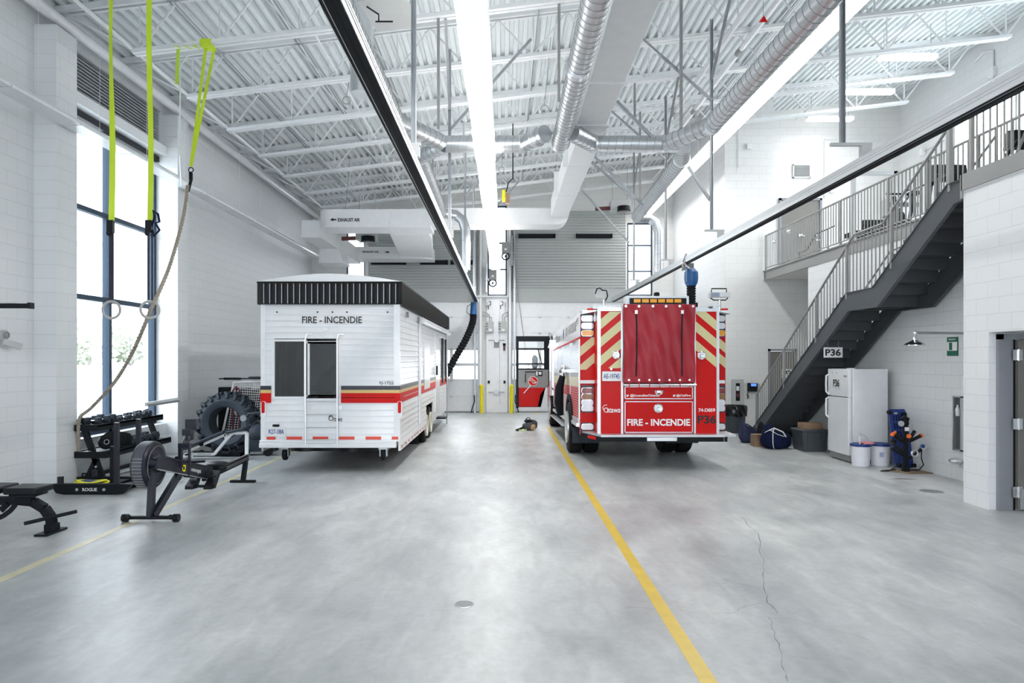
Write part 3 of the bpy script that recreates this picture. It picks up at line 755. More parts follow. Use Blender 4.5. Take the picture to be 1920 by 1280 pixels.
spiral('spiral_duct', [(3.15,16.4,ZD-.02),(3.5,16.5,ZD),(3.66,16.5,ZD-.1),(3.74,16.5,ZD-.35),(3.74,16.5,3.95)], .11, 'silver elbow duct dropping to the right exhaust track', .25)
spiral('spiral_duct', [(-1.0,10.7,ZD),(-1.56,9.8,ZD+.02),(-1.60,5.0,ZD+.02)], RD, 'spiral duct behind the left track toward the viewer', .14, [((-1.3,10.25,ZD),(1,1,0))])
spiral('spiral_duct', [(-.95,10.85,ZD),(-1.4,11.5,ZD),(-1.45,15.9,ZD)], .12, 'spiral duct behind the left track toward the far wall', .14)
spiral('spiral_duct', [(-1.45,15.9,ZD),(-1.15,16.1,ZD),(-.98,16.1,ZD-.12),(-.91,16.1,ZD-.35),(-.91,16.1,3.95)], .12, 'silver elbow duct dropping to the left exhaust track', .25)
b = MB().cyl((-1.96,9.4,6.05),(-1.96,9.4,7.73),.165,n=20).cyl((-1.96,9.4,5.5),(-1.96,9.4,6.05),.15,.165,n=20)
solo('flue_pipe', b, M['alu'], 'shiny vertical flue pipe behind the left exhaust track', 'pipe', (-1.96,9.4,5.5))
r = thing('fan_platform', 'white hexagonal hung tray beside the shiny flue pipe', 'tray', (-1.5,8.9,6.35))
part('tray', MB().prism([(-1.85,8.6),(-1.3,8.45),(-1.15,8.8),(-1.2,9.3),(-1.75,9.35)], 'z', 6.35, 6.38), M['lgrey'], r)
part('crank_rod', MB().tube([(-1.75,8.7,6.34),(-1.6,8.72,6.25),(-1.6,8.72,6.15)], .01, 6).tube([(-1.62,8.6,6.1),(-1.4,8.6,6.1)], .01, 6), M['black'], r)
for xx in (-1.8,-1.25): part('hanger_rod', MB().cyl((xx,9.1,6.38),(xx,9.1,7.0),.006,n=6), M['galv'], r)

# ================================================================ white box ducts
r = thing('box_duct', 'long white rectangular duct running overhead behind the spiral ducts', 'duct', (1.35,10,5.47), group='white sheet metal ducts')
b = MB().box(1.12,1.57,3.0,10.55,5.46,5.95); b.box(1.19,1.60,10.55,17.3,5.44,5.9)
part('duct_run', b, M['white'], r); 
for y in (4.5,6.8,8.9,10.5,12.7,15.0): part('duct_joint', MB().box(1.10,1.62,y,y+.035,5.435,5.97), M['white'], r)
r2 = thing('box_duct', 'white rectangular duct crossing the far end, lettered exhaust air with an arrow', 'duct', (-2,17.5,5.26), group='white sheet metal ducts')
Y1, Y2 = 17.4, 18.1
arc = [(1.35+.32*math.sin(t), 5.28+.32-.32*math.cos(t)) for t in [PI/2*i/8 for i in range(9)]]
b = MB().prism([(-1.9,5.27)] + arc + [(1.67,5.70),(-1.9,5.70)], 'y', Y1, Y2)
part('duct_run', b, M['white'], r2)
zf0, zf1 = 5.20, 5.66
n = 8; rnd = [(-4.75+.35-.35*math.cos(t), 17.35+.35-.35*math.sin(t)) for t in [PI/2*i/n for i in range(n+1)]]
b = MB().prism(rnd + [(-1.9,17.35),(-1.9,18.25),(-4.4,18.25),(-4.75,18.25)], 'z', zf0, zf1)
part('duct_elbow', b, M['white'], r2)
part('duct_joint', MB().box(-4.18,-4.165,17.34,18.26,zf0-.01,zf1+.01).box(-2.9,-2.885,17.34,18.26,zf0-.01,zf1+.01).box(-1.9,-1.87,17.33,18.27,zf0-.01,5.72), M['white'], r2)
t = text_mb('EXHAUST AIR', px(654,412,17.34), .56, .09, off=.03); part('lettering', t, M['ink'], r2, label='black stencilled words')
ar = MB().prism([(-4.42,5.393),(-4.34,5.44),(-4.34,5.41),(-4.26,5.41),(-4.26,5.376),(-4.34,5.376),(-4.34,5.346)], 'y', 17.342, 17.349); part('arrow', ar, M['ink'], r2)
r3 = thing('box_duct', 'second white duct at the back, with small exhaust air lettering', 'duct', (-3,22.4,4.98), group='white sheet metal ducts')
b = MB(); b.prism([(-5.2,22.3),(-2.6,22.3),(-2.35,22.5),(-2.35,23.2),(-5.2,23.2)], 'z', 5.13, 5.52); part('duct_run', b, M['white'], r3)
b = MB(); b.prism([(-3.05,18.25),(-2.0,18.25),(-2.0,18.9),(-2.35,22.6),(-3.4,22.6)], 'z', 5.18, 5.60); part('duct_branch', b, M['white'], r3)
part('duct_branch', MB().box(-5.25,-4.75,17.7,22.6,5.0,5.45).prism([(-5.3,4.6),(-4.6,4.6),(-4.75,5.05),(-5.25,5.05)], 'y', 19.5, 20.4), M['white'], r3)
t = text_mb('EXHAUST AIR', px(695,472,22.29), .52, .055, off=.03); part('lettering', t, M['ink'], r3)
c = px(726,472.5,22.29); part('arrow', MB().prism([(c.x+.07,c.z),(c.x,c.z+.04),(c.x,c.z+.015),(c.x-.07,c.z+.015),(c.x-.07,c.z-.015),(c.x,c.z-.015),(c.x,c.z-.04)], 'y', 22.283, 22.297), M['ink'], r3)

# unit heaters
def heater(c, label, s=1.0):
    r = thing('unit_heater', label, 'heater', c, group='ceiling unit heaters'); x, y, z = c
    part('body', MB().box(x-.32*s,x+.25*s,y-.2,y+.25,z+.05,z+.32*s), M['lgrey'], r, bevel=.01)
    f = part('fan_guard', MB().lathe([(.02,0),(.2,-.02),(.2,.02)], (x+.05,y-.25,z), 'z', 20).cyl((x+.05,y-.25,z),(x+.05,y-.25,z+.12),.19,n=20), M['black'], r)
    bl = MB()
    for k in range(14):
        a = 2*PI*k/14; bl.bar((x+.05,y-.25,z-.01),(x+.05+.24*math.cos(a),y-.25+.24*math.sin(a),z-.07),.03,.006)
    bl.torus((x+.05,y-.25,z-.07),.24,.01,'z',20,6)
    part('louver', bl, M['mgrey'], f)
    part('flue', MB().cyl((x-.75*s,y,z+.1),(x-.3*s,y,z+.12),.06), mat('dark red flue', (.12,.03,.03), .5), r)
    for q in (-.25,.2): part('hanger_rod', MB().cyl((x+q,y,z+.3),(x+q,y,zb(x+q)),.008,n=6), M['galv'], r)
heater(tuple(px(690,454,19.6)), 'dark fan heater hanging between the white exhaust ducts')
heater(tuple(px(1164,398,20.2)), 'dark fan heater hanging before the far right window')
c = px(949,368,15.2); x, y, z = c
r = thing('hoist_control', 'yellow and black hoist pendant hanging near the centre lamp row', 'pendant', c)
part('body', MB().box(x-.09,x-.02,y-.04,y+.04,z-.12,z+.14), M['yellow'], r, bevel=.01); part('battery', MB().box(x-.01,x+.08,y-.04,y+.04,z-.16,z+.06), M['brown'], r)
part('cord', MB().tube([(x,y,z+.1),(x+.05,y,z+.3),(x+.15,y,z+.4),(x+.15,y,zb(x))], .012, 6), M['black'], r)
r = thing('red_exit_marker', 'small red triangular tag on a roof joist near the right spiral duct', 'tag', px(1431,36,9.5))
c = px(1431,36,9.9); part('plate', MB().prism([(c.x-.06,c.z-.04),(c.x+.06,c.z-.04),(c.x+.01,c.z+.05)], 'y', c.y-.01, c.y+.01), M['redr'], r); part('hanger_wire', MB().cyl((c.x,c.y,c.z),(c.x,c.y,roof_z(c.x)+.03),.004,n=5), M['galv'], r)
for i, (xp, yp, D) in enumerate(((1021,204,12.9),(650,188,12.4),(1040,333,19.0),(648,395,18.5),(940,318,17.9))):
    c = px(xp, yp, D); r = thing('cable_coil', 'x', 'cable', c, group='cables and sensors under the roof')
    r['label'] = 'coiled cable loop under the roof ' + ['right of the centre lamp row','above the left joists','above the bend of the white duct','above the exhaust air lettering','beside the far part of the centre lamp row'][i]
    part('coil', MB().torus(c, .07, .008, 'y', 20, 5), M['mgrey'], r); part('cord', MB().cyl((c.x,c.y,c.z+.07),(c.x+.12,c.y,zt(c.x)),.006,n=5), M['mgrey'], r)
# ================================================================ white trailer
TX0, TX1, TY0, TY1 = -3.98, -1.72, 11.2, 20.6
k = 11.2/1280
def tx(x): return (x-945)*k
def tz(y): return H-(y-673)*k
tr = thing('trailer', 'white lapped siding trailer with red and black stripes and a black pleated valance', 'trailer', ((TX0+TX1)/2, TY0, 0))
LAP = .098
def laps_y(bb, Y, xa, xb, z0, z1, holes=()):
    z = z0
    while z < z1-.01:
        zt_ = min(z+LAP, z1); segs = [(xa, xb)]
        for hx0, hx1, hz0, hz1 in holes:
            if z+.02 < hz1 and zt_-.02 > hz0:
                ns = []
                for a, c in segs:
                    if hx0 > a: ns.append((a, min(c, hx0)))
                    if hx1 < c: ns.append((max(a, hx1), c))
                segs = ns
        for a, c in segs:
            if c-a > .01: bb.prism([(Y-.012, z),(Y-.012, z+.012),(Y, zt_),(Y+.02, zt_),(Y+.02, z)], 'x', a, c)
        z += LAP
def laps_x(bb, X, ya, yb, z0, z1, holes=()):
    z = z0
    while z < z1-.01:
        zt_ = min(z+LAP, z1); segs = [(ya, yb)]
        for h0, h1, hz0, hz1 in holes:
            if z < hz1-.02 and zt_ > hz0+.02:
                ns = []
                for a, c in segs:
                    if h0 > a: ns.append((a, min(c, h0)))
                    if h1 < c: ns.append((max(a, h1), c))
                segs = ns
        for a, c in segs:
            if c-a > .01: bb.prism([(X+.012, z),(X+.012, z+.012),(X, zt_),(X-.02, zt_),(X-.02, z)], 'y', a, c)
        z += LAP
WH = (tx(515), tx(634), tz(743), tz(640))
b = MB()
laps_y(b, TY0, TX0+.05, TX1-.03, .52, 2.75, [WH])
part('rear_siding', b, M['wgloss'], tr, smooth=False)
b = MB(); laps_x(b, TX1, TY0+.04, TY1, .34, 2.75, [(15.05,16.45,.3,.77)]); part('side_siding', b, M['wgloss'], tr, smooth=False)
b = MB(); b.box(TX0, TX0+.03, TY0, TY1, .34, 2.78); b.box(TX0, TX1-.02, TY1-.03, TY1, .34, 2.78); b.box(TX0, TX1-.02, TY0+.02, TY1, 2.74, 2.78)
b.box(TX0, TX1-.02, TY0+.55, TY0+.6, .5, 2.74); b.box(TX0, TX1-.021, TY0+.02, TY0+.55, .5, .56); b.box(TX0,TX1-.021,TY0+.6,14.9,.36,.45); b.box(TX0,TX1-.021,16.6,TY1,.36,.45)
b.box(TX0+.4,TX1-.5,14.9,16.6,.36,.9)
part('shell', b, mat('trailer inner wall', (.45,.45,.43), .7), tr)
for q in ((TX0-.005, TX0+.065, TY0-.02, TY0+.03, .5, 2.76),(TX1-.085, TX1+.016, TY0-.02, TY0+.04, .5, 2.76),(TX1-.03,TX1+.016,TY1-.06,TY1+.01,.34,2.76)): part('corner_trim', MB().box(*q), M['wgloss'], tr)
part('bumper', MB().box(TX0-.01, TX1-.04, TY0-.09, TY0+.02, .405, .475).box(TX0-.01, TX1-.04, TY0-.07, TY0+.02, .475, .525), M['wgloss'], tr, bevel=.008)
# stripes
for (za, zb_, m, nm) in ((723,730.5,'bandn','black_stripe'),(730.5,736.5,'tant','tan_stripe'),(736.5,755,'redr','red_stripe')):
    for q in ((tx(640), TX1+.018, TY0-.026, TY0-.012),(TX0-.008, tx(509), TY0-.026, TY0-.012),(TX1+.012, TX1+.02, TY0-.02, 13.55),(TX1+.012, TX1+.02, 14.1, 20.5)): part(nm, MB().box(*q, tz(zb_), tz(za)), M[m], tr)
b = MB().box(TX1+.0205,TX1+.022,11.6,13.5,tz(745.8),tz(745)).box(tx(640),TX1-.09,TY0-.026,TY0-.0235,tz(745.8),tz(745)); part('stripe_line', b, M['inkw'], tr)
b = MB()
for a, c in ((501,517),(538,567),(587,616),(636,665),(686,715),(735,747)): b.box(tx(a), tx(c), TY0-.022, TY0-.01, tz(823.5), tz(818))
part('reflector_strip', b, mat('faded red reflector', (.75,.07,.04), .3), tr)
b = MB()
for i in range(9): b.box(TX1+.013, TX1+.018, 11.4+i*.42, 11.58+i*.42, .37, .41)
part('reflector_strip', b, mat('pale red reflector', (.6,.25,.22), .3), tr)
# rear windows: frame, two dark panes, curtains inside
b = MB(); y0, y1 = TY0-.03, TY0+.03
def fr(x0, x1, za, zc, w): b.box(x0-w, x1+w, y0, y1, zc, zc+w).box(x0-w, x1+w, y0, y1, za-w, za).box(x0-w, x0, y0, y1, za, zc).box(x1, x1+w, y0, y1, za, zc)
fr(tx(515.5), tx(571), tz(743), tz(640), .035)
wf = part('rear_window', b, M['wgloss'], tr)
part('pane', MB().box(tx(515.5), tx(571), TY0, TY0+.008, tz(743), tz(640)), M['tglass'], wf)
b = MB(); fr(tx(581), tx(632), tz(740), tz(644), .03); b.box(tx(572),tx(634),y0,y1,tz(743.5),tz(740)).box(tx(572.5),tx(634),y0,y1,tz(644),tz(639.5))
wf = part('rear_window', b, M['wgloss'], tr)
part('pane', MB().box(tx(581), tx(632), TY0, TY0+.008, tz(740), tz(644)), M['tglass'], wf)
cu = MB().surf(lambda u, v: Vector((tx(514)+(.33)*u, TY0+.16+.03*math.sin(u*22), tz(744)+.93*v)), 30, 4, th=.004)
part('curtain', cu, mat('grey curtain', (.22,.23,.24), .9), tr)
b = MB().ball((tx(606),TY0+.3,1.35),(.2,.16,.3)).ball((tx(620),TY0+.35,1.55),(.16,.12,.2)).ball((tx(536),TY0+.3,1.42),(.12,.1,.2)); part('stored_cushion', b, mat('dark maroon cushion', (.06,.02,.03), .8), tr)
b = MB().surf(lambda u, v: Vector((tx(545)+.78*u, TY0+.1+.3*v, tz(744)+.2*math.sin(PI*min(1,u*1.1))*(.6+.4*v)+.03*math.sin(u*25+v*9))), 26, 6, th=.01, thv=(0,0,-1)); part('blanket', b, M['cloth'], tr)
part('inside_rail', MB().cyl((tx(560),TY0+.2,1.32),(tx(618),TY0+.2,1.44),.008), M['lgrey'], tr)
# ladder
b = MB()
for x in (575.5, 634.5):
    X = tx(x); b.tube([(X+.09,TY0-.02,2.255),(X+.02,TY0-.07,2.25),(X,TY0-.09,2.17),(X,TY0-.09,1.4),(X,TY0-.09,.46)], .011, 8)
for y in (752, 776, 800, 823): b.cyl((tx(575.5),TY0-.09,tz(y)),(tx(634.5),TY0-.09,tz(y)),.009)
b.box(tx(574),tx(583),TY0-.03,TY0-.012,tz(763)-.03,tz(763)+.03).box(tx(633),tx(642),TY0-.03,TY0-.012,tz(763)-.03,tz(763)+.03)
part('ladder', b, M['alu'], tr)
for x in (495.5, 750):
    l = part('tail_light', MB().rrect(tx(x), tz(767), .085, .27, .04, TY0-.05, TY0-.02), M['wgloss'], tr)
    part('lens', MB().rrect(tx(x), tz(763), .05, .19, .024, TY0-.06, TY0-.045), M['redr'], l)
p = part('number_plate', MB().rrect(tx(519.5), tz(809), .30, .155, .015, TY0-.035, TY0-.02), M['white'], tr)
part('lettering', text_mb('R27-38A', (tx(519.5), TY0-.036, tz(808.5)), .25, .075, off=.01), M['inkb'], p, label='blue plate number')
part('plate_lamp', MB().box(tx(513),tx(525),TY0-.06,TY0-.02,tz(799),tz(795)), M['black'], tr, bevel=.005)
part('lettering', text_mb('FIRE - INCENDIE', (tx(623), TY0-.014, tz(599.5)), 112*k, 13*k, off=.012), M['ink'], tr, label='black words below the valance')
part('lettering', text_mb('FJ-17226', (tx(727), TY0-.014, tz(718.5)), 30*k, 7*k, off=.012), M['ink'], tr, label='small black unit number')
part('lettering', text_mb('ttawa', (tx(634), TY0-.014, tz(786)), 16*k, 7*k, shear=.3), M['ink'], tr, label='small dark city name')
part('logo', MB().torus((tx(621), TY0-.016, tz(784)), .035, .006, 'y', 20, 5).tube([(tx(617),TY0-.016,tz(783)),(tx(618),TY0-.016,tz(779)),(tx(624),TY0-.016,tz(778))],.005,5), M['ink'], tr)
for x in (520,596,624,651,727): part('marker_lamp', MB().cyl((tx(x),TY0-.03,tz(585)),(tx(x),TY0,tz(585)),.012), M['black'], tr)
part('porch_lamp', MB().rrect(tx(611), tz(617), .1, .06, .02, TY0-.04, TY0), M['wgloss'], tr)
# valance of dark pleats with pale ribs, and the crowned roof
b = MB(); x = TX0-.04
n = 24; w = (TX1+.05-x)/n
for i in range(n): b.prism([(x+i*w,TY0-.05),(x+i*w+w*.5,TY0-.065),(x+(i+1)*w,TY0-.05),(x+(i+1)*w,TY0-.03),(x+i*w,TY0-.03)], 'z', 2.745, 3.09)
y = TY0-.05; n2 = 96; w2 = (TY1+.05-y)/n2
for i in range(n2): b.prism([(TX1+.05,y+i*w2),(TX1+.065,y+i*w2+w2*.5),(TX1+.05,y+(i+1)*w2),(TX1+.03,y+(i+1)*w2),(TX1+.03,y+i*w2)], 'z', 2.745, 3.09)
b.box(TX0-.05,TX0-.03,TY0-.05,TY1+.05,2.745,3.09); b.box(TX0-.05,TX1+.065,TY1+.03,TY1+.05,2.745,3.09); b.box(TX0-.05,TX1+.06,TY0-.075,TY1+.05,3.09,3.115)
part('valance', b, mat('dark valance', (.012,.011,.010), .55, spec=.2), tr, smooth=False)
b = MB()
for i in range(1, n): b.box(x+i*w-.006, x+i*w+.006, TY0-.062, TY0-.04, 2.76, 3.08)
part('valance_rib', b, mat('blue grey rib', (.42,.46,.55), .4), tr)
pr = [(TX0-.06+(2.38)*i/16, 3.115+.13*math.sin(PI*i/16)) for i in range(17)]
part('roof', MB().prism(pr, 'y', TY0-.06, TY1+.06), M['wgloss'], tr)
# side fittings
b = MB().box(TX1+.012,TX1+.05,13.65,13.8,.55,2.7).box(TX1+.012,TX1+.05,20.15,20.25,.9,2.72); b.cyl((TX1+.09,13.6,2.62),(TX1+.09,20.4,2.62),.06)
part('awning', b, M['wgloss'], tr)
part('awning_leg', MB().cyl((TX1+.1,19.35,.02),(TX1+.1,19.35,2.6),.014).cyl((TX1+.1,18.2,.38),(TX1+.1,19.35,.10),.008), M['galv'], tr)
d = part('side_door', MB().box(TX1,TX1+.03,16.95,17.95,.55,2.5), M['wgloss'], tr)
part('door_handle', MB().box(TX1+.03,TX1+.07,17.0,17.08,1.45,1.68), M['black'], d)
part('side_window', MB().box(TX1+.01,TX1+.03,14.55,15.6,1.2,2.2), M['wgloss'], tr)
for y0_, y1_ in ((18.65,19.05),(19.75,20.05)): part('shutter', MB().box(TX1+.01,TX1+.045,y0_,y1_,1.2,2.42), M['black'], tr)
for y0_ in (11.95, 13.45): part('latch', MB().box(TX1+.012,TX1+.05,y0_,y0_+.06,2.58,2.68), M['mgrey'], tr)
def wheel(par, x, y, r, wd, out, rimm, name='wheel', hubr=.5):
    """out=+1: outer face toward +x"""
    prof = [(r*.62,-wd/2),(r*.93,-wd/2),(r,-wd/2+.035),(r,wd/2-.035),(r*.93,wd/2),(r*.62,wd/2),(r*.55,0)]
    t = part(name, MB().lathe(prof, (x,y,r), 'x', 32, None, True), M['tyre'], par)
    xo = x + out*wd/2*.55
    part('rim', MB().lathe([(0.01,-.02),(r*.3,-.02),(r*.45,-.05),(r*.64,.05*1),(r*.64,.09),(r*.58,.09),(r*.4,.0),(0.01,.01)] if out > 0 else [(0.01,.02),(r*.3,.02),(r*.45,.05),(r*.64,-.05),(r*.64,-.09),(r*.58,-.09),(r*.4,.0),(0.01,-.01)], (xo,y,r), 'x', 24), rimm, t)
    hb = MB().cyl((xo-out*.02,y,r),(xo+out*.06,y,r),r*.16,n=14)
    for q in range(8): a = 2*PI*q/8; hb.cyl((xo,y+r*.3*math.cos(a),r+r*.3*math.sin(a)),(xo+out*.025,y+r*.3*math.cos(a),r+r*.3*math.sin(a)),.014,n=6)
    part('hub', hb, M['chrome'], t)
    return t
for y in (15.25, 16.1):
    wheel(tr, TX1-.14, y, .37, .22, 1, M['rim']); wheel(tr, TX0+.14, y, .37, .22, -1, M['rim'])
b = MB().box(TX0+.3, TX1-.3, TY0+.6, TY1-.3, .26, .36).cyl((TX0+.3,15.25,.37),(TX1-.3,15.25,.37),.06).cyl((TX0+.3,16.1,.37),(TX1-.3,16.1,.37),.06)
b.cyl((tx(560),TY0+.5,.30),(tx(560),TY0+.5,.38),.25,n=20).cyl((tx(650),TY0+.5,.30),(tx(650),TY0+.5,.38),.28,n=20)
part('chassis', b, M['plast'], tr)
part('mud_flap', MB().box(TX1-.32, TX1-.12, 14.62, 14.64, .03, .42), M['rub'], tr)
part('step', MB().box(TX1-.05,TX1+.25,17.2,17.7,.34,.38), M['black'], tr)
for x in (533, 718):
    X = tx(x); c = part('caster', MB().box(X-.07,X+.07,TY0-.02,TY0+.2,.37,.41).box(X-.06,X-.045,TY0+.02,TY0+.12,.25,.38).box(X+.045,X+.06,TY0+.02,TY0+.12,.25,.38), M['galv'], tr)
    part('caster_wheel', MB().lathe([(.02,-.035),(.085,-.035),(.1,-.02),(.1,.02),(.085,.035),(.02,.035)], (X,TY0+.06,.285), 'x', 18), M['rub'], c)
part('tongue', MB().bar((tx(620)-.6,TY1-.1,.33),(tx(620),TY1+1.1,.33),.08,.1).bar((tx(620)+.6,TY1-.1,.33),(tx(620),TY1+1.1,.33),.08,.1).cyl((tx(620),TY1+1,.0),(tx(620),TY1+1,.5),.04), M['black'], tr)
# ================================================================ fire engine
FX = 2.595; FY = 11.5; kf = FY/1280; kc = 11.9/1280
def fx(x, q=kf): return (x-945)*q
def fz(y, q=kf): return H-(y-673)*q
ft = thing('fire_engine', 'red and white fire engine seen from behind with chevrons and a red tarp', 'fire truck', (FX, FY, 0))
PIT = .021
def dip(b, y0=11.9):     # the body sits nose down
    return b.each(lambda v: Vector((v.x, v.y, v.z - PIT*max(0, v.y-y0))))
# rear centre module
b = MB().box(1.59, 3.60, FY+.02, FY+.42, .56, 2.67).box(1.35, 3.84, FY+.42, 12.9, .62, 2.62)
part('rear_body', b, M['alu'], ft)
for q in ((1120,1126,815,583),(1164,1168,815,583),(1301,1304,815,584),(1343,1348,818,572),(1120,1168,583,576),(1301,1343,584,576)): part('edge_trim', MB().box(fx(q[0]),fx(q[1]),FY-.02,FY+.03,fz(q[2]),fz(q[3])), M['silver'], ft)
# chevron panels: base colour split into diagonal bands
def clip(poly, x0, x1, z0, z1):
    def cut(P, f, g):
        out = []
        for i in range(len(P)):
            a, c = P[i], P[(i+1)%len(P)]; fa, fc = f(a), f(c)
            if fa >= 0: out.append(a)
            if fa*fc < 0: out.append(g(a, c, fa/(fa-fc)))
        return out
    L = lambda a, c, t: (a[0]+(c[0]-a[0])*t, a[1]+(c[1]-a[1])*t)
    for f in (lambda p: p[0]-x0, lambda p: x1-p[0], lambda p: p[1]-z0, lambda p: z1-p[1]):
        poly = cut(poly, f, L)
        if not poly: return None
    return poly
def chevrons(x0, x1, z0, z1, Y, starts, wid, sgn, name, slope=.85):
    """pale bands over the red panel; starts are heights where each band's lower edge meets x0"""
    b = MB()
    for s in starts:
        P = [(x0-1, s-sgn*slope), (x1+1, s+sgn*slope*(x1-x0+1)), (x1+1, s+sgn*slope*(x1-x0+1)+wid), (x0-1, s-sgn*slope+wid)]
        Q = clip(P, x0, x1, z0, z1)
        if Q and len(Q) > 2: b.prism(Q, 'y', Y-.006, Y-.001)
    return b
xl0, xl1 = fx(1126), fx(1164.5); zc = fz(690)
pl = part('rear_panel', MB().box(xl0, xl1, FY-.005, FY+.02, fz(812), fz(583)), M['red'], ft, label='red panel left of the tarp')
b = chevrons(xl0, xl1, zc, fz(584), FY-.005, [fz(y) for y in (617.5, 651, 686, 721)], 19*kf, 1, 'chevron'); part('chevron', b, M['tan'], pl)
xr0, xr1 = fx(1304), fx(1343)
pr_ = part('rear_panel', MB().box(xr0, xr1, FY-.005, FY+.02, fz(812), fz(584)), M['red'], ft, label='red panel right of the tarp')
b = chevrons(xr0, xr1, zc-.02, fz(584), FY-.005, [fz(y) for y in (608-21, 642-21, 677-21)], 0.001+19*kf, -1, 'chevron')
part('chevron', b, M['tan'], pr_)
b = MB().box(fx(1168), fx(1301), FY+.01, FY+.03, fz(815), fz(719)); part('tailboard', b, M['red'], ft)
def framed(x0, x1, z0, z1):
    b = MB(); w = .014
    b.box(x0,x1,FY-.006,FY+.012,z0,z0+w).box(x0,x1,FY-.006,FY+.012,z1-w,z1).box(x0,x0+w,FY-.006,FY+.012,z0,z1).box(x1-w,x1,FY-.006,FY+.012,z0,z1); return b
for (a, c, d, e) in ((1171,1299,724,748),(1171,1299,752,811)):
    dd = part('drop_door', MB().box(fx(a)+.01, fx(c)-.01, FY, FY+.012, fz(e)+.01, fz(d)-.01), M['red'], ft)
    part('door_frame', framed(fx(a), fx(c), fz(e), fz(d)), M['silver'], dd)
# bumper step
b = MB().box(1.60, 3.62, FY-.25, FY+.05, .565, .60).prism([(1.35,FY+.42),(1.60,FY-.25),(1.60,FY+.42)], 'z', .565, .60).prism([(3.86,FY+.42),(3.62,FY+.42),(3.62,FY-.25),(3.84,FY-.2)], 'z', .565, .60)
part('rear_step', b, M['tread'], ft)
b = MB().box(1.60, 3.62, FY-.26, FY-.22, .49, .565).bar((1.35,FY+.42,.53),(1.61,FY-.24,.53),.04,.075).bar((3.87,FY+.42,.53),(3.66,FY-.24,.53),.05,.085)
part('rub_rail', b, M['rub'], ft)
part('hitch_plate', MB().box(fx(1207),fx(1262),FY-.27,FY-.2,.50,.56), M['alu'], ft, bevel=.004)
part('side_reflector', MB().bar((1.45,FY+.16,.53),(1.55,FY-.1,.53),.05,.05), M['redr'], ft)
# tarp
def tarp(u, v):
    x = fx(1166.5) + (fx(1301.5)-fx(1166.5))*u; z = fz(717) + (fz(571)-fz(717))*v
    s = math.sin(PI*v)
    y = FY-.09 - .025*math.sin(PI*u)*s + .014*math.sin(u*42+v*7)*(1-abs(2*u-1))**.2*(1-v*.5)*.55 + .012*math.sin((u-.5)*18+v*13) + .02*math.sin(v*9+abs(u-.5)*16)*abs(u-.5)*1.4
    x += (.03*s*(.5-u))*(1-abs(2*v-1))*1.2
    return Vector((x, y, z))
tp = part('tarp', MB().surf(tarp, 70, 70, th=.006), M['redv'], ft, label='red vinyl cover over the hose bed')
for x in (1190.5, 1276):
    s = part('strap', MB().tube([tarp((x-1166.5)/135, v)+Vector((0,-.012,0)) for v in [1-.12-i*.04 for i in range(21)]], .011, 6, flat=.5), M['black'], tp)
    part('buckle', MB().cbox(tarp((x-1166.5)/135, .9)+Vector((0,-.02,0)), (.045,.02,.06)), M['alu'], s)
for i in range(13):
    c, q_ = (tarp(.035+.186*i, .975), .022) if i < 6 else (tarp(.08+.14*(i-6), .035), .018)
    part('grommet', MB().cyl(c+Vector((0,-.012,0)), c+Vector((0,.002,0)), q_, n=12), M['alu'], tp)
b = MB()
for i in range(7): c = tarp(.08+.14*i, .035); b.tube([c, c+Vector((.005,-.02,-.05)), c+Vector((0,-.02,-.12))], .007, 5)
part('bungee', b, M['redr'], tp)
part('tarp_rail', MB().cyl((fx(1168),FY-.09,fz(721)),(fx(1303),FY-.09,fz(721)),.02), M['alu'], ft)
part('hose_bed_shade', MB().box(fx(1169),fx(1300),FY-.03,FY+.02,fz(719),fz(572)), M['plast'], ft)  # black box put in as the shade of the hose bed behind the tarp
# directional light bar
lb = part('light_bar', MB().box(fx(1173),fx(1291),FY-.02,FY+.2,fz(572),fz(555)), M['tread'], ft)
part('lamp_row', MB().box(fx(1180),fx(1286),FY-.04,FY-.015,fz(570),fz(559)), M['black'], lb)
for i in range(6):
    x = 1187.5+15.2*i; part('amber_lamp', MB().box(fx(x),fx(x+12.5),FY-.048,FY-.035,fz(567.5),fz(561)), M['amber'], lb)
part('camera', MB().rrect(fx(1232), fz(551.5), .085, .07, .02, FY, FY+.08).box(fx(1228),fx(1236),FY+.02,FY+.06,fz(556),fz(553)), M['black'], ft)
for (x0, x1, z) in ((1113,1168,571),):
    part('top_plate', MB().box(fx(x0), fx(x1), FY+.1, FY+.5, fz(578), fz(z)), M['tread'], ft)
# round lamps on the rear
for x, y, r, nm in ((1154.8,665,8.3,0),(1315,666,8.3,0),(1234,765,9,0),(1235,733,8,1)):
    c = Vector((fx(x), FY-.006, fz(y))); rr = r*kf
    b = MB().torus(c+Vector((0,-.01,0)), rr*.82, rr*.2, 'y', 24, 8)
    if nm: 
        for v in b.bm.verts:
            if v.co.z > c.z+.012: v.co.z = c.z+.012
    q = part('latch_ring', b, M['chrome'], ft)
    part('latch', MB().cyl(c, c+Vector((0,-.02,0)), rr*.7, n=18, ).torus(c+Vector((0,-.03,-.01)), rr*.4, .007, 'y', 14, 5) if not nm else MB().box(c.x-rr*.5,c.x+rr*.5,c.y-.02,c.y,c.z-.03,c.z+.01), M['alu'], q)
p = part('number_plate', MB().rrect(fx(1146), fz(705), 34.5*kf, 18*kf, .015, FY-.03, FY-.008), M['white'], ft)
part('lettering', text_mb('AE-19745', (fx(1146), FY-.031, fz(705)), 30*kf, 9*kf, off=.012), M['inkb'], p)
part('keyhole', MB().cyl((fx(1145.5),FY-.03,fz(691.5)),(fx(1145.5),FY,fz(691.5)),.017), M['chrome'], ft)
part('lettering', text_mb('FIRE - INCENDIE', (fx(1235), FY-.002, fz(791.5)), 118*kf, 13*kf, off=.03), M['inkw'], ft, label='large white words on the lower drop door')
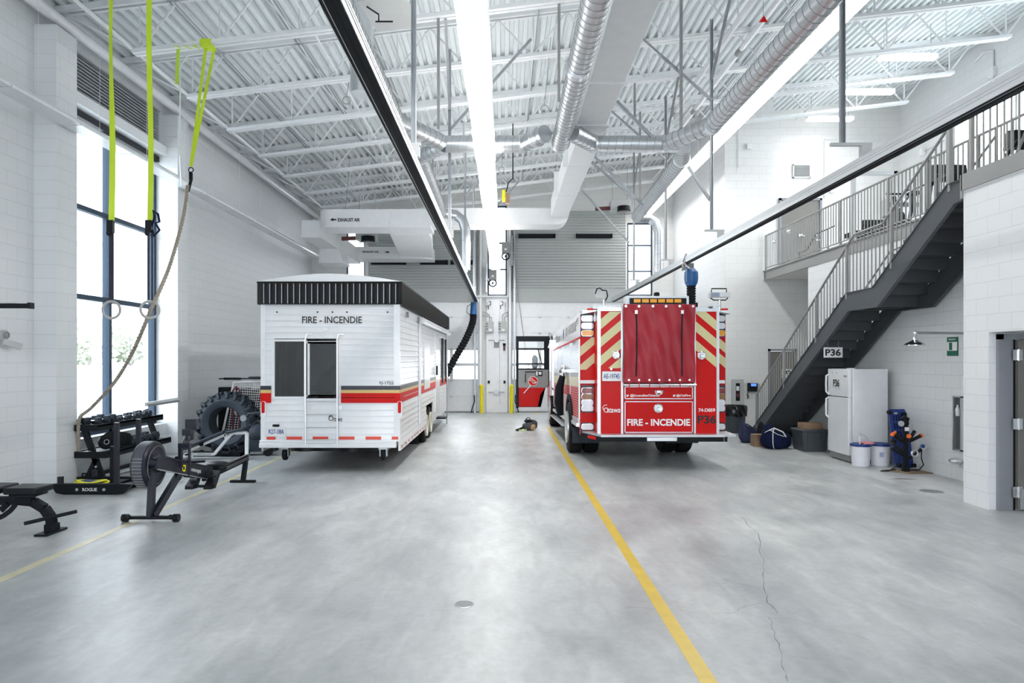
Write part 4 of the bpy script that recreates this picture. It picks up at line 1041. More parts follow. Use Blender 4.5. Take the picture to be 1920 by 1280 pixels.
part('lettering', text_mb('@IncendiesOttawa', (fx(1209), FY-.002, fz(741.5)), 55*kf, 6.2*kf, off=.02), M['inkw'], ft, label='small white handle, left')
part('lettering', text_mb('@OttFire', (fx(1281.5), FY-.002, fz(741.5)), 27*kf, 5.6*kf, off=.02), M['inkw'], ft, label='small white handle, right')
for x in (1176.5, 1264):
    c = Vector((fx(x), FY-.003, fz(741.5)))
    part('bird_mark', MB().prism([(c.x-.025,c.z-.012),(c.x-.005,c.z-.02),(c.x+.015,c.z-.01),(c.x+.022,c.z+.012),(c.x+.012,c.z+.02),(c.x+.0,c.z+.01),(c.x-.022,c.z+.02),(c.x-.012,c.z)], 'y', c.y-.002, c.y), M['inkw'], ft)
part('lettering', text_mb('74-D059', (fx(1325), FY-.007, fz(768.5)), 31*kf, 6.5*kf, off=.02), M['inkw'], ft, label='white number 74-D059')
part('lettering', text_mb('P36', (fx(1325), FY-.007, fz(786)), 35*kf, 16*kf, off=.03), M['ink'], ft, label='large black P36')
part('lettering', text_mb('ttawa', (fx(1150.5), FY-.007, fz(769)), 25*kf, 8.5*kf, off=.015, shear=.25), M['inkw'], ft, label='white city name')
part('logo', MB().torus((fx(1136.5), FY-.008, fz(768.5)), .036, .007, 'y', 22, 5).tube([(fx(1131),FY-.008,fz(768)),(fx(1130),FY-.008,fz(763)),(fx(1133),FY-.008,fz(759.5)),(fx(1138),FY-.008,fz(759))],.006,5), M['inkw'], ft)
# side columns carrying the lamps
YC = 11.9
def column(x0, x1, s, lab):
    b = MB().box(x0, x1, YC, YC+.1, fz(815,kc), fz(584,kc)); col = part('lamp_column', b, M['red'], ft, label=lab)
    ym = (x0+x1)/2; w = abs(x1-x0)
    for (ya, yb) in ((588,631.5),(722,773),(792,812)): part('backing', MB().box(x0+.008, x1-.008, YC-.01, YC, fz(yb,kc), fz(ya,kc)), M['bandn'], col)
    for (y, m) in ((597,'lens'),(610.8,'lens'),(624.5,'amber'),(732,'lensr'),(743,'lensa'),(754.5,'lens'),(765,'lens'),(799.5,'lens')):
        l = part('lamp', MB().rrect(ym, fz(y,kc), w*.82, .097, .035, YC-.05, YC-.01), M[m], col)
        part('bezel', MB().rrect(ym, fz(y,kc), w*.88, .104, .038, YC-.022, YC-.012), M['chrome'], l)
    part('marker_lamp', MB().box(ym-w*.3, ym+w*.3, YC-.02, YC, fz(810,kc), fz(807,kc)), M['redr'], col)
    b = chevrons(x0, x1, fz(693,kc), fz(632,kc), YC, [fz(y,kc) for y in ((668,702) if s > 0 else (640,668))], .17, s, 'c'); part('chevron', b, M['tan'], col)
    part('kick_ledge', MB().box(x0, x1+.02*s, YC-.03, YC, fz(718.5,kc), fz(712.5,kc)), M['tread'], col)
column(1.33, 1.575, 1, 'left lamp column'); column(3.62, 3.86, -1, 'right lamp column')
b = MB().box(1.575, 1.59, YC-.38, YC, .6, 2.5); part('side_return', b, M['redr'], ft)
b = MB().prism([(1.33,2.62),(1.60,2.67),(3.6,2.67),(3.86,2.62),(3.86,2.68),(1.33,2.68)], 'y', YC-.3, YC+.1); part('top_cap', b, M['alu'], ft)
for x in (1.47, 3.75): part('marker_lamp', MB().box(x-.05, x+.05, YC-.32, YC-.2, 2.68, 2.71), M['redr'], ft)
# mud flaps
part('mud_flap', MB().box(1.29, 1.80, 12.85, 12.87, .27, .56), M['rubg'], ft); part('mud_flap', MB().box(3.05, 3.66, 12.85, 12.87, .27, .56), M['rubg'], ft)
# body side panels, left face
XLs = 1.33
def sidebox(x, y0, y1, z0, z1, m, nm, th=.012, par=None, lab=None):
    return part(nm, dip(MB().box(x-th, x, y0, y1, z0, z1)), M[m] if isinstance(m, str) else m, par or ft, label=lab)
b = MB().box(XLs, 3.86, 12.9, 18.5, 1.15, 2.62).box(XLs+.25, 3.6, 12.0, 18.5, .65, 1.15).box(XLs,3.86,YC+.1,13.0,.7,2.62).box(XLs,3.86,14.3,18.5,.72,1.2)
part('main_body', dip(b), M['alu'], ft)
sidebox(XLs, YC, 18.5, 2.24, 2.66, 'wgloss', 'name_band'); sidebox(XLs-.004, YC, 18.5, 2.205, 2.24, 'red', 'red_pinstripe', .012)
for (y0, y1) in ((12.0,13.5),(13.7,15.3),(15.55,16.5),(16.75,17.9)):
    zlo = .80 if y0 < 13 or y0 > 14 else 1.16
    d = sidebox(XLs, y0, y1, 1.62, 2.14, 'silver', 'shutter', .014)
    s = MB()
    for i in range(int((2.14-zlo)/.045)): s.box(XLs-.018, XLs-.012, y0, y1, zlo+i*.045, zlo+i*.045+.005)
    part('slat_line', dip(s), M['lgrey'], d)
    sidebox(XLs, y0, y1, 1.54, 1.62, 'mgrey', 'stripe', .014, d); sidebox(XLs, y0, y1, 1.36, 1.54, 'tan', 'stripe', .014, d); sidebox(XLs, y0, y1, zlo, 1.36, 'red', 'stripe', .014, d)
for y in (11.93, 13.5, 15.3, 16.5, 17.9): sidebox(XLs-.002, y, y+.1, .8, 2.2, 'silver', 'door_post', .02)
part('lettering', dip(text_mb('FIRE-INCENDIE', (XLs-.013, 13.55, 2.47), 2.2, .19, '-x', off=.02)), M['mgrey'], ft, label='dark words on the left side')
part('lettering', dip(text_mb('911', (XLs-.013, 12.25, 2.53), .35, .13, '-x', off=.02)), M['mgrey'], ft)
part('lettering', dip(text_mb('Ottawa', (XLs-.013, 16.7, 2.46), 1.4, .2, '-x', off=.02, shear=.2)), M['mgrey'], ft)
part('crest', dip(MB().cyl((XLs-.016,15.1,2.47),(XLs-.01,15.1,2.47),.12,n=8)), M['inkb'], ft)
b = dip(MB().box(XLs-.05, XLs+.02, 12.05, 13.0, .66, .72).box(XLs-.05, XLs+.02, 14.3, 17.9, .62, .68).box(XLs-.12,XLs+.02,14.3,17.9,.5,.53)); part('side_rail', b, M['alu'], ft)
b = MB()
for i in range(5): b.bar((XLs-.03,12.1+i*.18,.72),(XLs-.03,12.2+i*.18,.80),.02,.02)
part('tie_down', dip(b), M['alu'], ft)
arch = [(13.6+.66*math.cos(t), .5+.66*math.sin(t)) for t in [PI*i/14 for i in range(15)]]
b = MB()
for i in range(14): a, c = arch[i], arch[i+1]; b.prism([a, c, (13.6+(c[0]-13.6)*.86, .5+(c[1]-.5)*.86), (13.6+(a[0]-13.6)*.86, .5+(a[1]-.5)*.86)], 'x', XLs-.05, XLs+.12)
part('fender', b, M['rub'], ft)
part('fender', MB().prism([(13.6+.68*math.cos(t), .5+.68*math.sin(t)) for t in [PI*i/14 for i in range(15)]], 'x', XLs+.02, XLs+.06), M['plast'], ft)
# hose and nozzles strapped on the side near the rear wheel arch
b = dip(MB().tube([(XLs-.1,14.35,1.55),(XLs-.16,14.4,1.3),(XLs-.17,14.45,1.0),(XLs-.13,14.5,.72)], [.06,.09,.1,.07], 10)); part('hanging_bag', b, M['rub'], ft)
b = dip(MB().box(XLs-.14,XLs,14.1,14.7,1.62,1.68).ball((XLs-.08,14.2,1.72),.05).ball((XLs-.08,14.4,1.72),.05).ball((XLs-.08,14.6,1.72),.05).cyl((XLs-.1,14.4,1.4),(XLs-.1,14.4,1.6),.05)); part('nozzle_rack', b, M['chrome'], ft)
# cab
cz0 = .55
b = MB().prism([(19.0,cz0),(21.5,cz0),(21.75,1.3),(21.55,2.55),(21.3,2.72),(19.0,2.72)], 'x', 1.38, 3.82); part('cab', dip(b), M['black'], ft)
b = MB().box(1.372,1.379,19.02,21.4,.6,1.35); part('cab_stripe', dip(b), M['red'], ft)
b = MB().box(1.5,3.7,18.45,19.0,.7,2.5); part('pump_module', dip(b), M['mgrey'], ft)
b = MB().prism([(21.70,1.45),(21.60,2.3),(21.62,2.3),(21.74,1.45)], 'x', 1.55, 3.65); part('windshield', dip(b), M['darkglass'], ft)
b = MB().box(1.40,3.80,21.7,22.1,.45,.95); part('front_bumper', dip(b), M['chrome'], ft, bevel=.03)
part('roof_light_bar', dip(MB().box(1.7,3.5,20.2,20.5,2.72,2.9)), M['lens'], ft, bevel=.03)
b = dip(MB().tube([(XLs-.02,18.5,2.62),(XLs-.10,18.6,2.70),(XLs-.05,18.6,2.5),(XLs-.12,18.55,2.3)], .03, 8).box(XLs-.1,XLs+.05,18.5,18.62,1.0,2.5)); part('grab_rail', b, M['chrome'], ft)
# open crew door with window, red lower half
YD = 19.45; q = YD/1280
X = lambda x: (x-945)*q
Z = lambda y: H-(y-673)*q
b = MB()
wa, wb, za, zb2 = X(972.5), X(1020), Z(690), Z(640)
b.box(X(967.5), wa, YD, YD+.06, Z(765), Z(630)).box(wa, X(1031), YD, YD+.06, Z(640), Z(630)).box(wb, X(1031), YD, YD+.06, Z(692), Z(640)).box(wa, wb, YD, YD+.06, Z(692.5), Z(690))
b.box(wa, wb, YD+.01, YD+.05, Z(655.5), Z(652.5)).box(wa, wb, YD+.01, YD+.05, Z(683), Z(680.5)).bar((X(1008),YD+.03,Z(653)),(X(1016),YD+.03,Z(681)),.05,.03)
b.box(wa, X(1014), YD, YD+.06, Z(763), Z(692)).prism([(X(1014),Z(763)),(X(1014),Z(692)),(X(1031),Z(692)),(X(1031),Z(722)),(X(1021),Z(728)),(X(1013),Z(740)),(X(1009),Z(763))], 'y', YD, YD+.06)
dr = part('crew_door', b, M['black'], ft, label='open crew door facing the viewer')
part('door_window', MB().box(wa, wb, YD+.026, YD+.03, za, zb2), M['glass'], dr)
part('door_panel', MB().prism([(X(972),Z(726.5)),(X(972),Z(693)),(X(1028),Z(693)),(X(1028),Z(722)),(X(1022),Z(726.5))], 'y', YD-.015, YD), M['mgrey'], dr, label='grey upper door lining')
part('door_panel', MB().prism([(X(973),Z(762)),(X(973),Z(726.5)),(X(1022),Z(726.5)),(X(1013),Z(740)),(X(1008),Z(762))], 'y', YD-.02, YD), M['red'], dr, label='red lower door lining')
c = Vector((X(999.5), YD-.03, Z(714.5))); R = .145
oc = [(c.x+R*math.cos(PI/8+PI/4*i), c.z+R*math.sin(PI/8+PI/4*i)) for i in range(8)]
oc2 = [(c.x+R*.9*math.cos(PI/8+PI/4*i), c.z+R*.9*math.sin(PI/8+PI/4*i)) for i in range(8)]
sp = part('stop_paddle', MB().prism(oc, 'y', c.y, c.y+.01), M['inkw'], dr)
part('face', MB().prism(oc2, 'y', c.y-.003, c.y), M['redr'], sp)
t = text_mb('STOP', (0,0,0), .21, .10, off=.02)
Rm = Matrix.Rotation(math.radians(38), 4, 'Y'); t.each(lambda v: Rm @ v + Vector((c.x, c.y-.004, c.z)))
part('lettering', t, M['inkw'], sp)
part('stick', MB().cyl((c.x-.07,c.y,c.z-.12),(X(982),YD-.03,Z(737)),.013), M['inkw'], sp)
part('door_handle', MB().box(X(984),X(986),YD-.05,YD-.015,Z(717),Z(700)).box(X(984),X(1004),YD-.04,YD-.015,Z(698),Z(696)), M['plast'], dr)
part('switch_panel', MB().box(X(1004),X(1017),YD-.03,YD-.015,Z(705),Z(695)), M['plast'], dr)
part('switch', MB().box(X(1005),X(1008),YD-.035,YD-.03,Z(704),Z(696)).box(X(1010),X(1015),YD-.035,YD-.03,Z(702),Z(697)), M['inkw'], dr)
b = MB().rrect(X(1003.5), Z(679), .17, .36, .06, YD+.18, YD+.3).rrect(X(1003.5), Z(669), .11, .12, .04, YD+.2, YD+.28); part('seat_back', b, M['rubg'], dr)
part('door_hinge', MB().box(X(1030),X(1036),YD-.02,YD+.08,Z(760),Z(632)), M['black'], dr)
# wheels
for xx, out in ((1.40,-1),(1.71,-1)): wheel(ft, xx, 13.6, .5, .27, out, M['alu'], 'rear_wheel')
for xx, out in ((3.79-.27,1),(3.79-.58,1)): wheel(ft, xx-.0, 13.6, .5, .27, out, M['alu'], 'rear_wheel')
wheel(ft, 1.42, 18.9, .5, .3, -1, M['alu'], 'front_wheel'); wheel(ft, 3.77, 18.9, .5, .3, 1, M['alu'], 'front_wheel')
part('axle', MB().cyl((1.5,13.6,.5),(3.7,13.6,.5),.1).ball((2.5,13.6,.5),.22).cyl((1.5,18.9,.5),(3.7,18.9,.5),.07).box(2.0,2.2,12,21,.6,.75).box(3.0,3.2,12,21,.6,.75), M['plast'], ft)
# scene lights on top corners
def flood(c, w, label, tilt):
    x, y, z = c
    l = part('flood_lamp', MB().rrect(x, z, w, .085, .01, y-.05, y+.07), M['lgrey'], ft, label=label)
    part('lens', MB().box(x-w*.02, x+w*.46, y-.056, y-.05, z-.034, z+.034), M['lens'], l); part('grille', MB().box(x-w*.46, x-w*.06, y-.056, y-.05, z-.034, z+.034), mat('blue grey grille', (.25,.29,.4), .4), l)
    h = MB().tube([(x-w*.4,y,z+.05),(x-w*.4,y,z+.11),(x+w*.35,y,z+.11),(x+w*.35,y,z+.05)], .011, 6).tube([(x-w*.45,y,z-.05),(x-w*.3,y,z-.085),(x+w*.3,y,z-.085),(x+w*.42,y,z-.05)], .011, 6)
    part('lamp_cage', h, M['black'], l)
    part('mount', MB().cyl((x,y,z-.085),(x,y,2.66),.022), M['alu'], l)
flood(tuple(px(1349,553,11.6)), .34, 'flood lamp on the right rear corner', 0)
c = px(1127,553,12.4); x, y, z = c
l = part('flood_lamp', MB().box(x-.09,x+.04,y-.06,y+.06,z-.05,z+.05), M['lgrey'], ft, label='tilted flood lamp on the left rear corner')
part('lamp_cage', MB().tube([(x-.1,y,z+.02),(x-.08,y,z+.11),(x-.02,y,z+.13),(x+.02,y,z+.09),(x+.1,y,z+.08),(x+.12,y,z-.02),(x+.08,y,z-.1)], .012, 6), M['black'], l)
part('mount', MB().cyl((x+.05,y,z-.08),(x+.05,y,2.66),.02), M['alu'], l)
part('corner_pole', MB().cyl((fx(1346),FY,fz(574)),(fx(1346),FY,fz(817)),.02).ball((fx(1346),FY,fz(573)),.03), M['silver'], ft)
part('rod', MB().cyl((fx(1304),FY,fz(577)),(fx(1336),FY,fz(575.5)),.008).box(fx(1328),fx(1336),FY-.02,FY+.02,fz(578),fz(574)), M['mgrey'], ft)
part('bracket', MB().box(fx(1288),fx(1309),FY+.02,FY+.08,fz(570),fz(567)).box(fx(1305),fx(1309),FY+.02,FY+.08,fz(575),fz(567)), M['black'], ft)
# ================================================================ stairs and railings
SX0, SX1 = 5.97, 6.90
st = thing('staircase', 'dark grey steel staircase with a landing, rising toward the viewer', 'stairs', (6.43, 16.3, 0))
sl = .64
def stringer_poly():
    # (y, z) top edge then bottom edge; foot is far away, head is near
    y_f = 16.55
    top = [(y_f, .10), (11.93, 3.0), (11.08, 3.01), (9.21, 4.20), (8.9, 4.20)]
    bot = [(8.9, 3.92), (9.05, 3.92), (10.93, 2.69), (11.84, 2.69), (y_f-.35, 0), (y_f, 0)]
    return top + bot
for x0 in (SX0, SX1-.05):
    b = MB().prism(stringer_poly(), 'x', x0+.012, x0+.024)
    tp_, bt = [(16.55,.10),(11.93,3.0),(11.08,3.01),(9.21,4.20),(8.9,4.20)], [(8.9,3.92),(9.05,3.92),(10.93,2.69),(11.84,2.69),(16.2,0)]
    for pl_ in (tp_, bt):
        for i in range(len(pl_)-1): b.bar((x0+.025,pl_[i][0],pl_[i][1]),(x0+.025,pl_[i+1][0],pl_[i+1][1]),.055,.014)
    part('stringer', b, M['dgrey'], st)
tm = mat('dark tread', (.075,.08,.088), .5)
def flight(ya, za, n, rise, run):
    for i in range(n):
        z = za + rise*(i+1); y = ya - run*i
        b = MB().box(SX0+.03, SX1-.04, y-run-.01, y, z-.045, z).box(SX0+.03, SX1-.04, y-.008, y+.004, z-rise, z).box(SX0+.03, SX0+.06, y-run+.03, y-.02, z-.09, z-.045)
        part('tread', b, tm, st)
flight(16.45, 0, 17, 2.95/17, (16.45-11.95)/17)
part('landing', MB().box(SX0+.03, SX1-.04, 11.05, 11.98, 2.90, 2.95).box(SX0+.03,SX1-.04,11.3,11.36,2.72,2.9).box(SX0+.03,SX1-.04,11.7,11.76,2.72,2.9), tm, st)
flight(11.05, 2.95, 7, 1.2/7, (11.05-9.2)/7)
# outer railing of the stairs
rl = st
RP = [(16.2,1.0),(11.68,3.98),(10.8,3.99),(9.23,4.95),(8.98,5.10)]
def ztop(y):
    for i in range(len(RP)-1):
        if RP[i+1][0] <= y <= RP[i][0]: t = (RP[i][0]-y)/(RP[i][0]-RP[i+1][0]); return RP[i][1]+(RP[i+1][1]-RP[i][1])*t
    return RP[-1][1]
SP = [(16.55,.10),(11.93,3.0),(11.08,3.01),(9.21,4.20),(8.9,4.20)]
def zstr(y):
    for i in range(len(SP)-1):
        if SP[i+1][0] <= y <= SP[i][0]: t = (SP[i][0]-y)/(SP[i][0]-SP[i+1][0]); return SP[i][1]+(SP[i+1][1]-SP[i][1])*t
    return 4.2
part('handrail', MB().tube([(SX0+.02,y,z) for y,z in RP], .021, 10), M['mgrey'], rl)
for y in (16.2, 14.6, 13.1, 11.93, 10.55, 9.17): part('post', MB().box(SX0+.0,SX0+.045,y-.02,y+.02,zstr(y)-.1,ztop(y)), M['mgrey'], rl)
y = 16.08; k_ = 0
while y > 9.2 and k_ < 64:
    if min(abs(y-q) for q in (14.6,13.1,11.93,10.55,9.17)) > .05:
        part('baluster', MB().box(SX0+.014,SX0+.030,y-.008,y+.008,zstr(y)-.01,ztop(y)), M['mgrey'], rl); k_ += 1
    y -= .118
# wall-side handrail
hr = thing('wall_handrail', 'grey tube handrail on the wall side of the stairs', 'handrail', (6.86, 14, 1.9))
part('rail', MB().tube([(6.84,15.9,1.15),(6.84,12.1,3.75),(6.84,11.2,3.85),(6.84,9.5,4.95)], .018, 8), M['mgrey'], hr)
part('bracket', MB().cyl((6.84,14.6,2.02),(6.95,14.6,1.98),.01).cyl((6.84,11.6,3.8),(6.95,11.6,3.76),.01), M['mgrey'], hr)
# mezzanine guard
mg = thing('mezzanine_railing', 'long grey railing with many balusters along the mezzanine edge', 'railing', (6.95, 13, 4.2))
GX = 6.95; zt_g = 5.12
part('top_rail', MB().tube([(GX,18.15,zt_g),(GX,3.0,zt_g)], .021, 8), M['mgrey'], mg)
part('bottom_rail', MB().box(GX-.015,GX+.015,3.0,18.15,4.25,4.27), M['mgrey'], mg)
posts = [18.13, 16.75, 14.1, 12.35, 11.2, 10.0, 8.8, 7.6]
for y in posts: part('post', MB().box(GX-.02,GX+.02,y-.02,y+.02,4.0 if y>18 else 4.18,zt_g), M['mgrey'], mg)
y = 18.02; cnt = 0
while y > 6.8 and cnt < 98:
    if min(abs(y-q) for q in posts) > .05: part('baluster', MB().box(GX-.008,GX+.008,y-.008,y+.008,4.26,zt_g), M['mgrey'], mg); cnt += 1
    y -= .113
part('gate_latch', MB().ball((GX-.03,17.5,4.85),.05).ball((GX-.03,16.6,4.95),.05), M['chrome'], mg)
# railing along the near landing edge
ng = thing('landing_railing', 'grey railing above the near block wall, top right corner', 'railing', (5.96, 8.9, 4.2))
part('top_rail', MB().tube([(5.97,8.95,5.12),(5.97,3.0,5.12)], .021, 8), M['mgrey'], ng)
for y in (9.15, 8.72, 7.5, 6.3): part('post', MB().box(5.95,5.995,y-.025,y+.025,4.2,5.12), M['mgrey'], ng)
y = 8.62
while y > 6.9:
    if abs(y-7.5) > .05: part('baluster', MB().box(5.963,5.979,y-.008,y+.008,4.2,5.11), M['mgrey'], ng)
    y -= .118
sr = thing('sloped_handrail', 'grey sloped handrail rising behind the near landing railing', 'handrail', (7.3, 9, 4.2))
part('rail', MB().tube([(7.2,10.1,4.35),(7.2,9.6,4.72),(7.2,9.2,5.30),(7.2,9.05,5.34),(7.2,7.5,5.34)], .02, 8), M['mgrey'], sr); part('post', MB().cyl((7.2,9.9,4.2),(7.2,9.9,4.5),.02).cyl((7.2,8.6,4.2),(7.2,8.6,5.34),.02), M['mgrey'], sr)
for i, (z0, y0, y1) in enumerate(((4.75,17.4,15.8),(4.85,13.5,11.8))):
    h = thing('floor_handrail', 'short dark handrail behind the mezzanine railing ' + ['near the grey door','nearer the stair landing'][i], 'handrail', (7.5, y0, z0), group='handrails behind the guard')
    part('rail', MB().tube([(7.5,y0,z0-.2),(7.5,y0-.5,z0-.2),(7.5,y0-1.0,z0+.1),(7.5,y1-.3,z0+.12)], .017, 8), M['dgrey'], h); part('post', MB().cyl((7.5,y0-.1,4.2),(7.5,y0-.1,z0-.2),.017).cyl((7.5,y1,4.2),(7.5,y1,z0+.12),.017), M['dgrey'], h)

# ================================================================ things on the mezzanine
def treadmill(x, y, label, s=1.0):
    r = thing('treadmill', label, 'treadmill', (x, y, 4.18), group='exercise machines on the mezzanine')
    part('deck', MB().box(x-.35,x+.35,y-.9,y+.9,4.25,4.4), M['black'], r, bevel=.03)
    part('feet', MB().box(x-.33,x-.25,y-.85,y-.75,4.18,4.25).box(x+.25,x+.33,y-.85,y-.75,4.18,4.25).box(x-.33,x+.33,y+.75,y+.85,4.18,4.25), M['black'], r)
    for q in (-.33,.33): part('upright', MB().tube([(x+q,y+.7,4.35),(x+q,y+.55,5.0),(x+q,y+.3,5.15)], .035, 8), M['black'], r)
    part('console', MB().prism([(y+.45,5.05),(y+.7,5.1),(y+.62,5.4),(y+.5,5.38)], 'x', x-.3, x+.3), M['plast'], r, bevel=.02)
    part('handlebar', MB().tube([(x-.33,y+.3,5.12),(x-.33,y+.0,5.08)],.025,8).tube([(x+.33,y+.3,5.12),(x+.33,y+.0,5.08)],.025,8), M['rub'], r)
treadmill(8.1, 10.0, 'black treadmill on the mezzanine nearest the right edge'); treadmill(8.1, 11.88, 'black treadmill on the mezzanine over the top of the stairs')
r = thing('exercise_bike', 'black exercise bike behind the stair railing', 'exercise bike', (7.8, 13.3, 4.18), group='exercise machines on the mezzanine')
part('frame', MB().box(7.6,8.0,12.9,13.0,4.18,4.25).box(7.6,8.0,13.7,13.8,4.18,4.25).bar((7.8,12.95,4.23),(7.8,13.75,4.3),.06,.08).bar((7.8,13.2,4.3),(7.8,13.0,4.95),.05,.05).bar((7.8,13.5,4.3),(7.8,13.65,5.1),.05,.05), M['black'], r)
part('flywheel', MB().cyl((7.76,13.55,4.55),(7.84,13.55,4.55),.24,n=24), M['black'], r); part('seat', MB().ball((7.8,13.0,5.0),(.12,.15,.05)), M['rub'], r); part('handlebar', MB().tube([(7.6,13.5,5.2),(7.65,13.65,5.15),(7.95,13.65,5.15),(8.0,13.5,5.2)],.02,8), M['rub'], r)
r = thing('weight_machine', 'grey framed weight machine with a perforated upright on the mezzanine', 'weight machine', (8.0, 14.9, 4.18), group='exercise machines on the mezzanine')
b = MB().box(7.5,7.58,14.7,14.78,4.18,5.9).box(8.4,8.48,14.7,14.78,4.18,5.9).box(7.5,8.48,14.7,14.78,5.82,5.9).box(7.5,8.48,14.7,14.78,4.18,4.26).box(7.5,7.58,14.78,15.8,4.18,4.26).box(8.4,8.48,14.78,15.8,4.18,4.26); part('frame', b, M['lgrey'], r)
b = MB()
for i in range(8): b.box(7.75,8.25,14.72,14.82,4.3+i*.07,4.36+i*.07)
part('weight_stack', b, M['black'], r); part('seat_pad', MB().box(7.75,8.25,15.1,15.6,4.6,4.7).box(7.95,8.05,15.3,15.4,4.18,4.6), M['rub'], r, bevel=.02)
r = thing('wall_heater', 'long pale finned heater box on the mezzanine wall', 'heater', (8.6, 15.9, 5.0)); part('cabinet', MB().box(8.8,9.6,15.7,16.0,4.18,5.55), M['lgrey'], r, bevel=.02)
b = MB()
for i in range(9): b.box(8.85+i*.08,8.9+i*.08,15.69,15.70,5.35,5.45)
part('grille', b, M['dgrey'], r)
# conduits, vent, small devices on the back walls
def conduit(pts, label, r=.015): return pipe('wall_conduit', pts, r, M['white'], label, 'conduit', 'painted conduits on the walls', 8)
conduit([(9.05,19.27,6.4),(9.05,19.27,7.95),(9.05,19.27,8.0)], 'white vertical conduit on the mezzanine back wall')
conduit([(9.05,19.26,8.05),(10.9,19.26,8.1),(11.15,19.1,8.2),(11.17,14.0,8.25)], 'white conduit turning from the back wall along the right wall')
conduit([(7.2,19.26,8.8),(7.9,19.26,8.9),(8.2,19.26,9.05)], 'short bent conduit near the roof on the back wall', .02)
b = MB().tube([(11.17,16.2,8.9),(11.17,15.9,9.0),(11.17,15.6,8.9),(11.17,15.6,8.1)], .03, 8).box(11.1,11.2,15.5,15.7,8.3,8.5); solo('wall_conduit', b, M['white'], 'looped conduit and junction box high on the right mezzanine wall', 'conduit', (11.17,15.6,8.1), 'painted conduits on the walls')
conduit([(6.25,18.17,8.3),(6.25,18.17,6.95)], 'short conduit with a box high beside the right lamp row', .012)
r = thing('wall_vent', 'small square louvered vent on the upper back wall', 'vent', tuple(px(1503,321,19.27)))
c = px(1503,321,19.27); part('frame', MB().box(c.x-.25,c.x+.25,c.y-.03,c.y+.02,c.z-.19,c.z-.16).box(c.x-.25,c.x+.25,c.y-.03,c.y+.02,c.z+.16,c.z+.19).box(c.x-.25,c.x-.22,c.y-.03,c.y+.02,c.z-.19,c.z+.19).box(c.x+.22,c.x+.25,c.y-.03,c.y+.02,c.z-.19,c.z+.19), M['white'], r)
b = MB()
for i in range(10): z = c.z-.15+i*.031; b.prism([(c.y-.02,z),(c.y+.01,z+.02),(c.y+.012,z+.012),(c.y-.018,z-.008)], 'x', c.x-.22, c.x+.22)
part('louver', b, M['lgrey'], r)
r = thing('emergency_light', 'small wall device with a rod beside the stair top', 'light', (10.6,19.2,6.9)); c = px(1729,285,18.15)
r.location = c; ROOT[r.name] = c.copy(); part('body', MB().box(c.x-.06,c.x+.08,c.y-.06,c.y+.06,c.z-.1,c.z+.08), M['white'], r, bevel=.02); part('rod', MB().cyl((c.x+.03,c.y,c.z),(c.x+.0,c.y-.9,c.z+.02),.012), M['lgrey'], r)
b = MB().box(-.05,.05,-.05,0,-.06,.06); 
for i, (xx, yy, dd) in enumerate(((1404,275,18.18),(1560,357,19.25))):
    c = px(xx,yy,dd); solo('wall_box', MB().box(c.x-.06,c.x+.06,c.y-.06,c.y,c.z-.07,c.z+.07), M['white'], 'small white electrical box ' + ['at the end of the high conduit','above the mezzanine door'][i], 'box', c, 'small electrical boxes')

# ================================================================ wall items by the stairs foot
Y = 18.2
c0, c1 = px(1371,759,Y), px(1393.5,710.5,Y)
r = thing('electrical_panel', 'grey electrical panel on the wall above the trash can', 'panel', tuple(px(1382,735,Y)))
part('cabinet', MB().box(c0.x,c1.x,Y-.05,Y,c0.z,c1.z), M['lgrey'], r, bevel=.008); a, e = px(1378.5,751,Y), px(1386,718,Y)
part('window', MB().box(a.x,e.x,Y-.055,Y-.05,a.z,e.z), M['black'], r); part('card', MB().box(a.x+.01,e.x-.02,Y-.06,Y-.055,e.z-.2,e.z-.08), M['inkw'], r)
part('breaker', MB().box(a.x+.01,e.x-.02,Y-.06,Y-.055,a.z+.1,a.z+.2), mat('dark red breaker', (.15,.03,.03), .5), r)
c = px(1409,725,Y); r = thing('wall_phone', 'black wall telephone with a blue screen beside the stair railing', 'telephone', c)
part('body', MB().box(c.x-.07,c.x+.14,Y-.08,Y,c.z-.12,c.z+.10), M['black'], r, bevel=.01); part('handset', MB().box(c.x-.13,c.x-.07,Y-.1,Y-.03,c.z-.12,c.z+.11), M['plast'], r, bevel=.02)
part('screen', MB().box(c.x-.04,c.x+.1,Y-.085,Y-.08,c.z+.02,c.z+.09), mat('blue screen', (.05,.12,.6), .2, emit=(.1,.25,1), estr=.8), r)
part('cord', MB().tube([(c.x-.1,Y-.05,c.z-.12),(c.x-.14,Y-.05,c.z-.22),(c.x-.09,Y-.05,c.z-.27),(c.x-.13,Y-.05,c.z-.32),(c.x-.1,Y-.05,c.z-.2)],.01,6), M['black'], r)
c = px(1421,724,Y); solo('light_switch', MB().box(c.x-.03,c.x+.05,Y-.02,Y,c.z-.07,c.z+.07).box(c.x,c.x+.02,Y-.03,Y-.02,c.z-.02,c.z+.02), M['lgrey'], 'small grey switch plate right of the wall phone', 'switch', c)
c = px(1480,700,18.1); r = thing('door_sign', 'P36 sign seen through the railing on the lower grey door', 'sign', c)
part('plate', MB().box(c.x-.2,c.x+.18,c.y-.01,c.y,c.z-.12,c.z+.12), M['cream'], r); part('lettering', text_mb('P36', (c.x,c.y-.012,c.z), .32, .17, off=.03), M['ink'], r)
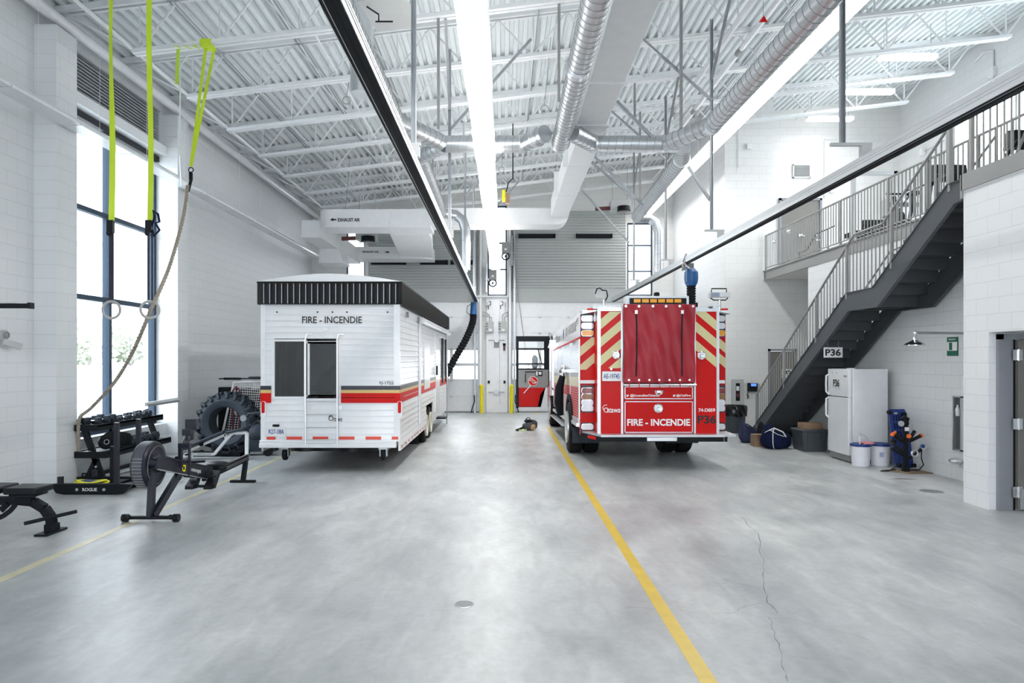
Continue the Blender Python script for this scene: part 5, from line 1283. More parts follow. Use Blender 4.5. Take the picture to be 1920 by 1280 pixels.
# P36 sign under the stairs
D = 12.75; c = px(1562,660.5,D); r = thing('sign', 'white P36 sign hung under the dark staircase', 'sign', c)
part('plate', MB().box(c.x-.175,c.x+.175,c.y-.006,c.y+.006,c.z-.095,c.z+.095), M['white'], r); part('lettering', text_mb('P36', (c.x-.005,c.y-.008,c.z), .29, .13, off=.03), M['ink'], r)
part('hanger', MB().cyl((c.x-.1,c.y,c.z+.09),(c.x-.1,c.y,c.z+.22),.004).cyl((c.x+.1,c.y,c.z+.09),(c.x+.1,c.y,c.z+.22),.004), M['mgrey'], r)

# ================================================================ refrigerator
fx0, fx1, fy0, fy1 = 6.20, 6.83, 12.14, 12.92
r = thing('refrigerator', 'white top freezer refrigerator with a P36 sticker beside the stairs', 'refrigerator', (6.5,12.5,0))
part('cabinet', MB().box(fx0, fx1, fy0, fy1, .05, 1.675), M['wgloss'], r, bevel=.01)
def fd(z0, z1): return MB().box(fx0-.075, fx0-.008, fy0+.004, fy1-.004, z0, z1)
d1 = part('freezer_door', fd(1.17, 1.672), M['wgloss'], r, bevel=.012); d2 = part('fridge_door', fd(.13, 1.155), M['wgloss'], r, bevel=.012)
def handle(z0, z1): 
    y = fy1-.05; x = fx0-.075
    return MB().tube([(x,y,z0),(x-.05,y,z0+.05 if z1>z0 else z0-.05),(x-.055,y,(z0+z1)/2),(x-.05,y,z1-.02),(x,y,z1)], .014, 8, flat=1.3)
part('handle', handle(1.19,1.56), M['wgloss'], d1); part('handle', handle(.75,1.13), M['wgloss'], d2)
part('hinge', MB().box(fx0-.07,fx0+.05,fy0+.01,fy0+.07,1.675,1.69).box(fx0-.075,fx0,fy0+.0,fy0+.04,1.155,1.17), M['white'], r)
part('sticker', MB().box(fx0-.078,fx0-.075,fy0+.30,fy1-.20,1.32,1.50), M['cream'], d1)
part('lettering', text_mb('P36', (fx0-.079, fy0+.44, 1.41), .23, .14, '-x', off=.03), M['ink'], d1)
b = MB().box(fx0-.0785,fx0-.075,fy0+.12,fy0+.17,1.53,1.56).box(fx0-.0785,fx0-.075,fy0+.05,fy0+.11,1.53,1.56); part('badge', b, M['mgrey'], d1)
b = MB().box(fx0-.079,fx0-.075,fy1-.2,fy1-.16,1.58,1.61).box(fx0-.079,fx0-.075,fy1-.36,fy1-.32,1.58,1.61); part('magnet', b, M['lgrey'], d1)
b = MB().box(fx0-.04,fx0+.02,fy0+.02,fy1-.02,.02,.12)
for i in range(14): b.box(fx0-.043,fx0-.04,fy0+.05+i*.05,fy0+.08+i*.05,.04,.10)
part('kick_grille', b, M['mgrey'], r); part('foot', MB().cyl((fx0+.04,fy0+.05,0),(fx0+.04,fy0+.05,.05),.02).cyl((fx1-.04,fy0+.05,0),(fx1-.04,fy0+.05,.05),.02).cyl((fx0+.04,fy1-.05,0),(fx0+.04,fy1-.05,.05),.02).cyl((fx1-.04,fy1-.05,0),(fx1-.04,fy1-.05,.05),.02), M['black'], r)
# pails
for i, (xx, yy) in enumerate(((6.165,11.80),(6.535,11.86))):
    r = thing('pail', ['white pail with a blue lid and raised wire handle, beside the refrigerator','white pail with a blue lid between the first pail and the blue creeper'][i], 'bucket', (xx,yy,0), group='white pails with blue lids')
    part('body', MB().lathe([(.13,0),(.138,.01),(.158,.34),(.163,.345),(.163,.36),(.158,.365)], (xx,yy,0), 'z', 28), M['pail'], r)
    l = part('lid', MB().lathe([(.168,.35),(.170,.385),(.162,.39),(.158,.38),(.01,.38)], (xx,yy,0), 'z', 28), M['blue'], r)
    if i == 0:
        part('handle', MB().tube([(xx+.165*math.cos(t),yy,.33+.22*math.sin(t)) for t in [PI*j/14 for j in range(15)]], .005, 6), M['alu'], r)
        b = MB()
        for q in range(14): b.ball((xx+.02+.013*q,yy-.02+.04*math.sin(q*2),.40+.012*math.cos(q*1.7)),(.03,.035,.018),8)
        part('rag', b, mat('pink rag', (.65,.25,.28), .8, var=.4, scale=40), r); part('grip', MB().cyl((xx-.01,yy,.38),(xx-.03,yy,.50),.014), M['pail'], r)
    else:
        part('label_print', text_mb('www', (xx-.05,yy-.158,.24), .09, .02, off=.01).each(lambda v: v) if False else MB().box(xx-.09,xx-.02,yy-.152,yy-.146,.17,.25), mat('pale blue print', (.5,.55,.75), .5), r)
# blue creeper leaning on the wall
r = thing('creeper_board', 'blue plastic mechanic creeper leaning upright by the wall', 'creeper', (6.72,11.5,0))
def cp(u, v): return Vector((6.56+.30*u - .03*v, 11.42+.16*v, .03+.97*v))
b = MB()
pts = []
for (u, v) in ((.1,0),(.9,0),(1,.08),(1,.5),(.97,.92),(.88,1),(.1,1),(.0,.95),(.0,.5),(-.03,.08)): pts.append(cp(u, v))
A = [b.bm.verts.new(p) for p in pts]; B_ = [b.bm.verts.new(p+Vector((0,.05,0))) for p in pts]; n = len(pts)
b._f(A, 0); b._f(B_[::-1], 0)
for i in range(n): b._f([A[i], B_[i], B_[(i+1)%n], A[(i+1)%n]], 0)
part('board', b, M['blue'], r)
b = MB()
for i in range(5):
    for j in range(3): p = cp(.2+.15*i, .52+.14*j); b.bar(p+Vector((0,-.004,0)), p+Vector((-.003,.012,.10)), .012, .012)
part('slot', b, M['navy'], r)
for u, v in ((-.08,.95),(.72,.92),(-.05,.45),(.9,.05),(.1,.05)):
    p = cp(u, v); part('caster_wheel', MB().cyl(p+Vector((-.03,-.05,0)), p+Vector((.03,-.05,0)), .033, n=14).box(p.x-.012,p.x+.012,p.y-.05,p.y+.02,p.z-.02,p.z+.02), M['black'], r)
p = cp(.35,.93); part('hand_slot', MB().rrect(p.x,p.z,.06,.03,.012,p.y-.004,p.y+.002), M['lgrey'], r)
# boot and hose dryer tree
bx_, by_ = 6.56, 11.15
r = thing('boot_dryer', 'dark branching boot dryer stand with orange tips on a plywood base', 'dryer', (bx_,by_,0))
part('base_board', MB().prism([(bx_-.30,by_+.16),(bx_+.30,by_+.2),(bx_+.36,by_-.14),(bx_-.02,by_-.16)], 'z', 0, .018), M['wood'], r)
part('post', MB().box(bx_-.045,bx_+.045,by_-.045,by_+.045,.018,.10).box(bx_-.03,bx_+.03,by_-.03,by_+.03,.1,.80).ball((bx_,by_,.8),.05), M['black'], r, bevel=.005)
arms = [((-.22,-.02,.62),(-.06,0,.50),1),((-.15,.05,.64),(-.04,0,.52),1),((-.02,-.12,.60),(-.0,-.02,.48),1),((.25,.0,.60),(.05,0,.50),1),((.17,.04,.67),(.04,0,.50),0),((-.25,-.03,.40),(-.04,0,.28),0),((-.17,.06,.47),(-.05,0,.33),0),((.30,0,.41),(.05,0,.22),0)]
for a, c, tip in arms:
    A_ = Vector((bx_+a[0], by_+a[1], a[2])); C_ = Vector((bx_+c[0], by_+c[1], c[2]))
    rr = .03 if a[2] > .45 else .026
    q = part('branch', MB().cyl(C_, A_, rr*.8, rr, n=12), M['plast'], r)
    if tip: d = (A_-C_).normalized(); part('tip', MB().cyl(A_-d*.01, A_+d*.02, rr*1.15, n=12), M['orange'], q)
part('elbow', MB().tube([(bx_,by_,.8),(bx_+.02,by_-.01,.88),(bx_-.03,by_-.02,.90),(bx_-.08,by_-.03,.86)], .035, 10), M['plast'], r)
part('gauge', MB().cyl((bx_-.10,by_-.03,.80),(bx_-.10,by_-.06,.80),.045,n=18), M['alu'], r, label='round silver gauge'); part('sticker', MB().box(bx_-.035,bx_+.035,by_-.036,by_-.031,.68,.74), M['inkw'], r)
part('fitting', MB().torus((bx_+.11,by_-.06,.32),.05,.015,'y',18,8).cyl((bx_+.25,by_,.38),(bx_+.32,by_,.43),.04), M['alu'], r); part('clip', MB().ball((bx_+.27,by_-.02,.43),.035), M['blueh'], r)
part('cable', MB().tube([(bx_+.26,by_,.36),(bx_+.27,by_+.02,.22),(bx_+.31,by_+.03,.12),(bx_+.25,by_+.05,.03),(bx_+.05,by_+.1,.03)], .009, 6).tube([(bx_-.2,by_-.02,.38),(bx_-.1,by_-.03,.3),(bx_-.12,by_,.12),(bx_-.28,by_+.0,.02),(bx_-.38,by_+.05,.015),(bx_-.28,by_+.08,.02),(bx_-.1,by_+.1,.03)], .009, 6), M['black'], r)
# emergency shower, sign, cabinet, bowl on the right wall
r = thing('emergency_shower', 'chrome emergency shower head on a long horizontal pipe from the wall', 'shower', (6.2,10.3,2.1))
part('pipe', MB().tube([(6.95,10.3,2.24),(6.25,10.3,2.245),(6.21,10.3,2.235),(6.20,10.3,2.17)], .02, 10), M['galv'], r)
part('shower_head', MB().lathe([(.02,2.19),(.03,2.16),(.03,2.14),(.06,2.12),(.12,2.09),(.15,2.065),(.15,2.055),(.01,2.05)], (6.2,10.3,0), 'z', 24), M['chrome'], r); part('collar', MB().ball((6.205,10.3,2.24),.034), M['chrome'], r)
r = thing('safety_sign', 'green and white safety sign hanging on the right wall below the shower pipe', 'sign', (6.94,10.56,2.0)); X = 6.948
part('plate', MB().box(X-.012,X,10.44,10.69,1.90,2.19), M['green'], r); part('pictogram', MB().box(X-.016,X-.012,10.45,10.68,1.98,2.115), M['inkw'], r)
part('figure', MB().box(X-.019,X-.016,10.56,10.63,1.99,2.105), M['green'], r); part('lettering', text_mb('EMERGENCY', (X-.012,10.565,2.155), .17, .022, '-x', off=.01), M['inkw'], r)
r = thing('wall_cabinet', 'recessed steel cabinet with a white bottle at the edge of the pier', 'cabinet', (6.94,10.45,1.2)); c0, c1 = 1.85-(843-673)*.0082, 1.85-(742-673)*.0082
part('frame', MB().box(6.90,6.95,10.30,10.33,c0,c1).box(6.90,6.95,10.48,10.505,c0,c1).box(6.90,6.95,10.3,10.5,c0,c0+.02).box(6.90,6.95,10.3,10.5,c1-.02,c1), M['alu'], r)
part('back', MB().box(6.94,6.949,10.33,10.48,c0,c1), M['dgrey'], r); part('bottle', MB().lathe([(.03,0),(.035,.1),(.015,.14),(.015,.17)], (6.92,10.41,c1-.3), 'z', 14), M['wgloss'], r)
r = thing('wall_bowl', 'small steel bowl low on the right wall near the pier', 'bowl', (6.86,10.35,.25)); part('bowl', MB().ball((6.86,10.38,.30),(.08,.1,.05)), M['alu'], r); part('stem', MB().cyl((6.94,10.38,.28),(6.86,10.38,.28),.015), M['alu'], r)
# trash can with liner
x, y = 5.83, 17.25
r = thing('trash_can', 'dark grey round trash can with a black liner bag behind the fire engine', 'trash can', (x,y,0))
part('body', MB().lathe([(.235,0),(.24,.02),(.27,.6),(.275,.64)], (x,y,0), 'z', 28), mat('grey blue plastic', (.045,.055,.068), .45), r)
b = MB().surf(lambda u, v: Vector((x+(.285+.012*math.sin(u*2*PI*9+v*5)+.015*math.sin(v*PI))*math.cos(2*PI*u), y+(.285+.012*math.sin(u*2*PI*9+v*5)+.015*math.sin(v*PI))*math.sin(2*PI*u), .42+.015*math.sin(u*2*PI*5)*(1-v)+.25*v)), 54, 8)
b.torus((x,y,.675),.275,.014,'z',30,6); part('liner', b, mat('black bag', (.006,.006,.007), .22), r)
# bags and box at the stair foot
def bag(name, c, s, label, m, trim=True, seed=1, cat='bag', handle=True):
    r = thing(name, label, cat, (c[0], c[1], 0), group='bags at the foot of the stairs')
    def f(u, v):
        a = 2*PI*u; ph = PI*v/1.0; rr = math.sin(min(PI, ph))**.38
        n = 1+.10*math.sin(a*3+seed)+.06*math.sin(a*5+v*9+seed)+.03*math.sin(a*11+v*17)
        z = s[2]*(.5+.5*math.cos(ph)**(1 if v > .5 else 1))*(.80+.0*v) * (1 + (.45*math.exp(-((math.cos(a)*rr+.62)/.33)**2) - .28*max(0, math.cos(a)*rr) + .06*math.sin(a*4+v*11))*(1-v))
        return Vector((c[0]+s[0]*rr*math.cos(a)*n*.5, c[1]+s[1]*rr*math.sin(a)*n*.5, max(.0, z)))
    part('body', MB().surf(f, 36, 18), m, r)
    if trim:
        P = [f(.68, .05+.9*i/16)+Vector((0,-.008,.004)) for i in range(17)]; part('piping', MB().tube(P, .009, 6), M['inkw'], r)
        P = [f(u, .32)+Vector((0,-.008,.02)) for u in [.55+.3*i/16 for i in range(17)]]; part('piping', MB().tube(P, .007, 6), M['inkw'], r)
    if handle: part('handle', MB().tube([f(.62,.3), f(.68,.2)+Vector((0,-.03,.04)), f(.80,.2)+Vector((0,-.03,.05)), f(.86,.3)], .014, 6), m if not trim else M['inkw'], r)
    return r
bag('duffel_bag', (5.63,14.15), (.60,.42,.46), 'navy duffel bag with white piping at the foot of the stairs', M['navy'], True, 1.2)
bag('duffel_bag', (5.42,15.2), (.40,.42,.44), 'navy patterned bag beside the trash can', mat('mottled navy', (.02,.03,.08), .7, var=.9, scale=30), False, 2.5)
bag('backpack', (5.75,15.0), (.36,.34,.42), 'black backpack leaning between the two navy bags', M['rub'], False, 4.1)
r = thing('cardboard_box', 'small brown cardboard box between the navy bags', 'box', (5.42,14.55,0)); part('box', MB().box(5.29,5.53,14.42,14.66,0,.25), M['brown'], r); part('flap', MB().cbox((5.41,14.40,.26),(.22,.08,.005)), M['brown'], r)
r = thing('storage_tote', 'grey plastic storage tote under the stairs beside the refrigerator', 'tote', (6.2,13.75,0)); b = MB().prism([(5.98,.0),(6.42,0),(6.46,.42),(5.94,.42)], 'y', 13.6, 14.1); part('body', b, M['bintub'], r)
part('rim', MB().box(5.92,6.48,13.58,14.12,.40,.44), M['bintub'], r, bevel=.01); part('ribs', MB().box(6.05,6.07,13.58,13.6,.05,.38).box(6.18,6.2,13.58,13.6,.05,.38).box(6.31,6.33,13.58,13.6,.05,.38), M['bintub'], r)
r = thing('cardboard_box', 'brown box standing in the grey tote under the stairs', 'box', (6.25,13.85,.44)); part('box', MB().box(6.02,6.42,13.75,14.0,.44,.56), M['brown'], r)
# floor drains
for i, (c, R_) in enumerate((((5.98,9.55),.16),((-.3,5.15),.075))):
    r = thing('floor_drain', ['round metal floor cover near the right wall','tiny round floor plug near the middle of the floor'][i], 'drain', (c[0],c[1],0), group='round floor covers')
    part('ring', MB().lathe([(R_,0),(R_,.003),(R_*.93,.004),(R_*.93,0)], (c[0],c[1],0), 'z', 28, None, True), M['alu'], r); part('cover', MB().cyl((c[0],c[1],0),(c[0],c[1],.002),R_*.93,n=28), mat('worn drain', (.22,.23,.24), .5, .3), r)
solo('floor_stain', MB().prism([(5.98,10.55),(6.1,10.5),(6.35,10.5),(6.3,10.56),(6.1,10.6)], 'z', .0003, .0012), mat('dark oil stain', (.2,.2,.2), .4), 'small dark spot on the floor near the boot dryer', 'stain', (6.15,10.55,0))
# ================================================================ centre pier between the doors
r = thing('pier_panel', 'white panelled pier between the two far doors with two levers', 'panel', (-.3,23.7,0))
part('panel', MB().box(-.62,.13,23.66,23.795,0,4.0), M['wgloss'], r, bevel=.01)
part('seam', MB().box(-.155,-.145,23.655,23.66,.3,3.9), M['mgrey'], r)
for z, nm in ((2.42,1),(.60,0)):
    c = px(931,637.5 if nm else 735,23.6)
    w = part('lever_wheel', MB().cyl((c.x,23.66,c.z),(c.x,23.58,c.z),.085,n=20), M['galv'], r); part('lever', MB().cyl((c.x-.28,23.6,c.z),(c.x+.28,23.6,c.z),.014), M['mgrey'], w)
c = px(931,644,23.6); part('lock_plate', MB().box(c.x-.09,c.x+.09,23.63,23.66,c.z-.14,c.z+.1), M['mgrey'], r)
for xp in (916.5,946): c = px(xp,716,23.6); part('receptacle', MB().box(c.x-.035,c.x+.035,23.63,23.66,c.z-.05,c.z+.05), M['black'], r)
for i, xp in enumerate((918,942)):
    c = px(xp,612.5,23.55); r = thing('control_box', 'grey door control box on the centre pier, ' + ['left one','right one'][i], 'control box', c, group='door control boxes')
    part('box', MB().box(c.x-.14,c.x+.14,23.5,23.655,c.z-.19,c.z+.19), M['lgrey'], r, bevel=.008)
    for q in range(3): part('button', MB().cyl((c.x-.09,23.49,c.z+.1-.09*q),(c.x-.09,23.5,c.z+.1-.09*q),.022,n=10), M['black'], r)
    part('label_plate', MB().box(c.x-.03,c.x+.08,23.495,23.5,c.z-.15,c.z-.07), M['inkw'], r)
    s = -1 if i == 0 else 1
    part('conduit', MB().tube([(c.x,23.6,c.z+.19),(c.x,23.6,c.z+.4),(c.x+s*.12,23.6,c.z+.5),(c.x+s*.25,23.6,c.z+.52)],.02,8).tube([(c.x+.07,23.6,c.z+.19),(c.x+.07,23.6,c.z+.32),(c.x+s*.14,23.6,c.z+.4),(c.x+s*.28,23.6,c.z+.42)],.02,8), M['lgrey'], r)
    part('pull_switch', MB().cyl((c.x+.1*s,23.6,c.z+.55),(c.x+.1*s,23.6,c.z+.75),.012).box(c.x+.1*s-.03,c.x+.1*s+.03,23.58,23.64,c.z+.72,c.z+.85), M['lgrey'], r)
c = px(945.5,650.5,23.6); r = thing('flashlight', 'dark red charging flashlight hung on the centre pier', 'flashlight', c); part('body', MB().cyl((c.x,23.58,c.z-.12),(c.x,23.58,c.z+.05),.035), mat('maroon plastic', (.15,.03,.03), .4), r); part('head', MB().cyl((c.x,23.58,c.z+.05),(c.x,23.58,c.z+.13),.045,.055), M['black'], r)
for i, xp in enumerate((918,941)):
    c = px(xp,571,23.55); r = thing('pull_hook', 'small black door pull hook below the centre window, ' + ['left one','right one'][i], 'hook', c, group='pull hooks')
    part('hook', MB().tube([(c.x-.03,23.6,c.z+.12),(c.x+.04,23.6,c.z+.1),(c.x+.03,23.6,c.z),(c.x-.05,23.6,c.z-.03),(c.x-.04,23.6,c.z-.15)],.014,6), M['black'], r)
pipe('cross_bar', [(-1.05,23.5,4.0),(.15,23.5,4.0)], .035, M['wgloss'], 'white horizontal bar under the centre window', 'bar')
for i, xp in enumerate((903,959)):
    x = (xp-945)*23.4/1280; r = thing('bollard', 'yellow bollard at the ' + ['left','right'] [i] + ' side of the centre pier', 'bollard', (x,23.35,0), group='yellow bollards')
    part('post', MB().cyl((x,23.35,0),(x,23.35,.96),.062,n=20).ball((x,23.35,.95),(.062,.062,.035)), M['yellow'], r); part('base', MB().cyl((x,23.35,0),(x,23.35,.01),.1), M['lgrey'], r)
for i, (xp, yp) in enumerate(((924,520),(948,470))):
    c = px(xp,yp,23.3); s = -1 if i == 0 else 1
    r = thing('door_operator', 'dark door motor with a drive wheel, ' + ['left one, lower','right one, higher'][i] + ' on the centre window', 'motor', c, group='door operators')
    part('housing', MB().box(c.x-.13,c.x+.13,c.y-.15,c.y+.15,c.z-.1,c.z+.28), M['mgrey'], r, bevel=.02); part('drive_wheel', MB().torus((c.x,c.y-.1,c.z-.2),.12,.025,'y',20,8).cyl((c.x,c.y-.12,c.z-.2),(c.x,c.y+.1,c.z-.2),.04), M['plast'], r)
    part('mount', MB().box(c.x-.16+s*.1,c.x+.16+s*.1,c.y-.05,c.y+.4,c.z-.08,c.z-.04).box(c.x+s*.22-.02,c.x+s*.22+.02,c.y,c.y+.45,c.z-.5,c.z+.5), M['galv'], r); part('tag', MB().box(c.x-.04,c.x+.04,c.y-.16,c.y-.15,c.z,c.z+.06), M['inkw'], r)
for i, x in enumerate((-1.0,-.80,.205,.36)):
    b = MB().box(x-.035,x+.035,23.5,23.78,0,[7.0,6.6,6.9,6.9][i]); solo('guide_channel', b, M['wgloss'] if i in (1,2) else M['galv'], 'tall vertical guide channel beside the centre pier, ' + ORD[i] + ' from the left', 'channel', (x,23.6,0), 'door guide channels')
pipe('chain', [(.30,23.45,6.6),(.42,23.42,4.5),(.72,23.4,2.3),(.95,23.4,.9)], .012, M['mgrey'], 'long dark hoist rope slanting past the right far door', 'rope', None, 6)
for i, (x, s) in enumerate(((-1.05,1),(.42,-1))):
    pipe('cord', [(x+.03*s,23.4,.62),(x+.04*s,23.4,.4),(x-.03*s,23.4,.2),(x-.08*s,23.4,.02)], .018, M['black'], 'black hanging cord beside the ' + ['left','right'][i] + ' yellow bollard', 'cord', 'cords by the bollards', 6)
# backpack on the floor
r = thing('gear_bag', 'black and tan gear bag with an orange patch on the floor by the fire engine', 'bag', (.62,17.8,0))
def f(u, v):
    a = 2*PI*u; ph = PI*v; rr = math.sin(ph)**.6; n = 1+.12*math.sin(a*3+1)+.06*math.sin(a*7+v*8)
    return Vector((.66+.20*rr*math.cos(a)*n, 17.8+.16*rr*math.sin(a)*n, max(0,.23*(.5+.5*math.cos(ph))*(1+.2*math.cos(a)))))
part('body', MB().surf(f, 30, 14), mat('grey bag fabric', (.06,.065,.07), .7, var=.5, scale=30), r)
part('patch', MB().ball((.74,17.68,.09),(.09,.05,.08)), mat('tan leather', (.42,.26,.14), .6), r, label='tan side pocket'); part('buckle', MB().cbox((.66,17.65,.1),(.03,.02,.09)), M['orange'], r)
part('flap', MB().ball((.62,17.75,.24),(.1,.08,.05)).ball((.70,17.75,.22),(.07,.06,.05)), M['black'], r); part('strap', MB().tube([(.56,17.72,.27),(.60,17.7,.33),(.66,17.7,.33),(.69,17.72,.26)],.012,6).tube([(.5,17.7,.08),(.40,17.65,.04),(.32,17.6,.02),(.36,17.55,.02)],.03,6), M['black'], r)
part('tube', MB().tube([(.38,17.6,.02),(.48,17.55,.02),(.58,17.6,.03)],.018,6), mat('pale lime strap', (.6,.8,.3), .5), r)
# hoses at the tracks
def flex(pts, r_, nm, parent):
    P = [Vector(p) for p in pts]; Q = []
    for i in range(len(P)-1):
        a, b_, c, d = P[max(i-1,0)], P[i], P[i+1], P[min(i+2,len(P)-1)]
        for k in range(14):
            t = k/14; Q.append(.5*((2*b_)+(c-a)*t+(2*a-5*b_+4*c-d)*t*t+(3*b_-a-3*c+d)*t**3))
    Q.append(P[-1]); return part(nm, MB().tube(Q, [r_*(1.12 if i%2 else .88) for i in range(len(Q))], 14), M['rub'], parent, smooth=False)
r = thing('exhaust_hose', 'black ribbed exhaust hose with a blue coupling at the end of the left track', 'hose', (-1.0,22.2,3.6), group='exhaust hoses')
part('coupling', MB().cyl((-.98,22.0,3.68),(-.99,22.0,3.28),.09,.11,n=16), M['blueh'], r); flex([(-.99,22.0,3.3),(-1.02,22.0,3.0),(-1.25,22.0,2.45),(-1.62,22.0,1.8),(-1.95,21.8,1.1),(-2.2,21.8,.25)], .11, 'hose', r); part('cord', MB().tube([(-.93,22.0,3.7),(-1.18,22.0,3.55),(-1.2,22.0,3.35),(-1.05,22.0,3.25)],.012,6), M['black'], r)
r = thing('exhaust_hose', 'black ribbed exhaust hose with a blue trolley over the fire engine', 'hose', (3.66,13.35,3.5), group='exhaust hoses')
part('trolley', MB().box(3.5,3.7,13.3,13.45,3.58,3.72).tube([(3.55,13.3,3.9),(3.5,13.3,3.75),(3.6,13.25,3.6),(3.72,13.3,3.55)],.02,8), M['chrome'], r)
part('coupling', MB().lathe([(.07,3.62),(.13,3.55),(.135,3.42),(.12,3.33),(.09,3.28)], (3.66,13.35,0), 'z', 18).box(3.54,3.60,13.2,13.3,3.35,3.6), M['blueh'], r); flex([(3.66,13.35,3.32),(3.66,13.35,3.0),(3.655,13.35,2.68)], .085, 'hose', r)

# ================================================================ gym: rings, straps, rope
for i, (xp, yaw) in enumerate(((209,0),(281,1))):
    x = (xp-945)*8.52/1280; zr = 2.475; y = 8.52
    r = thing('gym_ring', 'grey gymnastic ring hanging on a ' + ['black strap, left one','black strap, right one with the rope through it'][i], 'gym ring', (x,y,zr), group='gymnastic rings')
    b = MB().torus((0,0,0), .105, .0165, 'y', 30, 10); Rz = Matrix.Rotation(math.radians(40 if yaw else 4), 4, 'Z'); b.each(lambda v: Rz @ v + Vector((x,y,zr-.01)))
    part('ring', b, M['ring'], r)
    s = MB().box(x-.03,x-.005 if yaw else x+.028,y-.005,y+.005,zr+.09,3.58)
    if yaw: s.box(x+.012,x+.03,y+.01,y+.018,zr+.09,3.58)
    part('black_strap', s, mat('dark purple webbing', (.02,.018,.035), .6), r)
    part('buckle', MB().box(x-.045,x+.03,y-.03,y+.02,3.42,3.58).ball((x-.03,y-.01,3.42),(.03,.02,.035)), M['plast'], r)
    if yaw: part('knot', MB().tube([(x+.02,y,3.5),(x+.07,y-.02,3.62),(x+.05,y-.02,3.7),(x+.10,y,3.66),(x+.13,y-.02,3.56),(x+.08,y-.02,3.54),(x+.12,y,3.46),(x+.06,y-.02,3.38),(x+.03,y,3.46)],.014,6), M['navy'], r)
    t = MB(); n = 40; z0, z1 = 3.58, 6.56 if not yaw else 6.6
    P = []
    for j in range(n+1):
        q = j/n; wd = .033; tw = (1.0 if not yaw else .1)*math.sin(q*5+1)*.5; zz = z0+(z1-z0)*q
        dx, dy = wd*math.cos(tw), wd*math.sin(tw); P.append((zz, dx, dy, .012*math.sin(q*6)))
    for j in range(n):
        a, c = P[j], P[j+1]
        V = [t.bm.verts.new(p) for p in ((x+a[3]-a[1],y-a[2],a[0]),(x+a[3]+a[1],y+a[2],a[0]),(x+c[3]+c[1],y+c[2],c[0]),(x+c[3]-c[1],y-c[2],c[0]),(x+a[3]-a[1],y-a[2]+.004,a[0]),(x+a[3]+a[1],y+a[2]+.004,a[0]),(x+c[3]+c[1],y+c[2]+.004,c[0]),(x+c[3]-c[1],y-c[2]+.004,c[0]))]
        for f4 in ((0,1,2,3),(4,5,6,7),(0,3,7,4),(1,2,6,5)): t._f([V[k] for k in f4], 0)
    t.box(x-.05,x+.05,y-.09,y+.09,z1-.01,z1+.02)
    part('lime_strap', t, M['lime'], r, label='lime green upper strap')
J = 10.27
r = thing('climbing_rope', 'twisted hemp climbing rope on lime straps, drawn aside through the right ring', 'rope', px(356,320,9.95))
top = px(358,312,9.95)
a1, a2 = px(386,88,J), px(402,90,J)
def strip(pa, pb, w):
    return MB().bar(pa, pb, w, .004)
for pa in (a1, a2): part('lime_strap', strip(pa, top, .045), M['lime'], r)
part('strap_wrap', MB().cbox((a1.x+.03,J,a1.z+.03),(.16,.2,.10)), M['lime'], r)
part('carabiner', MB().torus(top+Vector((0,0,-.05)), .035, .008, 'y', 16, 6).box(top.x-.02,top.x+.02,top.y-.02,top.y+.02,top.z-.2,top.z-.09).cyl(top+Vector((-.0,0,-.2)), top+Vector((-.04,0,-.36)), .022), M['black'], r)
ctrl = [px(352,348,9.9), px(345,400,9.6), px(330,460,9.25), px(312,515,8.85), px(284,578,8.52), px(258,640,8.8), px(232,690,9.2), px(205,728,9.55), px(170,765,9.9), px(150,783,10.05), px(147,812,10.15), px(150,850,10.22)]
Q = []
for i in range(len(ctrl)-1):
    a, b_, c, d = ctrl[max(i-1,0)], ctrl[i], ctrl[i+1], ctrl[min(i+2,len(ctrl)-1)]
    for k in range(26): t = k/26; Q.append(.5*((2*b_)+(c-a)*t+(2*a-5*b_+4*c-d)*t*t+(3*b_-a-3*c+d)*t**3))
b = MB()
for s in range(3):
    P = []
    for i, p in enumerate(Q):
        d = (Q[min(i+1,len(Q)-1)]-Q[max(i-1,0)]).normalized(); u = d.orthogonal().normalized() if abs(d.z) < .2 else (Vector((1,0,0))-d*d.x).normalized(); w = d.cross(u)
        a = i*.75+s*2*PI/3; P.append(p+(u*math.cos(a)+w*math.sin(a))*.012)
    b.tube(P, .0135, 6)
part('rope', b, M['rope'], r)
r = thing('strap_bundle', 'lime strap wrapped round a roof joist with a loose hanging tail', 'strap', px(340,85,J))
c = px(347,90,J)
b = MB()
for i in range(3): b.bar(c+Vector((-.12+.14*i,-.08,.0)), c+Vector((-.02+.14*i,-.08,-.05)), .05, .004); b.bar(c+Vector((-.12+.14*i,-.08,.0)), c+Vector((-.12+.14*i,.08,.02)), .05, .004)
part('wrap', b, M['lime'], r); p0 = px(334,92,J-.1); part('tail', MB().bar(p0, p0+Vector((-.02,0,-.52)), .05, .004), M['limepale'], r)
conduit([tuple(px(385,98,J+.1)), tuple(px(352,105,J+.1)), tuple(px(338,125,J+.1)), tuple(px(337,290,J+.1)), (-6.05,12.8,5.1)], 'grey flexible conduit hanging down to the left lamp row', .011)
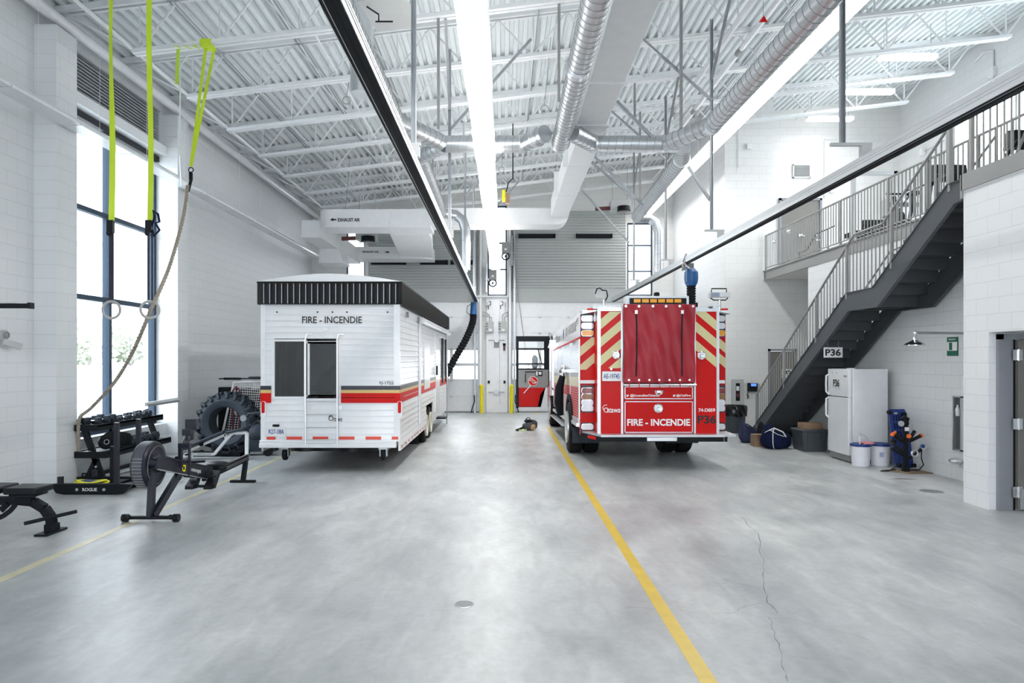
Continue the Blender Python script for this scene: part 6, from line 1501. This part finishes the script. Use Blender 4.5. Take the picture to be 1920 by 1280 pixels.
# pull up bar bracket at the left edge
r = thing('pull_up_bar', 'black pull up bar arm sticking out of the wall at the left edge', 'bar', (-6.6,8.0,2.47))
part('arm', MB().box(-6.69,-5.54,7.97,8.03,2.445,2.50), M['black'], r); part('top_plate', MB().box(-6.69,-5.72,7.96,8.04,2.50,2.508), M['lgrey'], r); part('wall_plate', MB().box(-6.698,-6.67,7.85,8.15,2.3,2.65), M['black'], r); part('end_cap', MB().box(-5.56,-5.53,7.96,8.04,2.44,2.51), M['plast'], r)
r = thing('wall_hook', 'white metal hook with a ring on the left wall', 'hook', (-6.68,9.12,2.15))
part('plate', MB().cyl((-6.7,9.12,2.17),(-6.66,9.12,2.17),.07,n=18), M['lgrey'], r); part('ring', MB().torus((-6.64,9.12,2.17),.04,.01,'x',18,6), M['mgrey'], r); part('hook', MB().bar((-6.64,9.05,2.08),(-6.58,9.3,2.02),.05,.08), M['lgrey'], r)
r = thing('junction_box', 'white flat box with a bracket on the wall right of the window', 'box', tuple(px(296,757,12.9))); c = px(280,760,12.6)
b = MB().bar((-6.56,12.45,1.02),(-6.36,13.3,1.07),.03,.07); r.location = (-6.5,12.6,1.0); ROOT[r.name] = Vector((-6.5,12.6,1.0)); part('bracket', b, M['white'], r); part('bar', MB().bar((-6.52,12.5,1.0),(-6.30,13.25,1.04),.02,.04), M['mgrey'], r)

# ================================================================ dumbbell rack
rk = thing('dumbbell_rack', 'black two shelf dumbbell rack under the tall window', 'rack', (-6.3,11.1,0))
XF, XB = -6.04, -6.46
for z, x0, x1 in ((.86,XB,XF),(.46,XB+.08,XF+.14)):
    s = part('shelf', MB().box(x0,x1,10.15,12.1,z-.02,z).box(x1-.02,x1,10.15,12.1,z-.08,z+.015).box(x0,x0+.02,10.15,12.1,z-.08,z+.015).box(x0,x1,10.13,10.15,z-.08,z+.015), M['black'], rk)
for y in (10.2, 12.05):
    part('upright', MB().bar((XB+.13,y,.96),(XF+.05,y,.05),.04,.09).bar((XB+.2,y,.0),(XF-.05,y,.36),.04,.07).box(XB+.0,XF+.18,y-.03,y+.03,0,.05), M['black'], rk)
    part('bolt', MB().cyl((XB+.15,y-.05,.88),(XB+.15,y-.02,.88),.015).cyl((XF-.13,y-.05,.47),(XF-.13,y-.02,.47),.015).cyl((XF-.03,y-.05,.25),(XF-.03,y-.02,.25),.015), M['alu'], rk)
part('cross_bar', MB().box(XB+.2,XB+.25,10.2,12.05,.06,.12), M['black'], rk)
def make_db(name, r_, L, label, m=None):
    o = thing(name, label, 'dumbbell', (0,0,0), group='hex dumbbells on the rack', world=False)
    for s in (-1, 1):
        b = MB(); x0 = s*(L/2-r_*.55); x1 = s*(L/2+r_*.55)
        hexp = [(r_*math.cos(PI/3*i), r_*math.sin(PI/3*i)) for i in range(6)]
        b.prism(hexp, 'x', min(x0,x1), max(x0,x1)); part('weight_head', b, m or M['rubg'], o, bevel=r_*.12)
    part('handle', MB().cyl((-L/2,0,0),(L/2,0,0),.015,n=10), M['chrome'], o)
    return o
dbs = {}
def put_db(x, y, z, r_, rz, label):
    key = round(r_, 3)
    if key not in dbs: dbs[key] = make_db('dumbbell', r_, .13+r_*.6, label); o = dbs[key]
    else: o = copy_tree(dbs[key])
    o.location = (x, y, z + r_*.87); o.rotation_euler = (0,0,rz); o['label'] = label
rr = [.062,.07,.075,.042,.042,.046,.046,.055,.055,.062,.062]
y = 10.27
for i, r_ in enumerate(rr):
    put_db(-6.22 + (.02 if i%2 else 0), y+r_, .86, r_, random.uniform(-.25,.25) if i < 3 else random.uniform(-.06,.06), 'hex dumbbell on the top shelf of the rack, %s from the near end' % ORD[i]); y += 2*r_+.035
y = 11.0
for i, r_ in enumerate([.062,.055,.062,.070,.070,.078]):
    put_db(-6.12, y+r_, .46, r_, 0, 'hex dumbbell on the lower shelf of the rack, %s from the near end' % ORD[i]); y += 2*r_+.02
b0 = None
for i, (y, R_) in enumerate(((10.40,.115),(10.52,.13),(10.60,.13),(10.72,.12),(10.84,.11),(10.93,.10))):
    if b0 is None:
        o = thing('weight_plate', 'x', 'weight plate', (0,0,0), group='weight plates on the lower shelf', world=False)
        part('plate', MB().lathe([(.025,-.012),(.07,-.012),(.075,-.02),(.1,-.02),(.115,-.015),(.115,.015),(.1,.02),(.075,.02),(.07,.012),(.025,.012)], (0,0,0), 'y', 28, None, True), M['black'], o); part('hub_ring', MB().torus((0,-.012,0),.035,.006,'y',18,6), M['alu'], o); b0 = o
    else: o = copy_tree(b0)
    s = R_/.115; o.scale = (s,1,s); o.location = (-6.06,y,.46+R_+.016); o.rotation_euler = (.08,0,.9); o['label'] = 'round weight plate standing on the lower rack shelf, %s from the near end' % ORD[i]
# ================================================================ push sled
sd = thing('weight_sled', 'black push sled with upright posts and white lettering by the window', 'sled', (-5.6,9.6,0))
for y in (9.36, 9.92):
    p = [(-6.20,.14),(-6.12,.02),(-6.02,0),(-5.30,0),(-5.20,.02),(-5.08,.14)]
    part('runner', MB().prism(p + [(-5.2,.145),(-6.15,.145)], 'y', y-.04, y+.04), M['black'], sd, bevel=.004)
    for x, z in ((-5.31,.98),(-6.08 if y < 9.5 else -5.95,.24)): part('post', MB().box(x-.028,x+.028,y-.028,y+.028,.10,z), mat('sled post', (.014,.014,.024), .35), sd)
part('post', MB().box(-5.545,-5.485,9.60,9.66,.1,.62), M['black'], sd); part('cross_plate', MB().box(-6.05,-5.25,9.4,9.9,.06,.09).box(-5.6,-5.4,9.36,9.92,.09,.12), M['black'], sd)
part('lettering', text_mb('ROGUE', (-5.655,9.318,.07), .20, .045, off=.02), M['inkw'], sd); 
for x in (-5.83,-5.46): part('badge', MB().cyl((x,9.318,.07),(x,9.312,.07),.02,n=14), M['lgrey'], sd)
r = thing('tow_strap', 'yellow and blue tow strap coiled on the push sled', 'strap', (-5.75,9.55,.1))
def loop(rx, ry, z, ph, w=.0): return [(-5.75+rx*math.cos(t)+.02*math.sin(3*t+ph), 9.52+ry*math.sin(t), z+.012*math.sin(2*t+ph)) for t in [2*PI*i/30 for i in range(30)]]
part('yellow_loop', MB().tube(loop(.20,.12,.125,0), .026, 8, closed=True, flat=.5).tube(loop(.17,.10,.15,1.5), .024, 8, closed=True, flat=.5), mat('bright yellow webbing', (.82,.80,.03), .6), r, label='bright yellow webbing')
part('blue_loop', MB().tube(loop(.12,.07,.14,2.5), .026, 8, closed=True, flat=.6), mat('slate blue webbing', (.10,.14,.24), .6), r)
for i, (x, y, s) in enumerate(((-5.0,10.75,.09),(-6.1,9.95,.08),(-4.95,10.35,.06))):
    r = thing('kettlebell', 'dark kettlebell on the floor ' + ['behind the sled, near the rowing machine','at the left end of the sled','just behind the flywheel'][i], 'kettlebell', (x,y,0), group='kettlebells behind the sled')
    part('bell', MB().ball((x,y,s*.95),s), M['rub'], r); part('handle', MB().tube([(x-s*.6,y,s*1.6),(x-s*.55,y,s*2.3),(x+s*.55,y,s*2.3),(x+s*.6,y,s*1.6)],s*.16,8), M['rub'], r)
# ================================================================ rowing machine
rm = thing('rowing_machine', 'black rowing machine with a round flywheel cage, standing on the yellow line', 'rowing machine', (-4.0,7.9,0))
x0 = -4.02; R_ = mat('rower housing', (.010,.012,.022), .32)
part('front_foot', MB().box(x0-.30,x0+.30,7.75,7.80,.03,.065), M['black'], rm)
for s in (-1,1): part('transport_wheel', MB().cyl((x0+s*.29-.03,7.77,.045),(x0+s*.29+.03,7.77,.045),.045,n=14).ball((x0+s*.24,7.74,.06),.03), M['plast'], rm)
part('front_leg', MB().bar((x0-.01,7.78,.05),(x0-.05,7.92,.70),.05,.10), R_, rm); part('front_leg', MB().bar((x0+.01,7.8,.05),(x0+.02,8.60,.56),.05,.09), R_, rm)
# flywheel cage
fc = Vector((x0-.14,8.0,.61)); ow = .19; FR = .275
fw = part('flywheel_cage', MB().lathe([(.03,-ow/2),(FR*.55,-ow/2-.012),(FR*.94,-ow/2+.01),(FR,-ow/2+.03),(FR,ow/2-.03),(FR*.94,ow/2-.01),(FR*.55,ow/2+.012),(.03,ow/2)], tuple(fc), 'x', 36), R_, rm)
b = MB()
for i in range(10,34):
    a = 2*PI*i/44 + PI*.42; b.bar((fc.x-ow*.3,fc.y+(FR+.003)*math.cos(a),fc.z+(FR+.003)*math.sin(a)),(fc.x+ow*.3,fc.y+(FR+.003)*math.cos(a),fc.z+(FR+.003)*math.sin(a)),.006,.006)
part('vent_mesh', b, M['mgrey'], fw)
part('perforated_band', MB().lathe([(FR+.002,-.055),(FR+.004,-.055),(FR+.004,.055),(FR+.002,.055)], tuple(fc), 'x', 36, None, True), mat('grey perforated metal', (.10,.10,.12), .5, .3), fw)
b = MB()
for q in (.10,.16,.22): b.torus((fc.x+ow/2+.012 if q<.14 else fc.x+ow/2+.004,fc.y,fc.z),q,.003,'x',32,5)
part('guard_ring', b, M['mgrey'], fw); part('damper', MB().box(fc.x-ow/2-.05,fc.x-ow/2,fc.y-.03,fc.y+.03,fc.z-.05,fc.z+.05), M['black'], fw)
# main beam from the flywheel down to the foot plates
p0, p1 = Vector((x0+.0,7.86,.66)), Vector((x0+.06,9.2,.30))
part('main_beam', MB().bar(p0,p1,.055,.15).bar(p0+Vector((0,0,.085)),p1+Vector((0,0,.085)),.08,.02), R_, rm)
part('beam_edge', MB().bar(p0+Vector((.03,0,-.078)),p1+Vector((.03,0,-.078)),.008,.01), M['alu'], rm)
part('hub_bracket', MB().cyl((x0-.05,7.86,.67),(x0+.06,7.86,.67),.07,n=16).ball((x0+.03,7.8,.72),.03).ball((x0+.04,7.82,.62),.025), R_, rm)
t = text_mb('concept 2', (0,0,0), .42, .07, '+x', off=.01); ang = math.atan2(p1.z-p0.z, p1.y-p0.y); Rm = Matrix.Rotation(ang, 4, 'X'); mid = p0.lerp(p1, .68)
t.each(lambda v: Rm @ v + Vector((mid.x+.031, mid.y, mid.z))); part('lettering', t, M['inkw'], rm, label='white maker lettering on the beam')
t = text_mb('CI', (0,0,0), .09, .085, '+x', off=.04); m2 = p0.lerp(p1, .44); t.each(lambda v: Rm @ v + Vector((m2.x+.031, m2.y, m2.z))); part('logo', t, M['yellow'], rm, label='yellow mark on the beam')
# monorail
q0, q1 = Vector((x0+.06,9.0,.285)), Vector((x0+.10,10.42,.345))
part('monorail', MB().bar(q0,q1,.05,.09), M['black'], rm); part('rail_top', MB().bar(q0+Vector((0,0,.05)),q1+Vector((0,0,.05)),.035,.012), M['chrome'], rm)
b = MB()
for dz in (-.012,.012): b.bar(q0.lerp(q1,.45)+Vector((.027,0,dz)),q1+Vector((.027,0,dz)),.004,.008)
part('rail_stripe', b, M['alu'], rm)
part('rear_leg', MB().bar((q1.x,10.36,.30),(q1.x,10.26,.03),.05,.09), M['black'], rm); part('rear_foot', MB().box(q1.x-.19,q1.x+.19,10.22,10.28,.0,.035), M['black'], rm, bevel=.006)
for s in (-1,1):
    xx = x0+.05+s*.12; part('foot_plate', MB().prism([(8.86,.20),(9.14,.36),(9.16,.33),(9.0,.15),(8.85,.16)], 'x', xx-.05, xx+.05), M['plast'], rm); part('foot_strap', MB().box(xx-.055,xx+.055,8.94,8.99,.30,.32), M['rub'], rm)
part('foot_cross', MB().cyl((x0-.14,8.92,.19),(x0+.24,8.92,.19),.02), M['black'], rm)
part('seat', MB().ball((x0+.07,9.42,.40),(.17,.13,.045)).box(x0+.02,x0+.12,9.36,9.48,.33,.38), M['plast'], rm); part('handle', MB().tube([(x0-.2,8.62,.56),(x0-.05,8.64,.55),(x0+.1,8.64,.55),(x0+.24,8.62,.56)],.016,8), M['rub'], rm)
m0 = Vector((x0+.05,8.38,.52)); part('monitor_arm', MB().bar(m0, m0+Vector((.0,0,.30)), .04, .05).bar(m0+Vector((.10,.02,-.1)), m0+Vector((.10,.02,.28)), .02, .04).bar(m0+Vector((-.02,0,.27)), m0+Vector((.12,0,.27)), .06, .05).bar(m0+Vector((.05,0,.28)), m0+Vector((.15,.05,.53)), .05, .08), R_, rm)
mo = part('monitor', MB().box(x0+.13,x0+.27,8.32,8.40,.99,1.12).box(x0+.10,x0+.21,8.30,8.37,.92,1.0).cyl((x0+.17,8.36,.86),(x0+.17,8.36,.95),.05), R_, rm, bevel=.008)
# ================================================================ adjustable bench at the left edge
bn = thing('weight_bench', 'black adjustable weight bench cut by the left edge of the picture', 'bench', (-5.2,7.3,0)); yb = 7.28
part('seat_pad', MB().box(-5.24,-4.90,yb-.15,yb+.15,.43,.50).box(-5.2,-4.94,yb-.13,yb+.13,.395,.43), M['plast'], bn, bevel=.015); part('back_pad', MB().box(-6.3,-5.27,yb-.15,yb+.15,.44,.51), M['plast'], bn, bevel=.015)
P = [(-6.3,yb,.33),(-5.2,yb,.345),(-5.02,yb,.33),(-4.90,yb,.26),(-4.83,yb,.16),(-4.815,yb,.04)]
b = MB()
for i in range(len(P)-1): b.bar(P[i], P[i+1], .075, .085)
part('frame', b, M['black'], bn); part('front_foot', MB().box(-4.90,-4.76,yb-.17,yb+.17,.0,.022).box(-4.87,-4.77,yb-.06,yb+.06,.02,.1), M['black'], bn, bevel=.006)
part('handle', MB().cyl((-4.93,yb-.26,.16),(-4.66,yb+.16,.19),.02,n=12), M['rub'], bn)
arc_ = [(-5.50+.42*math.cos(t), .50+.36*math.sin(t)) for t in [math.radians(200+i*13) for i in range(11)]]
b = MB()
for i in range(len(arc_)-1): b.bar((arc_[i][0],yb-.1,arc_[i][1]),(arc_[i+1][0],yb-.1,arc_[i+1][1]),.012,.05)
for i in range(1,8): b.box(arc_[i][0]-.012,arc_[i][0]+.012,yb-.106,yb-.094,arc_[i][1]-.055,arc_[i][1])
part('ladder_arc', b, M['black'], bn); part('bracket', MB().bar((-5.25,yb-.06,.32),(-5.32,yb-.06,.25),.02,.06), M['black'], bn); part('rear_leg', MB().bar((-6.2,yb,.33),(-6.3,yb,.02),.07,.07).box(-6.35,-6.25,yb-.3,yb+.3,0,.03), M['black'], bn)
part('support_post', MB().bar((-5.9,yb,.33),(-5.9,yb,.05),.05,.05).box(-5.95,-5.85,yb-.2,yb+.2,0,.05), M['black'], bn)
# ================================================================ tractor tyre
tc_ = Vector((-5.50,13.62,.60)); TR = .60
tt = thing('tractor_tyre', 'huge black tractor tyre with chunky lugs standing by the wall', 'tyre', (tc_.x,tc_.y,0))
part('carcass', MB().lathe([(.30,-.15),(.34,-.19),(.44,-.215),(.51,-.19),(.54,-.12),(.55,0),(.54,.12),(.51,.19),(.44,.215),(.34,.19),(.30,.15),(.315,0)], tuple(tc_), 'y', 44, None, True), M['rubg'], tt)
b = MB(); n = 20
for s in (-1,1):
    for i in range(n):
        a = 2*PI*(i+(.5 if s>0 else 0))/n; e = Vector((math.cos(a),0,math.sin(a))); tg = Vector((-math.sin(a),0,math.cos(a)))
        p0 = tc_ + e*.575 + Vector((0,s*.0,0)) + tg*(.06); p1 = tc_ + e*.565 + Vector((0,s*.2,0)) - tg*.05; p2 = tc_ + e*.49 + Vector((0,s*.222,0)) - tg*.055
        for A_, B_ in ((p0,p1),(p1,p2)):
            d = (B_-A_); L_ = d.length; d /= L_; r3 = tg - d*tg.dot(d); r3.normalize(); u3 = d.cross(r3)
            Mx = Matrix(((r3.x,d.x,u3.x,A_.x),(r3.y,d.y,u3.y,A_.y),(r3.z,d.z,u3.z,A_.z),(0,0,0,1))); b.box(-.026,.026,-.012,L_+.012,-.028,.028,None,Mx)
part('tread_lug', b, M['rubg'], tt, bevel=.008); part('bead', MB().torus(tc_+Vector((0,-.165,0)),.315,.012,'y',44,8), M['rub'], tt)
# hockey net and other things behind the tyre
r = thing('sports_net', 'white netted goal frame leaning behind the tractor tyre', 'net', (-5.1,14.6,0))
part('frame', MB().tube([(-6.0,14.4,.0),(-5.7,14.4,1.36),(-4.55,14.4,1.40),(-4.35,14.4,0)],.025,8).tube([(-5.7,14.4,1.36),(-5.93,15.15,.1)],.02,8).tube([(-4.55,14.4,1.4),(-4.45,15.15,.1),(-5.93,15.15,.1)],.02,8), M['white'], r)
b = MB()
for i in range(26):
    t = i/25; b.tube([(-5.72+1.2*t,14.43,1.35+.04*t),(-5.75+1.25*t+.05*math.sin(t*9),14.40,.9),(-5.85+1.4*t,14.42,.05)],.006,4)
for j in range(26):
    z = 1.33-1.25*j/25; b.tube([(-5.98+.28*z,14.41,z),(-5.2+.05*math.sin(j),14.38,z-.03),(-4.35-.15*z,14.41,z+.02)],.006,4)
part('netting', b, M['net'], r)
for i in range(5):  # added dark panels that blacken the view through net and tyre hole
    r = thing('dark_backing', 'added dark backing panel behind the netted goal, %s from the left' % ORD[i], 'mat', (-6.04+.34*i,14.95,0), group='dark backing panels behind the net')
    part('backing_panel', MB().box(-6.2+.34*i,-5.88+.34*i,14.80,14.88,0,1.24-.02*i), M['rub'], r, bevel=.015); part('backing_panel', MB().box(-6.2+.34*i,-5.88+.34*i,14.90,14.98,0,1.24-.02*i), M['rub'], r, bevel=.015)
r = thing('weight_bar', 'dark barbell with a plate lying on top of the sports net', 'barbell', (-5.3,14.35,1.42)); part('bar', MB().cyl((-5.95,14.25,1.44),(-4.7,14.3,1.445),.014), M['black'], r); part('plate', MB().lathe([(.015,-.015),(.13,-.015),(.14,.0),(.13,.015),(.015,.015)],(-5.2,14.28,1.47),'z',24), M['rubg'], r)
part('grip', MB().cyl((-5.85,14.26,1.44),(-5.5,14.27,1.44),.025), M['rub'], r)
r = thing('hand_truck', 'dark red and black dolly standing behind the tyre opening', 'dolly', (-5.6,14.15,0)); part('frame', MB().tube([(-5.62,14.15,.05),(-5.62,14.15,1.2),(-5.55,14.15,1.28),(-5.48,14.15,1.2),(-5.48,14.15,.05)],.02,8).box(-5.65,-5.45,13.95,14.15,0,.02), mat('maroon frame', (.14,.01,.025), .4), r); part('wheel', MB().cyl((-5.72,14.17,.12),(-5.66,14.17,.12),.12,n=18), M['rub'], r); part('wheel', MB().cyl((-5.44,14.17,.12),(-5.38,14.17,.12),.12,n=18), M['rub'], r)
r = thing('air_pump', 'grey machine with a hose and gauge in front of the tractor tyre', 'machine', (-4.75,13.2,0))
part('body', MB().box(-4.98,-4.40,13.08,13.32,.08,.3).ball((-4.75,13.2,.42),(.19,.14,.18)).ball((-4.52,13.15,.42),(.1,.1,.1)), M['rubg'], r); part('gauge', MB().cyl((-4.98,13.1,.72),(-4.98,13.03,.72),.06,n=18), M['galv'], r)
part('hose', MB().tube([(-4.98,13.1,.66),(-4.9,13.1,.80),(-4.65,13.12,.82),(-4.5,13.14,.7),(-4.48,13.15,.45)],.03,8), M['rubg'], r); part('wheel', MB().cyl((-4.95,13.05,.09),(-4.95,13.0,.09),.09,n=18).cyl((-4.5,13.05,.09),(-4.5,13.0,.09),.09,n=18), M['rub'], r)
r = thing('floor_pallet', 'low black frame lying on the floor under the tractor tyre', 'frame', (-5.3,13.2,0)); part('frame', MB().box(-5.9,-4.95,12.95,13.0,0,.10).box(-5.9,-4.95,13.25,13.3,0,.06).box(-5.9,-5.85,12.95,13.3,0,.08).box(-5.0,-4.95,12.95,13.3,0,.08), M['rub'], r); part('roller', MB().cyl((-5.35,12.97,.05),(-5.2,12.97,.05),.05), M['rub'], r)
r = thing('utility_cart', 'pale grey folded cart with a maroon top beside the trailer', 'cart', (-4.25,14.6,0)); part('frame', MB().box(-4.45,-4.15,14.5,14.56,.1,1.6).box(-4.47,-4.42,14.45,14.6,.0,1.62), M['lgrey'], r); part('top', MB().box(-4.42,-4.2,14.46,14.6,1.62,1.72), mat('maroon cloth', (.12,.01,.03), .7), r)
# ================================================================ white incline bench
ib = thing('incline_bench', 'white framed incline bench with a dark pad in front of the tractor tyre', 'bench', (-5.3,12.65,0)); yi = 12.6; ki = yi/1280
w_ = lambda x, y: Vector(((x-945)*ki, yi, H-(y-673)*ki))
b = MB()
for a, c in (((348,851),(402,851)),((402,851),(430,818)),((430,818),(436,812)),((436,812),(463,811)),((463,811),(463,856))): b.bar(w_(*a), w_(*c), .06, .05)
b.bar(w_(424,808), w_(424,822), .05, .05).bar(w_(342,856), w_(360,850), .06, .05)
part('frame', b, M['wgloss'], ib); part('back_tube', MB().bar(w_(352,846), w_(424,814), .05, .045), M['wgloss'], ib)
part('back_pad', MB().bar(w_(343,844)+Vector((0,0,.02)), w_(424,810)+Vector((0,0,.02)), .28, .05), M['rubg'], ib, bevel=.015); part('seat_pad', MB().bar(w_(428,810), w_(461,803), .28, .05), M['rubg'], ib, bevel=.015)
part('front_foot', MB().box(w_(463,0).x-.02,w_(463,0).x+.03,yi-.2,yi+.2,.0,.03).box(w_(343,0).x-.03,w_(343,0).x+.03,yi-.22,yi+.22,0,.06), M['wgloss'], ib); part('pivot', MB().cyl(w_(379,832)+Vector((0,-.05,0)), w_(379,832)+Vector((0,.05,0)), .04).cyl(w_(342,855)+Vector((0,-.24,0)), w_(342,855)+Vector((0,-.2,0)), .03), M['black'], ib)
part('lettering', text_mb('NORTHERN LIGHTS', w_(385,851)+Vector((0,-.032,0)), .24, .018, off=.01), M['ink'], ib)
